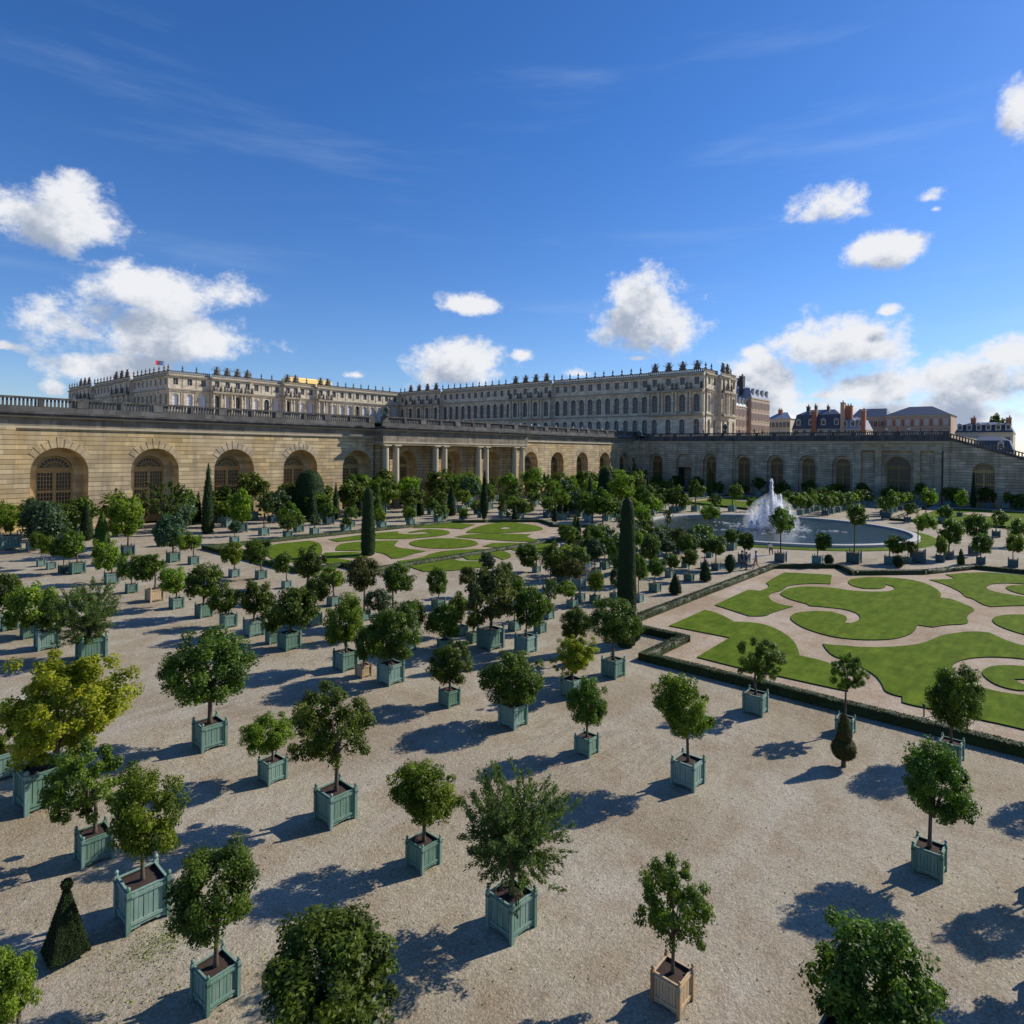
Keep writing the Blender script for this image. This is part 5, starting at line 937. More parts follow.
# ---- the gallery on the left, sunlit
XW, YW, ZF, ZT = 174.0, 100.8, 13.35, 16.3
pl = Plane((0, YW, 0), (1, 0, 0), (0, -1, 0))
gal = thing('orangery_gallery', 'long sunlit rusticated stone arcade wall with thirteen arches and a balustrade', 'orangery', (0, YW, 0))
def reparent(o, root):      # keep the world place of a child built in world coordinates
    o.parent = root; o.matrix_parent_inverse = root.matrix_basis.inverted() if False else Matrix.Translation(-root.location)
    return o
m = FB(pl)
cen = [24.75 + 11.75 * i for i in range(5)] + [84.2, 97.05, 109.6] + [123.2, 134.1, 145.5, 156.8, 167.6]
edges = [17.9] + [(a + b) / 2 for a, b in zip(cen[:-1], cen[1:])] + [XW]
edges[5], edges[8] = 75.4, 118.3
m.bx(-40, 19.9, -3, .35, 0, ZF, 'rust')
for i, c in enumerate(cen):
    u0, u1 = edges[i], edges[i + 1]; u0 = max(u0, 19.9)
    n = -.6 if 5 <= i <= 7 else 0
    m.bay(u0, u1, 0, ZF, c, 3.25 if i < 5 else (2.7 if i < 8 else 2.75), 0, 10.9, True, 2.4 if i < 8 else 1.4, 'rust', 'reveal', n)
    voussoirs(m, c, 3.25 if i < 5 else (2.7 if i < 8 else 2.75), 10.9 - (3.25 if i < 5 else (2.7 if i < 8 else 2.75)), 'stone', n)
    # wall behind the recess with the door opening
    nb = n - (2.4 if i < 8 else 1.4); m.bay(c - 3.6, c + 3.6, 0, 11.4, c, 2.1, 0, 9.8, True, .5, 'reveal', 'reveal', nb)
m.bx(19.9, 75.4, -6, -4, 0, ZF, 'stone'); m.bx(75.4, 118.3, -7, -5, 0, ZF, 'stone'); m.bx(118.3, XW + 2, -6, -4, 0, ZF, 'stone')
m.q([(75.4, -.6, 0), (75.4, 0, 0), (75.4, 0, ZF), (75.4, -.6, ZF)], 'rust'); m.q([(118.3, -.6, 0), (118.3, 0, 0), (118.3, 0, ZF), (118.3, -.6, ZF)], 'rust')
# piers behind the paired columns
CU = [76.6, 79.1, 89.4, 91.9, 102.2, 104.6, 114.5, 117.1]
for a, b in zip(CU[0::2], CU[1::2]): m.bx(a - .75, b + .75, -.6, 1.15, 0, 12.0, 'rust')
reparent(m.obj('rusticated_wall'), gal)
m = FB(pl)
m.bx(-40, 75.4, -6, .25, ZF, ZF + .28, 'band'); m.bx(118.3, XW, -6, .25, ZF, ZF + .28, 'band'); m.bx(75.4, 118.3, -6, 3.05, 12.35, 12.62, 'band')
m.bx(75.4, 118.3, -6, 2.9, 12.0, 12.35, 'stone')
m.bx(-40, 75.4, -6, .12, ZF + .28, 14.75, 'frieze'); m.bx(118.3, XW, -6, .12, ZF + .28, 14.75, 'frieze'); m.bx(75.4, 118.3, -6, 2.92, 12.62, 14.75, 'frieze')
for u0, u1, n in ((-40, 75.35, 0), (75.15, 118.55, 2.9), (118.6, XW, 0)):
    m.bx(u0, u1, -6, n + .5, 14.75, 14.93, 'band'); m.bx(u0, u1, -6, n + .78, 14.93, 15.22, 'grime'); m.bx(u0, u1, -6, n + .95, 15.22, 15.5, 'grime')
reparent(m.obj('cornice'), gal)
m = MB()
for u0, u1, n in ((-40, 75.3, .3), (75.1, 118.6, 3.1), (118.7, XW, .3)): balustrade(m, pl, u0, u1, n, 15.5)
reparent(m.obj('balustrade'), gal)
cm_ = column(pl, gal, 0, 0, 0, 12.0, .70, 'band', seg=20)
for u in CU:
    link('column', cm_, gal, (u, -2.15, 0))
dm = door_parts(2.1, 9.8, 'doorwood'); dm2 = door_parts(2.1, 9.8, 'doorwood2')
for i, c in enumerate(cen):
    n = (-.6 if 5 <= i <= 7 else 0) - (2.4 if i < 8 else 1.4) - .35
    d = link('arched_door', (dm if i < 8 else dm2)[0], gal, (c, -n, 0)); link('glass', dm[1], d)
# ---- corner pier and the wall on the right, in shade
pr_ = Plane((XW, 0, 0), (0, -1, 0), (-1, 0, 0))     # u = -Y
sg_ = thing('side_gallery', 'long shaded stone arcade wall running right from the inner corner under a ramp', 'orangery', (XW, 0, 0))
m = FB(pr_)
arr = [(93.7, 2.3), (84.7, 2.4), (76.7, 2.1), (67.3, 2.35), (58.5, 2.35), (50.5, 2.35), (42.4, 2.35)]
eds = [100.8, 89.2, 80.6, 72.1, 63.0, 54.6, 46.4, 39.6]
for i, (c, w) in enumerate(arr):
    m.bay(-eds[i], -eds[i + 1], 0, 14.0, -c, w, 0, 10.9, True, .9, 'rust2', 'rust2', 0)
    if i != 1: m.bay(-c - w - .3, -c + w + .3, 0, 11.3, -c, w * .7, 0, 10.2, True, .5, 'rust2', 'rust2', -.9)
    else: m.bay(-c - w - .3, -c + w + .3, 0, 11.3, -c, w * .92, 0, 6.9, False, 4.0, 'rust2', 'grime', -.9)
m.bay(-39.6, -21.3, 0, 12.4, -30.5, 2.75, 0, 10.9, True, .8, 'rust2', 'rust2', -.9)
m.bay(-33.9, -27.1, 0, 11.3, -30.5, 2.5, 0, 10.6, True, .5, 'rust2', 'rust2', -1.7)
m.q([(-39.6, -.9, 0), (-39.6, 0, 0), (-39.6, 0, 12.4), (-39.6, -.9, 12.4)], 'rust2'); m.q([(-21.3, -.9, 0), (-21.3, 0, 0), (-21.3, 0, 12.4), (-21.3, -.9, 12.4)], 'rust2')
m.bx(-39.6, -21.3, -6, 0, 12.4, 14.0, 'stone')
m.bx(-74.6, -69.9, -.2, .85, 0, 14.0, 'rust2'); m.bx(-100.8, -98.6, -.2, 1.6, 0, 14.6, 'rust2'); m.bx(-21.3, -20.2, -.2, .6, 0, 14.0, 'rust2')
# ramp wall with golden door
def ztop(Y): return max(.6, 14.9 - .325 * (20.2 - Y))
seg = [20.2, 17.2]
m.q([(-20.2, 0, 0), (-16.2, 0, 0), (-16.2, 0, ztop(16.2)), (-20.2, 0, ztop(20.2))], 'rust2')
w = 2.0; zs = 9.7 - w; AA = [(-14 - w * cos(pi * i / 14), zs + w * sin(pi * i / 14)) for i in range(15)]
m.q([(-16.2, 0, 0), (-16, 0, 0), (-16, 0, ztop(16)), (-16.2, 0, ztop(16.2))], 'rust2')
for (a, b), (c, d) in zip(AA[:-1], AA[1:]):
    m.q([(a, 0, b), (c, 0, d), (c, 0, ztop(-c)), (a, 0, ztop(-a))], 'rust2'); m.q([(a, 0, b), (c, 0, d), (c, -.7, d), (a, -.7, b)], 'rust2')
for a in (-16, -12): m.q([(a, 0, 0), (a, 0, zs), (a, -.7, zs), (a, -.7, 0)], 'rust2')
m.q([(-12, 0, 0), (24, 0, 0), (24, 0, ztop(-24)), (-12, 0, ztop(12))], 'rust2')
m.bx(-100.8, -20.2, -7, -4.9, 0, 14.0, 'stone')
vs = [pr_.p(u, n, z) for n in (-7, -1.5) for u, z in ((-20.2, 0), (24, 0), (24, ztop(-24) - .6), (-20.2, 14.3))]
m.add([pr_.p(-20.2, -7, 0), pr_.p(24, -7, 0), pr_.p(24, -7, ztop(-24)), pr_.p(-20.2, -7, ztop(20.2)), pr_.p(-20.2, 0, ztop(20.2)), pr_.p(24, 0, ztop(-24))], [(0, 1, 2, 3), (3, 2, 5, 4)], 'stone')
reparent(m.obj('rusticated_wall'), sg_)
m = FB(pr_)
for u0, u1, n in ((-98.6, -74.6, 0), (-74.6, -69.9, .85), (-69.9, -39.6, 0), (-39.6, -20.2, .25)):
    m.bx(u0, u1, -6, n + .12, 14.0 if n < .5 else 14.05, 14.55, 'band'); m.bx(u0, u1, -6, n + .5, 14.55, 14.9, 'grime'); m.bx(u0, u1, -6, n + .35, 14.9, 15.3, 'grime')
m.bx(-39.6, -21.3, -.3, .3, 12.35, 12.6, 'band')
a0, a1 = ztop(20.2), ztop(-24)
for nn0, nn1, h0, h1 in ((-.5, .35, -.15, .45), ):
    m.add([pr_.p(u, n, z) for n in (nn0, nn1) for u, z in ((-20.2, a0 + h0), (24, a1 + h0), (24, a1 + h1), (-20.2, a0 + h1))], [(0, 1, 2, 3), (4, 5, 6, 7), (0, 1, 5, 4), (3, 2, 6, 7), (1, 2, 6, 5), (0, 3, 7, 4)], 'grime')
reparent(m.obj('cornice'), sg_)
m = MB(); balustrade(m, pr_, -97.6, -20.3, .2, 15.3, 'grime', 'grime', 1.5)
b = FB(pr_); b.mats = m.mats; b.v = m.v; b.f = m.f; b.m = m.m
u = -20.2
while u < 23:      # stepped balusters and raking rail down the ramp
    z = ztop(-u) + .45; b.bx(u, u + .25, -.25, 0, z - .1, z + .75, 'grime'); u += .55
b.add([pr_.p(u, n, z) for n in (-.4, .1) for u, z in ((-20.2, a0 + 1.15), (24, a1 + 1.15), (24, a1 + 1.4), (-20.2, a0 + 1.4))], [(0, 1, 2, 3), (4, 5, 6, 7), (0, 1, 5, 4), (3, 2, 6, 7), (1, 2, 6, 5), (0, 3, 7, 4)], 'parapet')
reparent(m.obj('balustrade'), sg_)
for v in (38.9, 34.5, 26.6, 22.4):
    c = FB(pr_); c.bx(-v - .65, -v + .65, -.9, .02, 0, 12.38, 'stone'); c.bx(-v - .8, -v + .8, -.9, .15, 11.9, 12.34, 'band'); c.bx(-v - .8, -v + .8, -.9, .15, 0, .6, 'stone'); reparent(c.obj('pilaster'), sg_)
for i, (c, w) in enumerate(arr + [(30.5, 0), (14, 0)]):
    if i == 1: continue
    ww, hh, n = (w * .7, 10.2, -1.25) if i < 7 else ((2.5, 10.6, -2.05) if i == 7 else (2.0, 9.7, -.62))
    mm = door_parts(ww, hh, 'doorwood2' if i < 8 else 'doorwood'); d = link('arched_door', mm[0], sg_, (-n, c, 0), -pi / 2); link('glass', mm[1], d)
# urns on the corner piers
def urn(X, Y, z, s, label):
    r = thing('stone_urn', label, 'urn', (X, Y, z), 0, 'urns on the terrace piers')
    m = MB(); m.box(-.5 * s, .5 * s, -.5 * s, .5 * s, 0, .5 * s, 'grime'); m.obj('plinth', r)
    m = MB(); m.lathe([(.25, .5), (.15, .7), (.5, 1.1), (.62, 1.5), (.55, 1.7), (.3, 1.85), (.1, 2.1)], 'grime', 12); m.v = [(x * s, y * s, z * s) for x, y, z in m.v]; m.obj('vase', r, True)
urn(XW - .5, 99.5, 14.6 + .0, 1.5, 'dark stone urn on the pier at the inner corner of the two walls')
urn(75.9, 97.6, 17.4, .9, 'dark stone urn on the balustrade above the left end of the colonnade')
urn(XW - .2, 72.3, 16.8, 1.2, 'dark stone urn over the projecting pier of the shaded wall')
# ---- palace
def win_mesh(w, h, arch, glass, seg=8):
    m = FB(LOC); m.arch_pane(0, w, 0, h, -.02, glass, arch, seg)
    for u in (-w + .06, 0, w - .06): m.bx(u - .04, u + .04, -.04, .04, 0, h - (w if arch else 0), 'frame')
    for k in range(1, 5): z = (h - (w if arch else 0)) * k / 4; m.bx(-w, w, -.04, .04, z - .025, z + .025, 'frame')
    return m.mesh('window')
WM = {('g', k): win_mesh(*a, 'glass') for k, a in {'gf': (.85, 4.4, True), 'ff': (.95, 5.5, True), 'at': (.8, 2.3, False)}.items()}
WM.update({('b', k): win_mesh(*a, 'pane') for k, a in {'gf': (.85, 4.4, True), 'ff': (.95, 5.5, True), 'at': (.8, 2.3, False)}.items()})
def statue_mesh(seed):
    r = random.Random(seed); m = MB(); m.box(-.32, .32, -.32, .32, 0, .45, 'paldark')
    m.tube([(0, 0, .45), (.03, 0, 1.0), (-.04, .02, 1.5), (0, 0, 1.85)], [.24, .30, .27, .16], 'paldark', 8); m.lathe([(.05, 0), (.14, .08), (.15, .2), (.06, .33)], 'paldark', 8, .02, 0, 1.86)
    m.tube([(.2, 0, 1.75), (.42, .05, 1.45 + r.uniform(0, .5)), (.45, .0, 1.2 + r.uniform(0, 1.0))], [.08, .07, .05], 'paldark', 5); m.tube([(-.2, 0, 1.7), (-.38, .1, 1.3), (-.25, .2, 1.1)], [.08, .07, .05], 'paldark', 5)
    return m.mesh('statue', True)
def vase_mesh():
    m = MB(); m.box(-.3, .3, -.3, .3, 0, .5, 'paldark'); m.lathe([(.12, .5), (.1, .7), (.3, 1.0), (.34, 1.35), (.2, 1.5), (.12, 1.7), (.16, 1.95), (.03, 2.2)], 'paldark', 10); return m.mesh('roof_vase', True)
def trophy_mesh(seed):
    r = random.Random(seed); m = MB(); m.box(-.9, .9, -.45, .45, 0, .6, 'paldark')
    m.lathe([(.5, .6), (.6, 1.1), (.45, 1.6), (.2, 1.9)], 'paldark', 9); m.lathe([(.1, 0), (.3, .12), (.32, .35), (.1, .6)], 'paldark', 8, 0, 0, 1.9)
    for i in range(9):
        a = -1.2 + 2.4 * i / 8; l = r.uniform(1.5, 2.1); m.tube([(0, r.uniform(-.2, .2), .9), (sin(a) * l, r.uniform(-.2, .2), .9 + cos(a) * l * .95)], [.12, .06], 'paldark', 5)
    for sx in (-1, 1): m.lathe([(.05, 0), (.42, .1), (.46, .3), (.2, .5)], 'paldark', 8, sx * .55, 0, .7)
    return m.mesh('trophy', True)
ST = [statue_mesh(i) for i in range(4)]; VS = vase_mesh(); TP = [trophy_mesh(i) for i in range(4)]
Z0, ZG, ZFF, ZA, ZR = 16.3, 23.6, 31.7, 35.6, 36.7
def palace_front(root, pl, spans, wall, lit, budget, back=14, caps=(1, 1), zr=0.0):
    """spans: (u0,u1,kind,bays); plain bays or a projecting columned centre"""
    wins = []; rr = random.Random(int(abs(pl.O.x)) + len(spans)); orn = []
    W = FB(pl); Cn = FB(pl)
    for (u0, u1, kind, nb) in spans:
        n = 1.3 if kind == 'C' else 0; bw = (u1 - u0) / nb
        W.rect(u0, u1, Z0, Z0 + .6, wall, n)
        for i in range(nb):
            a = u0 + i * bw; c = a + bw / 2
            W.bay(a, a + bw, Z0 + .6, ZG, c, .95, Z0 + .6, Z0 + 5.6, True, .6, wall, wall, n)
            W.bay(a, a + bw, ZG, ZFF, c, 1.05 if bw > 3 else .85, ZG + .7, ZG + 6.3, True, .55, wall, wall, n)
            W.bay(a, a + bw, ZFF, ZR, c, .85, ZFF + 1.3, ZFF + 3.6, False, .4, wall, wall, n)
            for k, zb, d in (('gf', Z0 + 1.15, .5), ('ff', ZG + .75, .45), ('at', ZFF + 1.3, .3)): wins.append((c, n - d, zb, k))
            for z in (Z0 + 1.9, Z0 + 2.8, Z0 + 3.7, Z0 + 4.6, Z0 + 6.2): pass
            if kind == 'P':
                for e in (a + .18, a + bw - .18 - .34): Cn.bx(e, e + .34, n, n + .16, ZG + .6, ZFF - 1.1, 'band' if lit else wall)
                orn.append((a, n - .3, 'v', 0)); Cn.bx(a - .14, a + .14, n, n + .12, ZFF + .4, ZR - .8, wall)
            else:
                orn.append((c, n - .3, 't', rr.randrange(4)))
        if kind == 'C':
            for s_ in (u0, u1):
                W.q([(s_, 0, Z0), (s_, n, Z0), (s_, n, ZR), (s_, 0, ZR)], wall)
            W.bx(u0, u1, n, n + 1.1, ZG - .55, ZG, 'cornice'); W.bx(u0, u1, n, n + 1.2, ZFF - .95, ZFF - .25, 'cornice')
        # string courses
        Cn.bx(u0, u1, n, n + .35, ZG - .35, ZG + .05, 'cornice'); Cn.bx(u0, u1, n, n + .3, ZFF - 1.1, ZFF - .6, wall); Cn.bx(u0, u1, n, n + .55, ZFF - .6, ZFF - .15, 'cornice'); Cn.bx(u0, u1, n, n + .6, ZR - .75, ZR - .35, 'cornice')
    u_lo = spans[0][0]; u_hi = spans[-1][1]
    W.bx(u_lo + .6, u_hi - .6, -back, -back + .5, Z0, ZR - .1, wall)
    for s_, on in zip((u_lo, u_hi), caps):
      if on: W.q([(s_, -back, Z0), (s_, 0, Z0), (s_, 0, ZR), (s_, -back, ZR)], wall)
    W.q([(u_lo, -back, ZR + zr), (u_hi, -back, ZR + zr), (u_hi, 0, ZR + zr), (u_lo, 0, ZR + zr)], 'lead')
    W.bx(u_lo + 1.7, u_hi - 1.7, -1.6, -1.2, Z0 + .2, ZR - .1, 'glass')      # dark slab, the gloom of the rooms put into its colour
    reparent(W.obj('wall'), root); reparent(Cn.obj('cornices_and_pilasters'), root)
    B = FB(pl)
    for (u0, u1, kind, nb) in spans:
        n = 1.3 if kind == 'C' else 0
        B.bx(u0, u1, n - .4, n, ZR, ZR + .25, 'paldark'); B.bx(u0, u1, n - .38, n + .02, ZR + .95, ZR + 1.15, 'paldark')
        u = u0
        while u < u1: B.bx(u, u + .48, n - .35, n - .1, ZR + .25, ZR + .95, 'cornice'); u += .7
    reparent(B.obj('roof_balustrade'), root)
    rz = rotz_of(pl); L0 = root.location
    # columns and standing figures of the projecting centres
    cols = []; figs = []
    cmesh = column(pl, root, 0, 0, ZG, ZFF - .95, .38, 'pal' if lit else 'pal2', seg=8)
    for (u0, u1, kind, nb) in spans:
        if kind != 'C': continue
        bw = (u1 - u0) / nb
        for i in range(nb + 1):
            for du in (-.6, .6):
                u = min(max(u0 + i * bw + du, u0 + .4), u1 - .4); cols.append(u); figs.append((u + du * .2, 1.95, ZFF - .15))
    for u in cols:
        q = Vector(pl.p(u, 1.85, ZG)) - L0; link('column', cmesh, root, q, rz)
    for i, (u, n, z) in enumerate(figs): q = Vector(pl.p(u, n, z)) - L0; link('attic_statue', ST[i % 4], root, q, rz, (1.05, 1.05, 1.05))
    cp = Vector((0, 0, H))
    def dist(w_): return (Vector(pl.p(w_[0], w_[1], w_[2])) - cp).length
    def emit(items, part, meshf, cap, sc_=1.0):
        items = sorted(items, key=dist)
        for w_ in items[:cap]:
            q = Vector(pl.p(w_[0], w_[1], w_[2])) - L0; link(part, meshf(w_), root, q, rz, (sc_,) * 3)
        if items[cap:]:
            V = []; F = []; mi = []; mats = []
            for w_ in items[cap:]:
                me = meshf(w_); b0 = len(V); o = Vector(pl.p(w_[0], w_[1], w_[2])) - L0; R_ = Matrix.Rotation(rz, 3, 'Z')
                V += [tuple(R_ @ v.co * sc_ + o) for v in me.vertices]
                for p_ in me.polygons:
                    F.append(tuple(b0 + k for k in p_.vertices)); nm = me.materials[p_.material_index]
                    if nm not in mats: mats.append(nm)
                    mi.append(mats.index(nm))
            me = bpy.data.meshes.new('distant_' + part); me.from_pydata(V, [], F)
            for x in mats: me.materials.append(x)
            me.polygons.foreach_set('material_index', mi); o = link('distant_%ss' % part, me, root); o['kind'] = 'stuff'
    rb = random.Random(5)
    bl = {w_: ('b' if (lit and w_[3] == 'ff' and rb.random() < .8) else 'g') for w_ in wins}
    emit(wins, 'window', lambda w_: WM[bl[w_], w_[3]], budget)
    vz = [(u, n, ZR + 1.1, 0) for u, n, k, j in orn if k == 'v']; tz = [(u, n, ZR + 1.1, j) for u, n, k, j in orn if k == 't']
    emit(vz, 'roof_vase', lambda w_: VS, 40); emit(tz, 'trophy', lambda w_: TP[w_[3]], 40, 1.15)
XP = 193.0
wing = thing('palace_wing', 'long shaded palace wing with statues along its roof, right of the inner courtyard corner', 'palace', (XP, 160, Z0))
pw = Plane((XP, 0, 0), (0, -1, 0), (-1, 0, 0))
palace_front(wing, pw, [(-238, -232, 'P', 2), (-232, -209, 'C', 4), (-209, -168, 'P', 11), (-168, -147.3, 'C', 4), (-147.3, -106.6, 'P', 11), (-106.6, -86.8, 'C', 4)], 'pal2', False, 100, 24, (1, 0))
pavl = thing('palace_end_pavilion', 'sunlit end pavilion of the palace wing with pedimented centre and trophies', 'palace', (XP, 86.8, Z0))
ps = Plane((XP, 86.6, 0), (1, 0, 0), (0, -1, 0))
palace_front(pavl, ps, [(0, 8.6, 'P', 2), (8.6, 15.8, 'C', 2), (15.8, 24, 'P', 2)], 'pal', True, 30, 12, (0, 1), -.03)
body = thing('palace_central_body', 'sunlit central palace block with a flag at its left corner', 'palace', (90, 238, Z0))
pb = Plane((90, 238, 0), (1, 0, 0), (0, -1, 0))
palace_front(body, pb, [(0, 14.5, 'P', 3), (14.5, 30, 'C', 4), (30, 43, 'P', 3), (43, 50, 'C', 2), (50, 58, 'P', 2), (58, 65, 'C', 2), (65, 97, 'P', 8), (97, 103, 'P', 1)], 'pal', True, 80, 20, (0, 1), -.03)
bodw = thing('palace_west_front', 'shaded long left front of the central palace block', 'palace', (90, 290, Z0))
pbw = Plane((90, 0, 0), (0, -1, 0), (-1, 0, 0))
palace_front(bodw, pbw, [(-354, -335, 'P', 5), (-335, -318, 'C', 3), (-318, -290, 'P', 7), (-290, -272, 'C', 3), (-272, -252, 'P', 5), (-252, -238.05, 'P', 3)], 'pal2', False, 60, 20, (1, 0))
# flag and gilded roof
fl = thing('flag', 'small French tricolour flag flying above the left corner of the palace', 'flag', (91.5, 246, ZR - 1.2))
m = MB(); m.tube([(0, 0, 0), (0, 0, 6.4)], [.12, .06], 'white', 6); m.obj('flag_pole', fl)
m = MB()
for i in range(12):
    x0, x1 = -.24 * i, -.24 * (i + 1); f = lambda x: .25 * sin(x * 2.2)
    m.add([(x0, f(x0), 4.7), (x1, f(x1), 4.6), (x1, f(x1), 6.2), (x0, f(x0), 6.3)], [(0, 1, 2, 3)], 'blue' if i < 4 else ('white' if i < 8 else 'red'))
m.obj('flag_cloth', fl)
gr = thing('gilded_roof', 'shining gilded roof crest rising behind the central palace block', 'roof', (151, 264, ZR + 1.2))
m = MB(); n = 14
m.add([(0, 0, -3), (23, 0, -3), (23, 9, -3), (0, 9, -3), (.5, 1.2, 4.8), (22.5, 1.2, 4.8), (22.5, 7.8, 4.8), (.5, 7.8, 4.8)], [(0, 1, 5, 4), (1, 2, 6, 5), (2, 3, 7, 6), (3, 0, 4, 7), (4, 5, 6, 7)], 'gold')
for i in range(15): m.box(1.4 + i * 1.35, 2.0 + i * 1.35, 1.8, 2.3, 4.6, 5.1 + .5 * (i % 3 == 0), 'gold')
m.obj('gilded_slope', gr); m = MB(); m.tube([(1, 2, 4.9), (21, 2, 4.9)], .35, 'gold', 8); m.obj('ridge_crest', gr)
# ---- town buildings on the right
def block(name, label, X, Y0, Y1, depth, zb, zw, zr, wall, roof, floors, nb, trim='band', dormers=0, inset=3.0, chim=(), winc='glass', mansard=False):
    """faces -X, from Y0 (right) to Y1 (left)"""
    r = thing(name, label, 'building', (X, (Y0 + Y1) / 2, zb)); w = abs(Y1 - Y0) / 2
    m = MB(); m.box(0, depth, -w, w, 0, zw - zb, wall); m.box(-.15, depth + .15, -w - .15, w + .15, zw - zb, zw - zb + .45, trim)
    fh = min(4.2, (zw - zb) / max(floors, 1))
    for f in range(floors): m.box(-.08, -.003, -w, w, zw - zb - fh * (f + 1) - .02, zw - zb - fh * (f + 1) + .22, trim)
    if 'brick' in name:
        for f in range(floors):
            for k in range(nb + 1):
                yy = -w + k * 2 * w / nb; m.box(-.05, -.002, max(-w, yy - w / nb * .28), min(w, yy + w / nb * .28), zw - zb - fh * (f + 1) + .8, zw - zb - fh * (f + 1) + 3.1, 'brick')
    m.obj('wall', r)
    h = zr - zw - .45; b = zw - zb + .45; i = inset; rf = MB()
    if mansard:
        z1 = b + h * .72; j = 1.1
        rf.add([(-.1, -w - .1, b), (depth, -w - .1, b), (depth, w + .1, b), (-.1, w + .1, b), (j, -w + j, z1), (depth - j, -w + j, z1), (depth - j, w - j, z1), (j, w - j, z1), (depth * .5, -w + i + 2, b + h), (depth * .5, w - i - 2, b + h)],
               [(0, 1, 5, 4), (1, 2, 6, 5), (2, 3, 7, 6), (3, 0, 4, 7), (4, 5, 8), (5, 6, 9, 8), (6, 7, 9), (7, 4, 8, 9)], roof)
    else:
        rf.add([(-.4, -w - .4, b), (depth + .4, -w - .4, b), (depth + .4, w + .4, b), (-.4, w + .4, b), (depth * .5, -w + i, b + h), (depth * .5, w - i, b + h)], [(0, 1, 4), (1, 2, 5, 4), (2, 3, 5), (3, 0, 4, 5)], roof)
    ro = rf.obj('roof', r)
    for k in range(dormers):
        y = -w + (k + .5) * 2 * w / dormers; d = MB(); zz = b + h * (.18 if mansard else .2)
        d.box(.1, 2.4, y - .75, y + .75, zz, zz + 1.9, 'frame'); d.add([(-.1, y - .95, zz + 1.9), (-.1, y + .95, zz + 1.9), (-.1, y, zz + 2.5), (2.6, y - .95, zz + 1.9), (2.6, y + .95, zz + 1.9), (2.6, y, zz + 2.5)], [(0, 1, 2), (3, 5, 4), (0, 2, 5, 3), (1, 4, 5, 2)], 'lead')
        d.box(.06, .099, y - .45, y + .45, zz + .3, zz + 1.6, 'glass'); d.obj('dormer', r)
    for (dy, dx, cw, hh, mt) in chim:
        c = MB(); c.box(dx - .7, dx + .7, dy - cw / 2, dy + cw / 2, zw - zb - 1, hh - zb, mt); c.box(dx - .85, dx + .85, dy - cw / 2 - .12, dy + cw / 2 + .12, hh - zb, hh - zb + .3, 'band')
        for q in range(max(1, int(cw / .8))): c.lathe([(.16, 0), (.2, .1), (.16, .7)], mt, 8, dx, dy - cw / 2 + .5 + q * .8, hh - zb + .3)
        c.obj('chimney', ro)
    me = MB(); me.box(-.06, .04, -.55, .55, 0, 2.1, winc); me.box(-.1, .02, -.7, -.55, -.1, 2.25, 'frame'); me.box(-.1, .02, .55, .7, -.1, 2.25, 'frame'); me.box(-.1, .02, -.7, .7, 2.1, 2.3, 'frame'); me.box(-.2, .02, -.75, .75, -.22, -.1, trim); me.box(-.08, .02, -.04, .04, 0, 2.1, 'frame')
    wm = me.mesh('window')
    for f in range(floors):
        for k in range(nb): link('window', wm, r, (-.01, -w + (k + .5) * 2 * w / nb, zw - zb - fh * (f + 1) + .95))
    return r
def south_block(name, label, X0, X1, Y, depth, zb, zw, zr, wall, roof, floors, nb, **k):
    r = block(name, label, 0, 0, X1 - X0, depth, zb, zw, zr, wall, roof, floors, nb, **k)
    r.location = ((X0 + X1) / 2, Y, zb); r.rotation_euler = (0, 0, pi / 2); return r
south_block('brick_palace_annexe', 'low brick palace annexe with white dormered roof beside the end pavilion', 217.2, 233.5, 88.5, 12, Z0, 27.6, 31.4, 'brick2', 'lead', 3, 5, dormers=5, mansard=True, trim='band')
south_block('brick_palace_annexe', 'taller brick palace annexe with slate mansard and two dark chimneys', 233.6, 252.5, 87.5, 14, Z0, 31.2, 36.6, 'brick2', 'lead', 3, 6, dormers=4, mansard=True, chim=((8.2, 4, 2.2, 39.5, 'iron'), (3.0, 7, 2.2, 39.3, 'iron')))
block('yellow_town_house', 'small yellow stone house right of the palace annexes, under a grey roof', 288, 91, 100.5, 12, Z0, 26.0, 29.5, 'cream', 'lead', 2, 6, chim=((1, 5, 1.6, 30.4, 'brick'),))
block('slate_roofed_house', 'house with dark blue slate mansard, white dormers and brick chimneys', 232, 56.5, 72.6, 12, Z0, 19.3, 26.6, 'cream', 'slate', 1, 6, dormers=4, mansard=True, inset=2, chim=((.8, .2, 1.5, 25.6, 'brick'), (4.5, 6, 1.0, 27.6, 'iron'), (2.0, 6, .7, 27.8, 'iron'), (-2, 6, .7, 27.4, 'iron')))
block('brick_chimney_house', 'narrow house with tall brick chimney stacks and a pale dormered roof', 228, 49.0, 56.2, 10, Z0, 19.0, 23.6, 'cream', 'lead', 1, 3, dormers=3, mansard=True, inset=2, chim=((3.0, 0.0, 1.1, 27.8, 'brick2'), (2.0, 2.5, 2.6, 26.9, 'brick'), (-3.0, .5, 1.2, 25.2, 'brick')))
block('brick_town_house', 'left section of the long brick building with a slate gable roof', 272, 51.6, 63, 14, Z0, 25.0, 29.0, 'brick2', 'slate', 2, 5, inset=1.0)
block('brick_town_house', 'long brick and stone building with hipped slate roof and red panels', 270, 31.2, 51.5, 15, Z0, 25.2, 29.2, 'brick2', 'slate', 2, 7, inset=6.5, winc='frame')
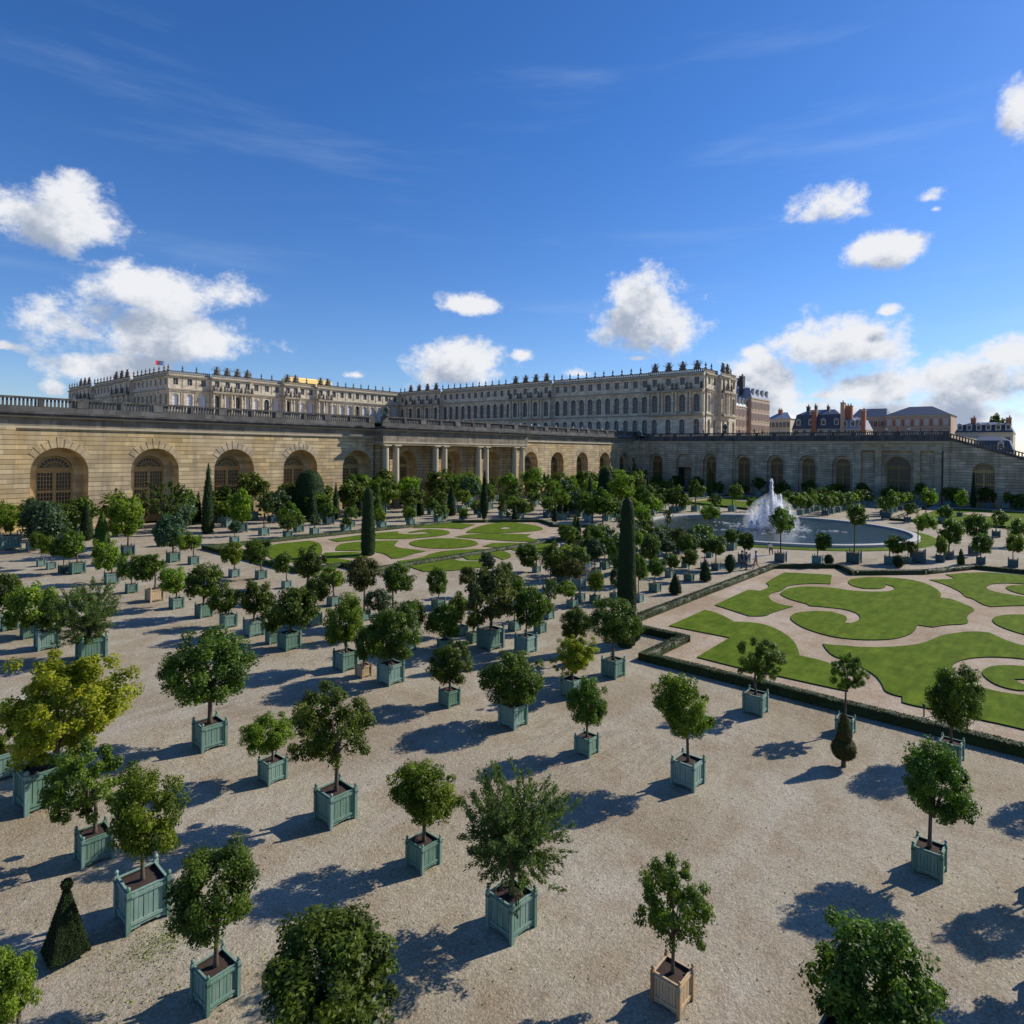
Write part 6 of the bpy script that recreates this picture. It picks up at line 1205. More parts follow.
block('dormered_town_house', 'dark roofed town house with pale dormers and white wall, far right', 262, 13.5, 29, 12, 0, 18.6, 22.6, 'cream', 'slate', 3, 6, dormers=6, mansard=True, inset=3, chim=((-6.5, 2, 1.4, 23.6, 'brick'), (3, 3, 1.4, 23.8, 'brick')))
block('blue_slate_house', 'low house with blue slate roof peeping over the ramp wall', 236, 12.0, 24.0, 11, 0, 12.0, 17.2, 'cream', 'slate', 2, 4, dormers=2, mansard=True, inset=2)
block('grey_roofed_house', 'lowest grey roofed house at the far right edge beyond the ramp', 240, -2, 10.8, 12, 0, 9.6, 13.5, 'cream', 'lead', 2, 5, inset=3)
# ------------------------------------------------------------------ ground
def sheet(name, pts, z, mat, thick=None, edge=None, hole=None):
    bm = bmesh.new()
    for loop in [pts] + ([hole] if hole else []):
        vs = [bm.verts.new((x, y, z)) for x, y in loop]
        for a, b in zip(vs, vs[1:] + vs[:1]): bm.edges.new((a, b))
    bmesh.ops.triangle_fill(bm, use_beauty=True, use_dissolve=False, edges=bm.edges[:])
    for f in bm.faces:
        if f.normal.z < 0: f.normal_flip()
    if thick:
        be = [e for e in bm.edges if e.is_boundary]
        for e in be:
            a, b = e.verts; c = bm.verts.new((b.co.x, b.co.y, z - thick)); d = bm.verts.new((a.co.x, a.co.y, z - thick))
            f = bm.faces.new((a, b, c, d)); f.material_index = 1
    me = bpy.data.meshes.new(name); bm.to_mesh(me); bm.free(); me.materials.append(M[mat])
    if thick: me.materials.append(M[edge or mat])
    return link(name, me)
g = MB(); g.add([(-3500, -3500, 0), (3500, -3500, 0), (3500, 3500, 0), (-3500, 3500, 0)], [(0, 1, 2, 3)], 'gravel'); tag(g.obj('ground'), None, None, kind='structure')
g = FB(LOC)
g.add([(-40, YW + 5.9, 16.3), (XP + 60, YW + 5.9, 16.3), (XP + 230, 21, 16.3), (XP + 230, 700, 16.3), (-40, 700, 16.3), (XW + 6.9, 21, 16.3), (XW + 6.9, YW + 5.9, 16.3)], [(4, 0, 6, 5, 2, 3)], 'path')
g.add([(-40, YW + .5, 16.25), (XW + 7, YW + .5, 16.25), (XW + 7, YW + 6, 16.25), (-40, YW + 6, 16.25)], [(0, 1, 2, 3)], 'path')
g.add([(XW + .5, 20.3, 16.0), (XW + 7, 20.3, 16.0), (XW + 7, YW, 16.0), (XW + .5, YW, 16.0)], [(0, 1, 2, 3)], 'path')
g.add([(XW + 6.9, 21, 16.3), (XP + 230, 21, 16.3), (XP + 230, 21, 0), (XW + 6.9, 21, 0)], [(0, 1, 2, 3)], 'stone')
tag(g.obj('terrace'), None, None, kind='structure')
HR = [(64.3, 21.8), (69.3, 17.0), (66.2, 15.1), (71.6, 10.2), (78.4, 7.0), (78.7, 3.1), (79.0, -14), (31, -14), (31, 17.2), (35.6, 17.2), (35.6, 21.6)]
HL = [(31, 71.4), (68, 71.2), (72.5, 68.0), (79.2, 62.6), (75.7, 57.2), (79, 53), (70, 46.5), (64, 47.8), (35.5, 47.8), (35.5, 52), (31, 52)]
for nm, poly in (('right', HR), ('left', HL)):
    tag(sheet('path', poly, .006, 'path'), None, None, kind='structure')
FR = [(125, 46.8), (132, 66.8), (168, 66.8), (168, 47.5)]; FRR = [(126, 22.6), (168, 23), (168, 1.5), (126, 2)]
for p_ in (FR, FRR): tag(sheet('path', p_, .006, 'path'), None, None, kind='structure')
LL = {'a': 'arrow shaped lawn piece at the front corner of the right parterre', 'b': 'lobed lawn piece at the back left of the right parterre', 'c': 'large scrolled lawn piece with two curled lobes in the right parterre',
 'd': 'biggest lawn piece running along the front hedge to the right edge', 'e': 'curled lawn lobe set inside the front scroll at right', 'f': 'lawn piece at the back right of the right parterre', 'g': 'small curled lawn lobe at the back right', 'h': 'round lawn at the right edge of the frame',
 'i': 'plain lawn piece at the left end of the left parterre', 'j': 'long curling lawn band along the far hedge of the left parterre', 'k': 'pointed lawn piece beside the left clipped column', 'l': 'round lawn in the middle of the left parterre', 'm': 'small scroll lawn below the foot of the left column',
 'n': 'slim lawn piece at the far side of the left parterre', 'o': 'far right lawn piece of the left parterre with a small gravel eye', 'p': 'wavy lawn band right of the round lawn', 'q': 'lawn piece at the near right end of the left parterre', 'r': 'large near lawn piece below the round lawn', 's': 'small lawn lobe enclosed in the near scroll'}
h_ = [(55.14 + 3.95 * cos(2 * pi * i / 32), -.1 + 3.95 * sin(2 * pi * i / 32)) for i in range(32)]; LAWNS['h'] = h_
def smooth_poly(P, it=2):
    for _ in range(it):
        Q = []
        for i in range(len(P)):
            a, b, c = Vector(P[i - 1]), Vector(P[i]), Vector(P[(i + 1) % len(P)])
            if (a - b).length < 1e-6 or (c - b).length < 1e-6: continue
            ang = (a - b).angle(c - b)
            if ang > radians(124): Q += [tuple(b.lerp(a, .25)), tuple(b.lerp(c, .25))]
            else: Q.append(tuple(b))
        P = Q
    return P
for k, lb in LL.items():
    hole = LAWNS.get(k + '_hole'); o = sheet('lawn', smooth_poly(LAWNS[k], 1 if k in 'hl' else 2), .07, 'grass', .066, 'sod', smooth_poly(hole) if hole else None)
    tag(o, lb, 'lawn', 'scrolled lawn pieces of the parterres')
for k, (x0, x1, y0, y1, lb) in enumerate([(128, 165, 49.5, 64.5, 'far pale green lawn beyond the basin, left of the fountain'), (128.5, 165, 4, 20.5, 'far lawn at the right edge before the shaded wall')]):
    P = []
    for i in range(40):
        a = 2 * pi * i / 40; c, s_ = cos(a), sin(a); P.append(((x0 + x1) / 2 + (x1 - x0) / 2 * math.copysign(abs(c) ** .45, c), (y0 + y1) / 2 + (y1 - y0) / 2 * math.copysign(abs(s_) ** .45, s_)))
    xm, ym = (x0 + x1) / 2, (y0 + y1) / 2
    hole = [(xm + 6 + 5 * cos(2 * pi * i / 20), ym + 3.2 * sin(2 * pi * i / 20)) for i in range(20)]
    tag(sheet('lawn', P, .07, 'grass', .066, 'sod', hole), lb, 'lawn', 'far lawns')
# clipped low hedges
def hedge(name, pts, label, w=.55, h=.40, closed=False, nl=16000, mat='hedge', L=.07):
    rng = np.random.default_rng(len(pts)); r = random.Random(2); m = MB(); P = list(pts) + ([pts[0]] if closed else [])
    LV = []; segs = []
    for (a, b) in zip(P[:-1], P[1:]):
        a, b = Vector(a), Vector(b); d = (b - a); l = d.length; d /= l; n = Vector((-d.y, d.x)); segs.append((a, b, d, n, l))
    tot = sum(s[4] for s in segs); LP = []; LN = []
    for a, b, d, n, l in segs:
        k = max(2, int(l / .5)); rows = []
        for i in range(k + 1):
            c = a + d * (l * i / k) + (d * (-w / 2) if i == 0 else d * 0) + (d * (w / 2) if i == k else d * 0); e = w / 2 * (1 + r.uniform(-.08, .08)); hh = h * (1 + r.uniform(-.06, .06))
            rows += [(c.x - n.x * e, c.y - n.y * e, 0), (c.x - n.x * e * .95, c.y - n.y * e * .95, hh), (c.x + n.x * e * .95, c.y + n.y * e * .95, hh), (c.x + n.x * e, c.y + n.y * e, 0)]
        m.add(rows, [(i * 4 + j, i * 4 + j + 1, i * 4 + j + 5, i * 4 + j + 4) for i in range(k) for j in range(3)] + [(0, 1, 2, 3), (k * 4, k * 4 + 3, k * 4 + 2, k * 4 + 1)], mat)
        q = int(nl * l / tot); t = rng.uniform(0, l, q); f = rng.integers(0, 3, q); s_ = rng.uniform(-1, 1, q); z = np.where(f == 0, h, rng.uniform(.02, h, q)); off = np.where(f == 0, s_ * w / 2, np.where(f == 1, -w / 2, w / 2))
        LP.append(np.stack([a.x + d.x * t + n.x * off, a.y + d.y * t + n.y * off, z + rng.uniform(0, .02, q)], 1))
        LN.append(np.stack([np.where(f == 0, 0, n.x * np.sign(off)), np.where(f == 0, 0, n.y * np.sign(off)), np.where(f == 0, 1.0, .2)], 1) + rng.normal(size=(q, 3)) * .5)
    V, F = leaves(np.concatenate(LP), np.concatenate(LN), L, L * .6, rng)
    V0 = np.array(m.v); F0 = np.array(m.f)
    me = np_mesh(name, np.concatenate([V0, V]), np.concatenate([F0, F + len(V0)]), [mat], np.concatenate([np.full(len(F0), .35), rng.uniform(0, 1, len(F))]))
    return tag(link(name, me), label, 'hedge')
hedge('box_hedge', HR[:6] + [HR[6]], 'low clipped box hedge along the back of the right parterre', nl=9000, L=.1)
hedge('box_hedge', HR[7:] + [HR[0]], 'low clipped box hedge with a notched corner along the front of the right parterre', nl=42000)
hedge('box_hedge', HL, 'low clipped box hedge all round the left parterre', closed=True, nl=16000, L=.12)
hedge('box_hedge', [(126, 47), (133, 67), (168, 67)], 'thin low hedge edging the far left lawn beyond the basin', nl=1500, L=.2)
hedge('box_hedge', [(168, 23), (126, 22.8), (126, 2)], 'thin low hedge edging the far lawn at the right', nl=1500, L=.2)
# sprinkler posts in the front path
for i, (x, y) in enumerate([(33.0, 4.3), (32.6, 4.6)]):
    s = MB(); s.tube([(0, 0, 0), (0, 0, .45)], .03, 'iron', 6); s.lathe([(.05, 0), (.07, .06), (.03, .12)], 'iron', 8, 0, 0, .45)
    o = s.obj('sprinkler', None, True, loc=(x, y, 0)); tag(o, ['left', 'right'][i] + ' one of two small dark sprinkler posts between front lawn and hedge', 'sprinkler')
# ------------------------------------------------------------------ basin
BX, BY, BR_ = 97.0, 33.2, 18.7
def ring(name, r0, r1, z0, z1, mat, n=96, parent=None):
    m = MB(); v = []
    for k in range(n):
        c, s_ = cos(2 * pi * k / n), sin(2 * pi * k / n); v += [(r0 * c, r0 * s_, z0), (r0 * c, r0 * s_, z1), (r0 * c + (r1 - r0) * c * .0 + .06 * c, r0 * s_ + .06 * s_, z1 + .05), (r1 * c - .06 * c, r1 * s_ - .06 * s_, z1 + .05), (r1 * c, r1 * s_, z1), (r1 * c, r1 * s_, z0)]
    f = [(k * 6 + j, k * 6 + j + 1, ((k + 1) % n) * 6 + j + 1, ((k + 1) % n) * 6 + j) for k in range(n) for j in range(5)]
    m.add(v, f, mat); return m.obj(name, parent)
bas = thing('round_basin', 'large round stone rimmed pond in the middle of the garden', 'basin', (BX, BY, 0))
ring('stone_rim', BR_ - .85, BR_, 0, .40, 'white', parent=bas)
m = MB(); n = 96; m.add([(0, 0, .16)] + [((BR_ - .8) * cos(2 * pi * k / n), (BR_ - .8) * sin(2 * pi * k / n), .16) for k in range(n)], [(0, 1 + k, 1 + (k + 1) % n) for k in range(n)], 'water')
o = m.obj('pond_water'); o.location = (BX, BY, 0); tag(o, None, None, kind='structure')
m = MB(); m.lathe([(.9, 0), (1.0, .2), (.5, .5), (.15, .9)], 'grime', 12); m.obj('fountain_nozzle', bas, True)
o = ring('grass_ring', BR_ + .1, BR_ + 2.0, 0, .03, 'grass'); o.location = (BX, BY, 0); tag(o, 'thin ring of grass around the stone rim of the pond', 'grass verge')
ft = thing('fountain_jet', 'white fountain plume spraying high from the middle of the pond', 'fountain', (BX, BY, .16))
rng = np.random.default_rng(4)
def spray(nj, h, spread, seed, cnt, L, W, jit):
    rng = np.random.default_rng(seed); a = rng.uniform(0, 2 * pi, nj); q_ = rng.uniform(0, 1, nj); hh = h * (1 - .6 * q_); sp = spread * (.08 + .92 * q_)
    k = rng.integers(0, nj, cnt); t = rng.uniform(0, 2, cnt); z = hh[k] * (1 - (t - 1) ** 2) ; r = sp[k] * t * .5
    P = np.stack([r * np.cos(a[k]), r * np.sin(a[k]), z], 1) + rng.normal(size=(cnt, 3)) * jit * (.3 + t[:, None])
    P[:, 2] = np.abs(P[:, 2])
    ax = np.stack([sp[k] * .5 * np.cos(a[k]), sp[k] * .5 * np.sin(a[k]), hh[k] * -2 * (t - 1)], 1); ax /= np.linalg.norm(ax, axis=1, keepdims=True)
    return leaves(P, rng.normal(size=P.shape), L, W, rng, 0, ax * 3)
def plume(x0, y0, h, wd, cnt, seed, L=.2, W=.05, drift=.25):
    rng = np.random.default_rng(seed); t = rng.uniform(0, 1, cnt) ** .85; z = h * t * (1 + rng.normal(size=cnt) * .02)
    sp_ = wd * (1.02 - t) ** .8 * (.25 + .75 * rng.random(cnt)); a = rng.uniform(0, 2 * pi, cnt)
    P = np.stack([x0 + sp_ * np.cos(a) + drift * (1 - t) * rng.random(cnt) * h * .3, y0 + sp_ * np.sin(a), np.maximum(z, .02)], 1) + rng.normal(size=(cnt, 3)) * .07
    P[:, 2] = np.abs(P[:, 2]); ax = np.stack([np.cos(a) * .2, np.sin(a) * .2, np.ones(cnt)], 1)
    return leaves(P, rng.normal(size=P.shape), L, W, rng, 0, ax * 2)
VV = []; FF = []; nb_ = 0
jets = [(0, 0, 7.0, .50, 8000), (.3, 0, 5.4, 1.0, 5000), (.9, -1.0, 4.9, .7, 3000), (-.8, .7, 4.4, .7, 2500)]
rj = random.Random(6)
for i in range(26):
    a_ = rj.uniform(0, 2 * pi); r0_ = rj.uniform(.7, 3.3); jets.append((r0_ * cos(a_), r0_ * sin(a_), max(.9, 5.4 - r0_ * 1.15 + rj.uniform(-1.0, .9)), rj.uniform(.25, .7), int(rj.uniform(350, 900))))
for i, (x_, y_, h_1, w_1, c_1) in enumerate(jets):
    V, F = plume(x_, y_, h_1, w_1, c_1, i + 1); VV.append(V); FF.append(F + nb_); nb_ += len(V)
V, F = spray(300, 2.4, 7.0, 3, 5000, .13, .03, .3); VV.append(V); FF.append(F + nb_)
link('water_jet', np_mesh('water_jet', np.concatenate(VV), np.concatenate(FF), ['spray']), ft)
mm = MB(); mm.lathe([(3.9, .05), (4.0, 1.2), (3.5, 2.6), (2.4, 4.0), (1.0, 5.0), (.2, 5.4)], 'mist', 20); o = mm.obj('fountain_mist', ft, True)
# foam on the water
V = []; F = []; rr = random.Random(8); m = MB()
for i in range(420):
    a = rr.uniform(0, 2 * pi); r = abs(rr.gauss(3.0, 2.0)); 
    if rr.random() < .25: a = rr.choice([.2, 1.3, 2.6, 3.9, 5.1]) + rr.gauss(0, .08); r = rr.uniform(3, 10)
    x, y = r * cos(a), r * sin(a); s_ = rr.uniform(.12, .5); b0 = rr.uniform(0, 3)
    m.add([(x + s_ * cos(b0 + q * pi / 3) * rr.uniform(.6, 1.2), y + s_ * .7 * sin(b0 + q * pi / 3) * rr.uniform(.6, 1.2), .012 + i * .00004) for q in range(6)], [tuple(range(6))], 'spray')
m.obj('foam', ft)
# ------------------------------------------------------------------ people
def person_mesh(pose, shirt, trousers, shoes='black', arms='skin'):
    J = {'walk': dict(hipL=(.09, .02, .92), knL=(.10, .20, .52), anL=(.10, .16, .10), toL=(.10, .34, .05), hipR=(-.09, 0, .92), knR=(-.10, -.06, .50), anR=(-.10, -.36, .16), toR=(-.10, -.28, .03), shL=(.19, 0, 1.42), elL=(.25, -.14, 1.16), wrL=(.25, -.06, .92), shR=(-.19, 0, 1.42), elR=(-.25, .12, 1.17), wrR=(-.24, .30, 1.02), ch=(0, .02, 1.32), nk=(0, .03, 1.50), hd=(0, .05, 1.62)),
         'stand': dict(hipL=(.09, 0, .92), knL=(.10, .03, .50), anL=(.11, 0, .09), toL=(.12, .17, .04), hipR=(-.09, 0, .92), knR=(-.10, .02, .50), anR=(-.11, -.02, .09), toR=(-.13, .15, .04), shL=(.19, 0, 1.42), elL=(.25, .0, 1.15), wrL=(.20, .18, 1.05), shR=(-.19, 0, 1.42), elR=(-.25, -.02, 1.15), wrR=(-.24, .08, .90), ch=(0, 0, 1.32), nk=(0, .01, 1.50), hd=(0, .03, 1.62)),
         'bend': dict(hipL=(.09, 0, .80), knL=(.12, .25, .48), anL=(.11, .05, .09), toL=(.12, .22, .04), hipR=(-.09, 0, .80), knR=(-.12, .05, .42), anR=(-.11, -.22, .12), toR=(-.12, -.08, .03), shL=(.18, .38, 1.15), elL=(.24, .50, .90), wrL=(.20, .66, .72), shR=(-.18, .38, 1.15), elR=(-.24, .46, .88), wrR=(-.18, .60, .66), ch=(0, .30, 1.08), nk=(0, .44, 1.20), hd=(0, .54, 1.28))}[pose]
    rad = dict(pel=.145, ch=.165, nk=.062, hd=.10, top=.085, hipL=.105, hipR=.105, knL=.065, knR=.065, anL=.045, anR=.045, toL=.04, toR=.04, shL=.07, shR=.07, elL=.045, elR=.045, wrL=.033, wrR=.033, haL=.04, haR=.04)
    J = dict(J); J['pel'] = ((J['hipL'][0] + J['hipR'][0]) / 2, (J['hipL'][1] + J['hipR'][1]) / 2, J['hipL'][2] + .06)
    J['top'] = (J['hd'][0], J['hd'][1] + .01, J['hd'][2] + .10)
    for s in 'LR': w, e = Vector(J['wr' + s]), Vector(J['el' + s]); J['ha' + s] = tuple(w + (w - e).normalized() * .12)
    names = list(J); idx = {n: i for i, n in enumerate(names)}
    E = [('pel', 'ch'), ('ch', 'nk'), ('nk', 'hd'), ('hd', 'top'), ('pel', 'hipL'), ('hipL', 'knL'), ('knL', 'anL'), ('anL', 'toL'), ('pel', 'hipR'), ('hipR', 'knR'), ('knR', 'anR'), ('anR', 'toR'), ('ch', 'shL'), ('shL', 'elL'), ('elL', 'wrL'), ('wrL', 'haL'), ('ch', 'shR'), ('shR', 'elR'), ('elR', 'wrR'), ('wrR', 'haR')]
    me = bpy.data.meshes.new('tmp'); me.from_pydata([J[n] for n in names], [(idx[a], idx[b]) for a, b in E], []); o = bpy.data.objects.new('tmp', me); COL.objects.link(o)
    sk = o.modifiers.new('s', 'SKIN'); sk.use_smooth_shade = True
    for i, n in enumerate(names): v = me.skin_vertices[0].data[i]; v.radius = (rad[n], rad[n]); v.use_root = n == 'pel'
    o.modifiers.new('u', 'SUBSURF').levels = 1
    bpy.context.view_layer.update(); dg = bpy.context.evaluated_depsgraph_get(); out = bpy.data.meshes.new_from_object(o.evaluated_get(dg)); bpy.data.objects.remove(o)
    out.materials.clear()
    for x in (shirt, trousers, 'skin', shoes): out.materials.append(M[x])
    nk = Vector(J['nk']); pe = Vector(J['pel'])
    for p in out.polygons:
        c = p.center; near = min(names, key=lambda n: (Vector(J[n]) - c).length)
        if near in ('hd', 'top', 'haL', 'haR', 'wrL', 'wrR') or (near == 'nk' and c.z > nk.z): mi = 2
        elif near in ('elL', 'elR'): mi = 2 if arms == 'skin' else 0
        elif near[:2] in ('to', 'an') and c.z < .12: mi = 3
        elif near[:2] in ('kn', 'an', 'to', 'hi') or near == 'pel' and c.z < pe.z: mi = 1
        else: mi = 0
        p.material_index = mi
    out.name = 'person'
    h = MB(); hd = Vector(J['hd'])
    h.lathe([(.085, -.02), (.108, .03), (.112, .09), (.085, .155), (.03, .185)], 'hair', 10, hd.x, hd.y - .02, hd.z); hm = h.mesh('hair', True)
    return out, hm
def person(X, Y, z, rz, pose, shirt, trousers, label, arms='skin', meshes=None, group=None, s=1.0):
    b, hm = meshes or person_mesh(pose, shirt, trousers, 'black', arms)
    o = link('person', b, None, (X, Y, z), rz, (s, s, s)); tag(o, label, 'person', group); link('hair', hm, o); return (b, hm)
person(46.3, 31.4, 0, 2.2, 'walk', 'whitecloth', 'greycloth', 'person in a white shirt and grey trousers walking between the planters')
person(61.4, 23.3, 0, .4, 'stand', 'navy', 'navy', 'person in dark navy clothes standing on the path by the basin', 'long')
person(62.6, 22.8, 0, .6, 'walk', 'lightblue', 'pink', 'person in light blue top and pink trousers beside the one in navy')
person(61.9, 23.9, 0, .2, 'stand', 'black', 'black', 'person in black half hidden beside the one in navy', 'long')
person(72.6, 24.8, 0, 1.5, 'bend', 'whitecloth', 'black', 'person in a white top and black trousers bending forward before the basin')
person(97.0, 52.6, 0, .5, 'walk', 'blue', 'navy', 'person in a blue top walking on the far path left of the basin')
person(30.5, -4.5 + 0, 0, 0, 'stand', 'navy', 'navy', 'x') if False else None
pm = [person_mesh('stand', a, b) for a, b in (('whitecloth', 'denim'), ('red', 'black'), ('navy', 'khaki'), ('yellow', 'navy'), ('black', 'denim'), ('lightblue', 'khaki'))]
cn = ['white', 'red', 'navy', 'yellow', 'black', 'light blue']
rr = random.Random(21)
for i in range(22):
    k = rr.choice([0, 0, 1, 2, 3, 4, 4, 5]); X = 96 + i * 3.6 + rr.uniform(-1, 1)
    person(X, YW + rr.uniform(.8, 1.6), 16.25, pi + rr.uniform(-.6, .6), 'stand', None, None, 'visitor in %s, number %d from left along the balustrade above the lit arcade' % (cn[k], i + 1), meshes=pm[k], group='visitors on the terrace', s=1.05)
for i in range(12):
    k = rr.choice([0, 1, 2, 3, 4, 5]); Y = 96 - i * 3.4 + rr.uniform(-1, 1)
    if rr.random() < .1: continue
    person(XW + rr.uniform(.9, 1.8), Y, 16.0, pi / 2 + rr.uniform(-.6, .6), 'stand', None, None, 'visitor in %s, number %d from left along the balustrade above the shaded wall' % (cn[k], i + 1), meshes=pm[k], group='visitors on the terrace', s=1.05)
for i in range(5):
    k = rr.choice([1, 0, 3, 4]); person(XW + rr.uniform(.9, 1.8), 33 - i * 2.3, 16.0, pi / 2, 'stand', None, None, 'visitor in %s, number %d from left above the shaded colonnade' % (cn[k], i + 1), meshes=pm[k], group='visitors on the terrace', s=1.05)
# ------------------------------------------------------------------ planting
for i, t in enumerate(TREES): make_tree(i, t)
for i, t in enumerate(TOPIARY): make_topiary(i, t)
# weeds in the gravel at bottom left
V, F = [], []; rng = np.random.default_rng(9)
P = np.concatenate([rng.normal(size=(700, 3)) * np.array([.55, .35, 0]) + np.array([5.9, 15.4, .03]), rng.normal(size=(400, 3)) * np.array([.9, .7, 0]) + np.array([8.2, 12.4, .02]), rng.normal(size=(500, 3)) * np.array([1.0, .5, 0]) + np.array([4.6, 14.2, .02])]); P[:, 2] = rng.uniform(.01, .06, len(P))
V, F = leaves(P, rng.normal(size=P.shape) + np.array([0, 0, 1.0]), .055, .022, rng)
tag(link('weeds', np_mesh('weeds', V, F, ['leaf2'], rng.uniform(0, 1, len(F)))), None, None, kind='stuff')
# dead leaves scattered on the gravel
n = 2600; P = np.stack([rng.uniform(3, 34, n), rng.uniform(0, 34, n), rng.uniform(.006, .02, n)], 1)
V, F = leaves(P, rng.normal(size=P.shape) * .3 + np.array([0, 0, 1.0]), .055, .035, rng)
tag(link('fallen_leaves', np_mesh('fallen_leaves', V, F, ['leaf5'], rng.uniform(0, 1, len(F)))), None, None, kind='stuff')
# dark trees at the far right beyond the roofs
for i, (x, y, z, s, lb) in enumerate([(300, -4, 0, 9, 'dark round tree at the far right edge beyond the roofs'), (330, 22, 14, 6, 'small dark tree between the roofs at the right')]):
    r = thing('town_tree', lb, 'tree', (x, y, z)); tk = MB(); tk.tube([(0, 0, 0), (0, 0, s * 1.2)], [.5, .3], 'bark', 8); tk.obj('trunk', r, True); link('crown', CR[0, 2][i], r, (0, 0, s * 1.5), 0, (s * .8, s * .8, s * .95))
# ------------------------------------------------------------------ sky, sun, camera
w = bpy.data.worlds.new('World'); sc.world = w; w.use_nodes = True; nt = w.node_tree; nt.nodes.clear()
EL = radians(33.5); SAZ = radians(180 - 66)
out = nt.nodes.new('ShaderNodeOutputWorld'); bg = nt.nodes.new('ShaderNodeBackground'); nt.links.new(bg.outputs[0], out.inputs[0])
sky = N(nt, 'ShaderNodeTexSky', sky_type='NISHITA', sun_disc=False, sun_elevation=EL, sun_rotation=SAZ, altitude=100, air_density=1.0, dust_density=.25, ozone_density=3.0)
hs = N(nt, 'ShaderNodeHueSaturation'); hs.inputs['Saturation'].default_value = SKY_SAT; hs.inputs['Value'].default_value = SKY_VAL; D0 = N(nt, 'ShaderNodeTexCoord').outputs['Generated']; s0 = N(nt, 'ShaderNodeSeparateXYZ'); nt.links.new(D0, s0.inputs[0])
air = ramp(nt, s0.outputs[2], [(0.0, (.92, .98, 1.18)), (.10, (.84, .95, 1.22)), (.45, (.72, .92, 1.28)), (1.0, (.70, .86, 1.22))])
nt.links.new(mix(nt, sky.outputs[0], air, 1.0, 'MULTIPLY'), hs.inputs['Color'])
D = N(nt, 'ShaderNodeTexCoord').outputs['Generated']
def cloud_density(dv):
    vec = D
    if dv:
        a = N(nt, 'ShaderNodeVectorMath', operation='ADD'); nt.links.new(D, a.inputs[0]); a.inputs[1].default_value = dv
        nn = N(nt, 'ShaderNodeVectorMath', operation='NORMALIZE'); nt.links.new(a.outputs[0], nn.inputs[0]); vec = nn.outputs[0]
    sx = N(nt, 'ShaderNodeSeparateXYZ'); nt.links.new(vec, sx.inputs[0])
    az = mth(nt, 'ARCTAN2', sx.outputs[0], sx.outputs[1]); el = mth(nt, 'ARCSINE', sx.outputs[2])
    mk = None
    for (a, e, wa, we) in CLOUDS:
        u = mth(nt, 'DIVIDE', mth(nt, 'SUBTRACT', az, a), wa * 1.16); v = mth(nt, 'DIVIDE', mth(nt, 'SUBTRACT', el, e - we * .25), we * 1.25)
        # flatter below than above
        v2 = mth(nt, 'MULTIPLY', v, v); vneg = mth(nt, 'LESS_THAN', v, 0.0); v2 = mth(nt, 'MULTIPLY', v2, mth(nt, 'MULTIPLY_ADD', vneg, 1.0, 1.0))
        q = mth(nt, 'SUBTRACT', .62 if wa < .036 else 1.0, mth(nt, 'SQRT', mth(nt, 'ADD', mth(nt, 'MULTIPLY', u, u), v2)))
        mk = q if mk is None else mth(nt, 'MAXIMUM', mk, q)
    mp = N(nt, 'ShaderNodeMapping'); mp.inputs['Scale'].default_value = (1, 1, 1.35); nt.links.new(vec, mp.inputs['Vector'])
    n1 = noise(nt, mp.outputs[0], 13, 10, .68); n2 = noise(nt, mp.outputs[0], 7.5, 3, .5)
    f = mth(nt, 'ADD', mk, mth(nt, 'MULTIPLY', mth(nt, 'SUBTRACT', n1, .52), 2.5)); f = mth(nt, 'ADD', f, mth(nt, 'MULTIPLY', mth(nt, 'SUBTRACT', n2, .5), .7))
    # keep the free sky clear
    lim = mth(nt, 'MULTIPLY', mth(nt, 'MINIMUM', mth(nt, 'ADD', mk, .35), 0.0), 6.0)
    return mth(nt, 'ADD', f, lim)
f0 = cloud_density(None); f1 = cloud_density((.024, -.011, .040))
def smooth(x, a, b):
    r = N(nt, 'ShaderNodeMapRange', interpolation_type='SMOOTHSTEP'); nt.links.new(x, r.inputs[0]); r.inputs[1].default_value = a; r.inputs[2].default_value = b; return r.outputs[0]
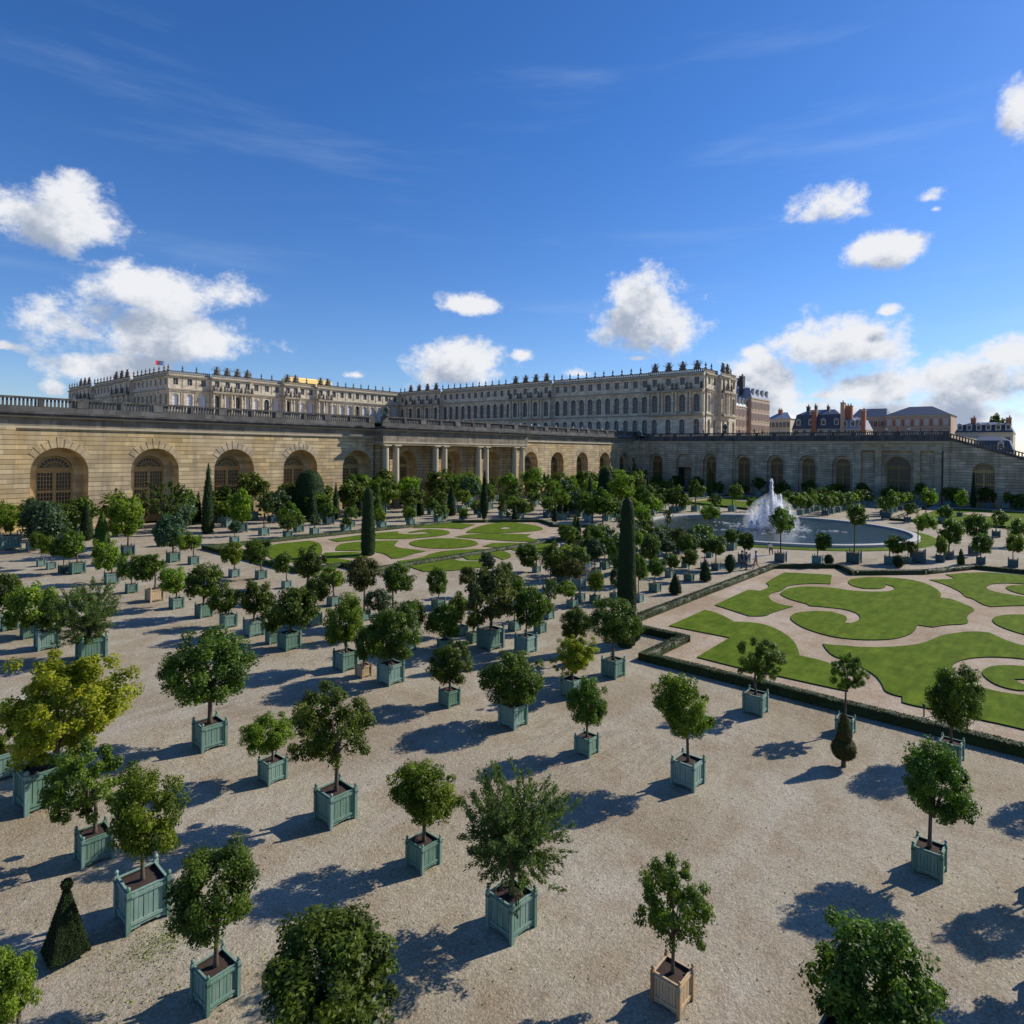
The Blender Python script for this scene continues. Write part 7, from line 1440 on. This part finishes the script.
alpha = smooth(f0, -.16, .44); thick = smooth(mth(nt, 'ADD', f1, mth(nt, 'MULTIPLY', mth(nt, 'SUBTRACT', noise(nt, D, 22, 5, .6), .5), 1.5)), -.15, .95)
cc = mix(nt, CL_LIT, CL_SH, thick)
mp = N(nt, 'ShaderNodeMapping'); mp.inputs['Scale'].default_value = (1.2, 1.2, 9); mp.inputs['Rotation'].default_value = (.10, .05, 0); nt.links.new(D, mp.inputs['Vector'])
ci = mth(nt, 'MULTIPLY', smooth(noise(nt, mp.outputs[0], 1.9, 7, .6), .50, .86), .20)
base = mix(nt, hs.outputs[0], CL_CI, ci)
col = mix(nt, base, cc, alpha)
nt.links.new(col, bg.inputs['Color']); bg.inputs['Strength'].default_value = SKY_STR
w.cycles.sampling_method = 'MANUAL'; w.cycles.sample_map_resolution = 512
sd = Vector((sin(SAZ) * cos(EL), cos(SAZ) * cos(EL), sin(EL)))
L = bpy.data.lights.new('sun', 'SUN'); L.energy = SUN; L.angle = radians(.53); L.color = (1, .93, .82)
lo = bpy.data.objects.new('sun', L); COL.objects.link(lo); lo.rotation_euler = sd.to_track_quat('Z', 'Y').to_euler(); lo.location = (0, 0, 300)
cam = bpy.data.cameras.new('camera'); co = bpy.data.objects.new('camera', cam); COL.objects.link(co); sc.camera = co
cam.sensor_width = 36; cam.sensor_fit = 'HORIZONTAL'; cam.lens = 640 / 1024 * 36; cam.shift_y = -(512 - 450) / 1024; cam.clip_end = 9000; cam.clip_start = .1
f = Vector((sin(YAW), cos(YAW), 0)); r_ = Vector((cos(YAW), -sin(YAW), 0)); u_ = Vector((0, 0, 1))
roll = radians(.70)   # camera rolled counter-clockwise
rr2 = r_ * cos(roll) + u_ * sin(roll); uu2 = u_ * cos(roll) - r_ * sin(roll)
mat = Matrix((rr2, uu2, -f)).transposed().to_4x4(); mat.translation = Vector((0, 0, H)); co.matrix_world = mat
sc.view_settings.view_transform = 'Standard'; sc.view_settings.look = 'None'; sc.view_settings.exposure = EXPOSURE; sc.view_settings.gamma = 1
sc.cycles.max_bounces = 6; sc.cycles.diffuse_bounces = 3; sc.cycles.transparent_max_bounces = 6; sc.cycles.volume_bounces = 3
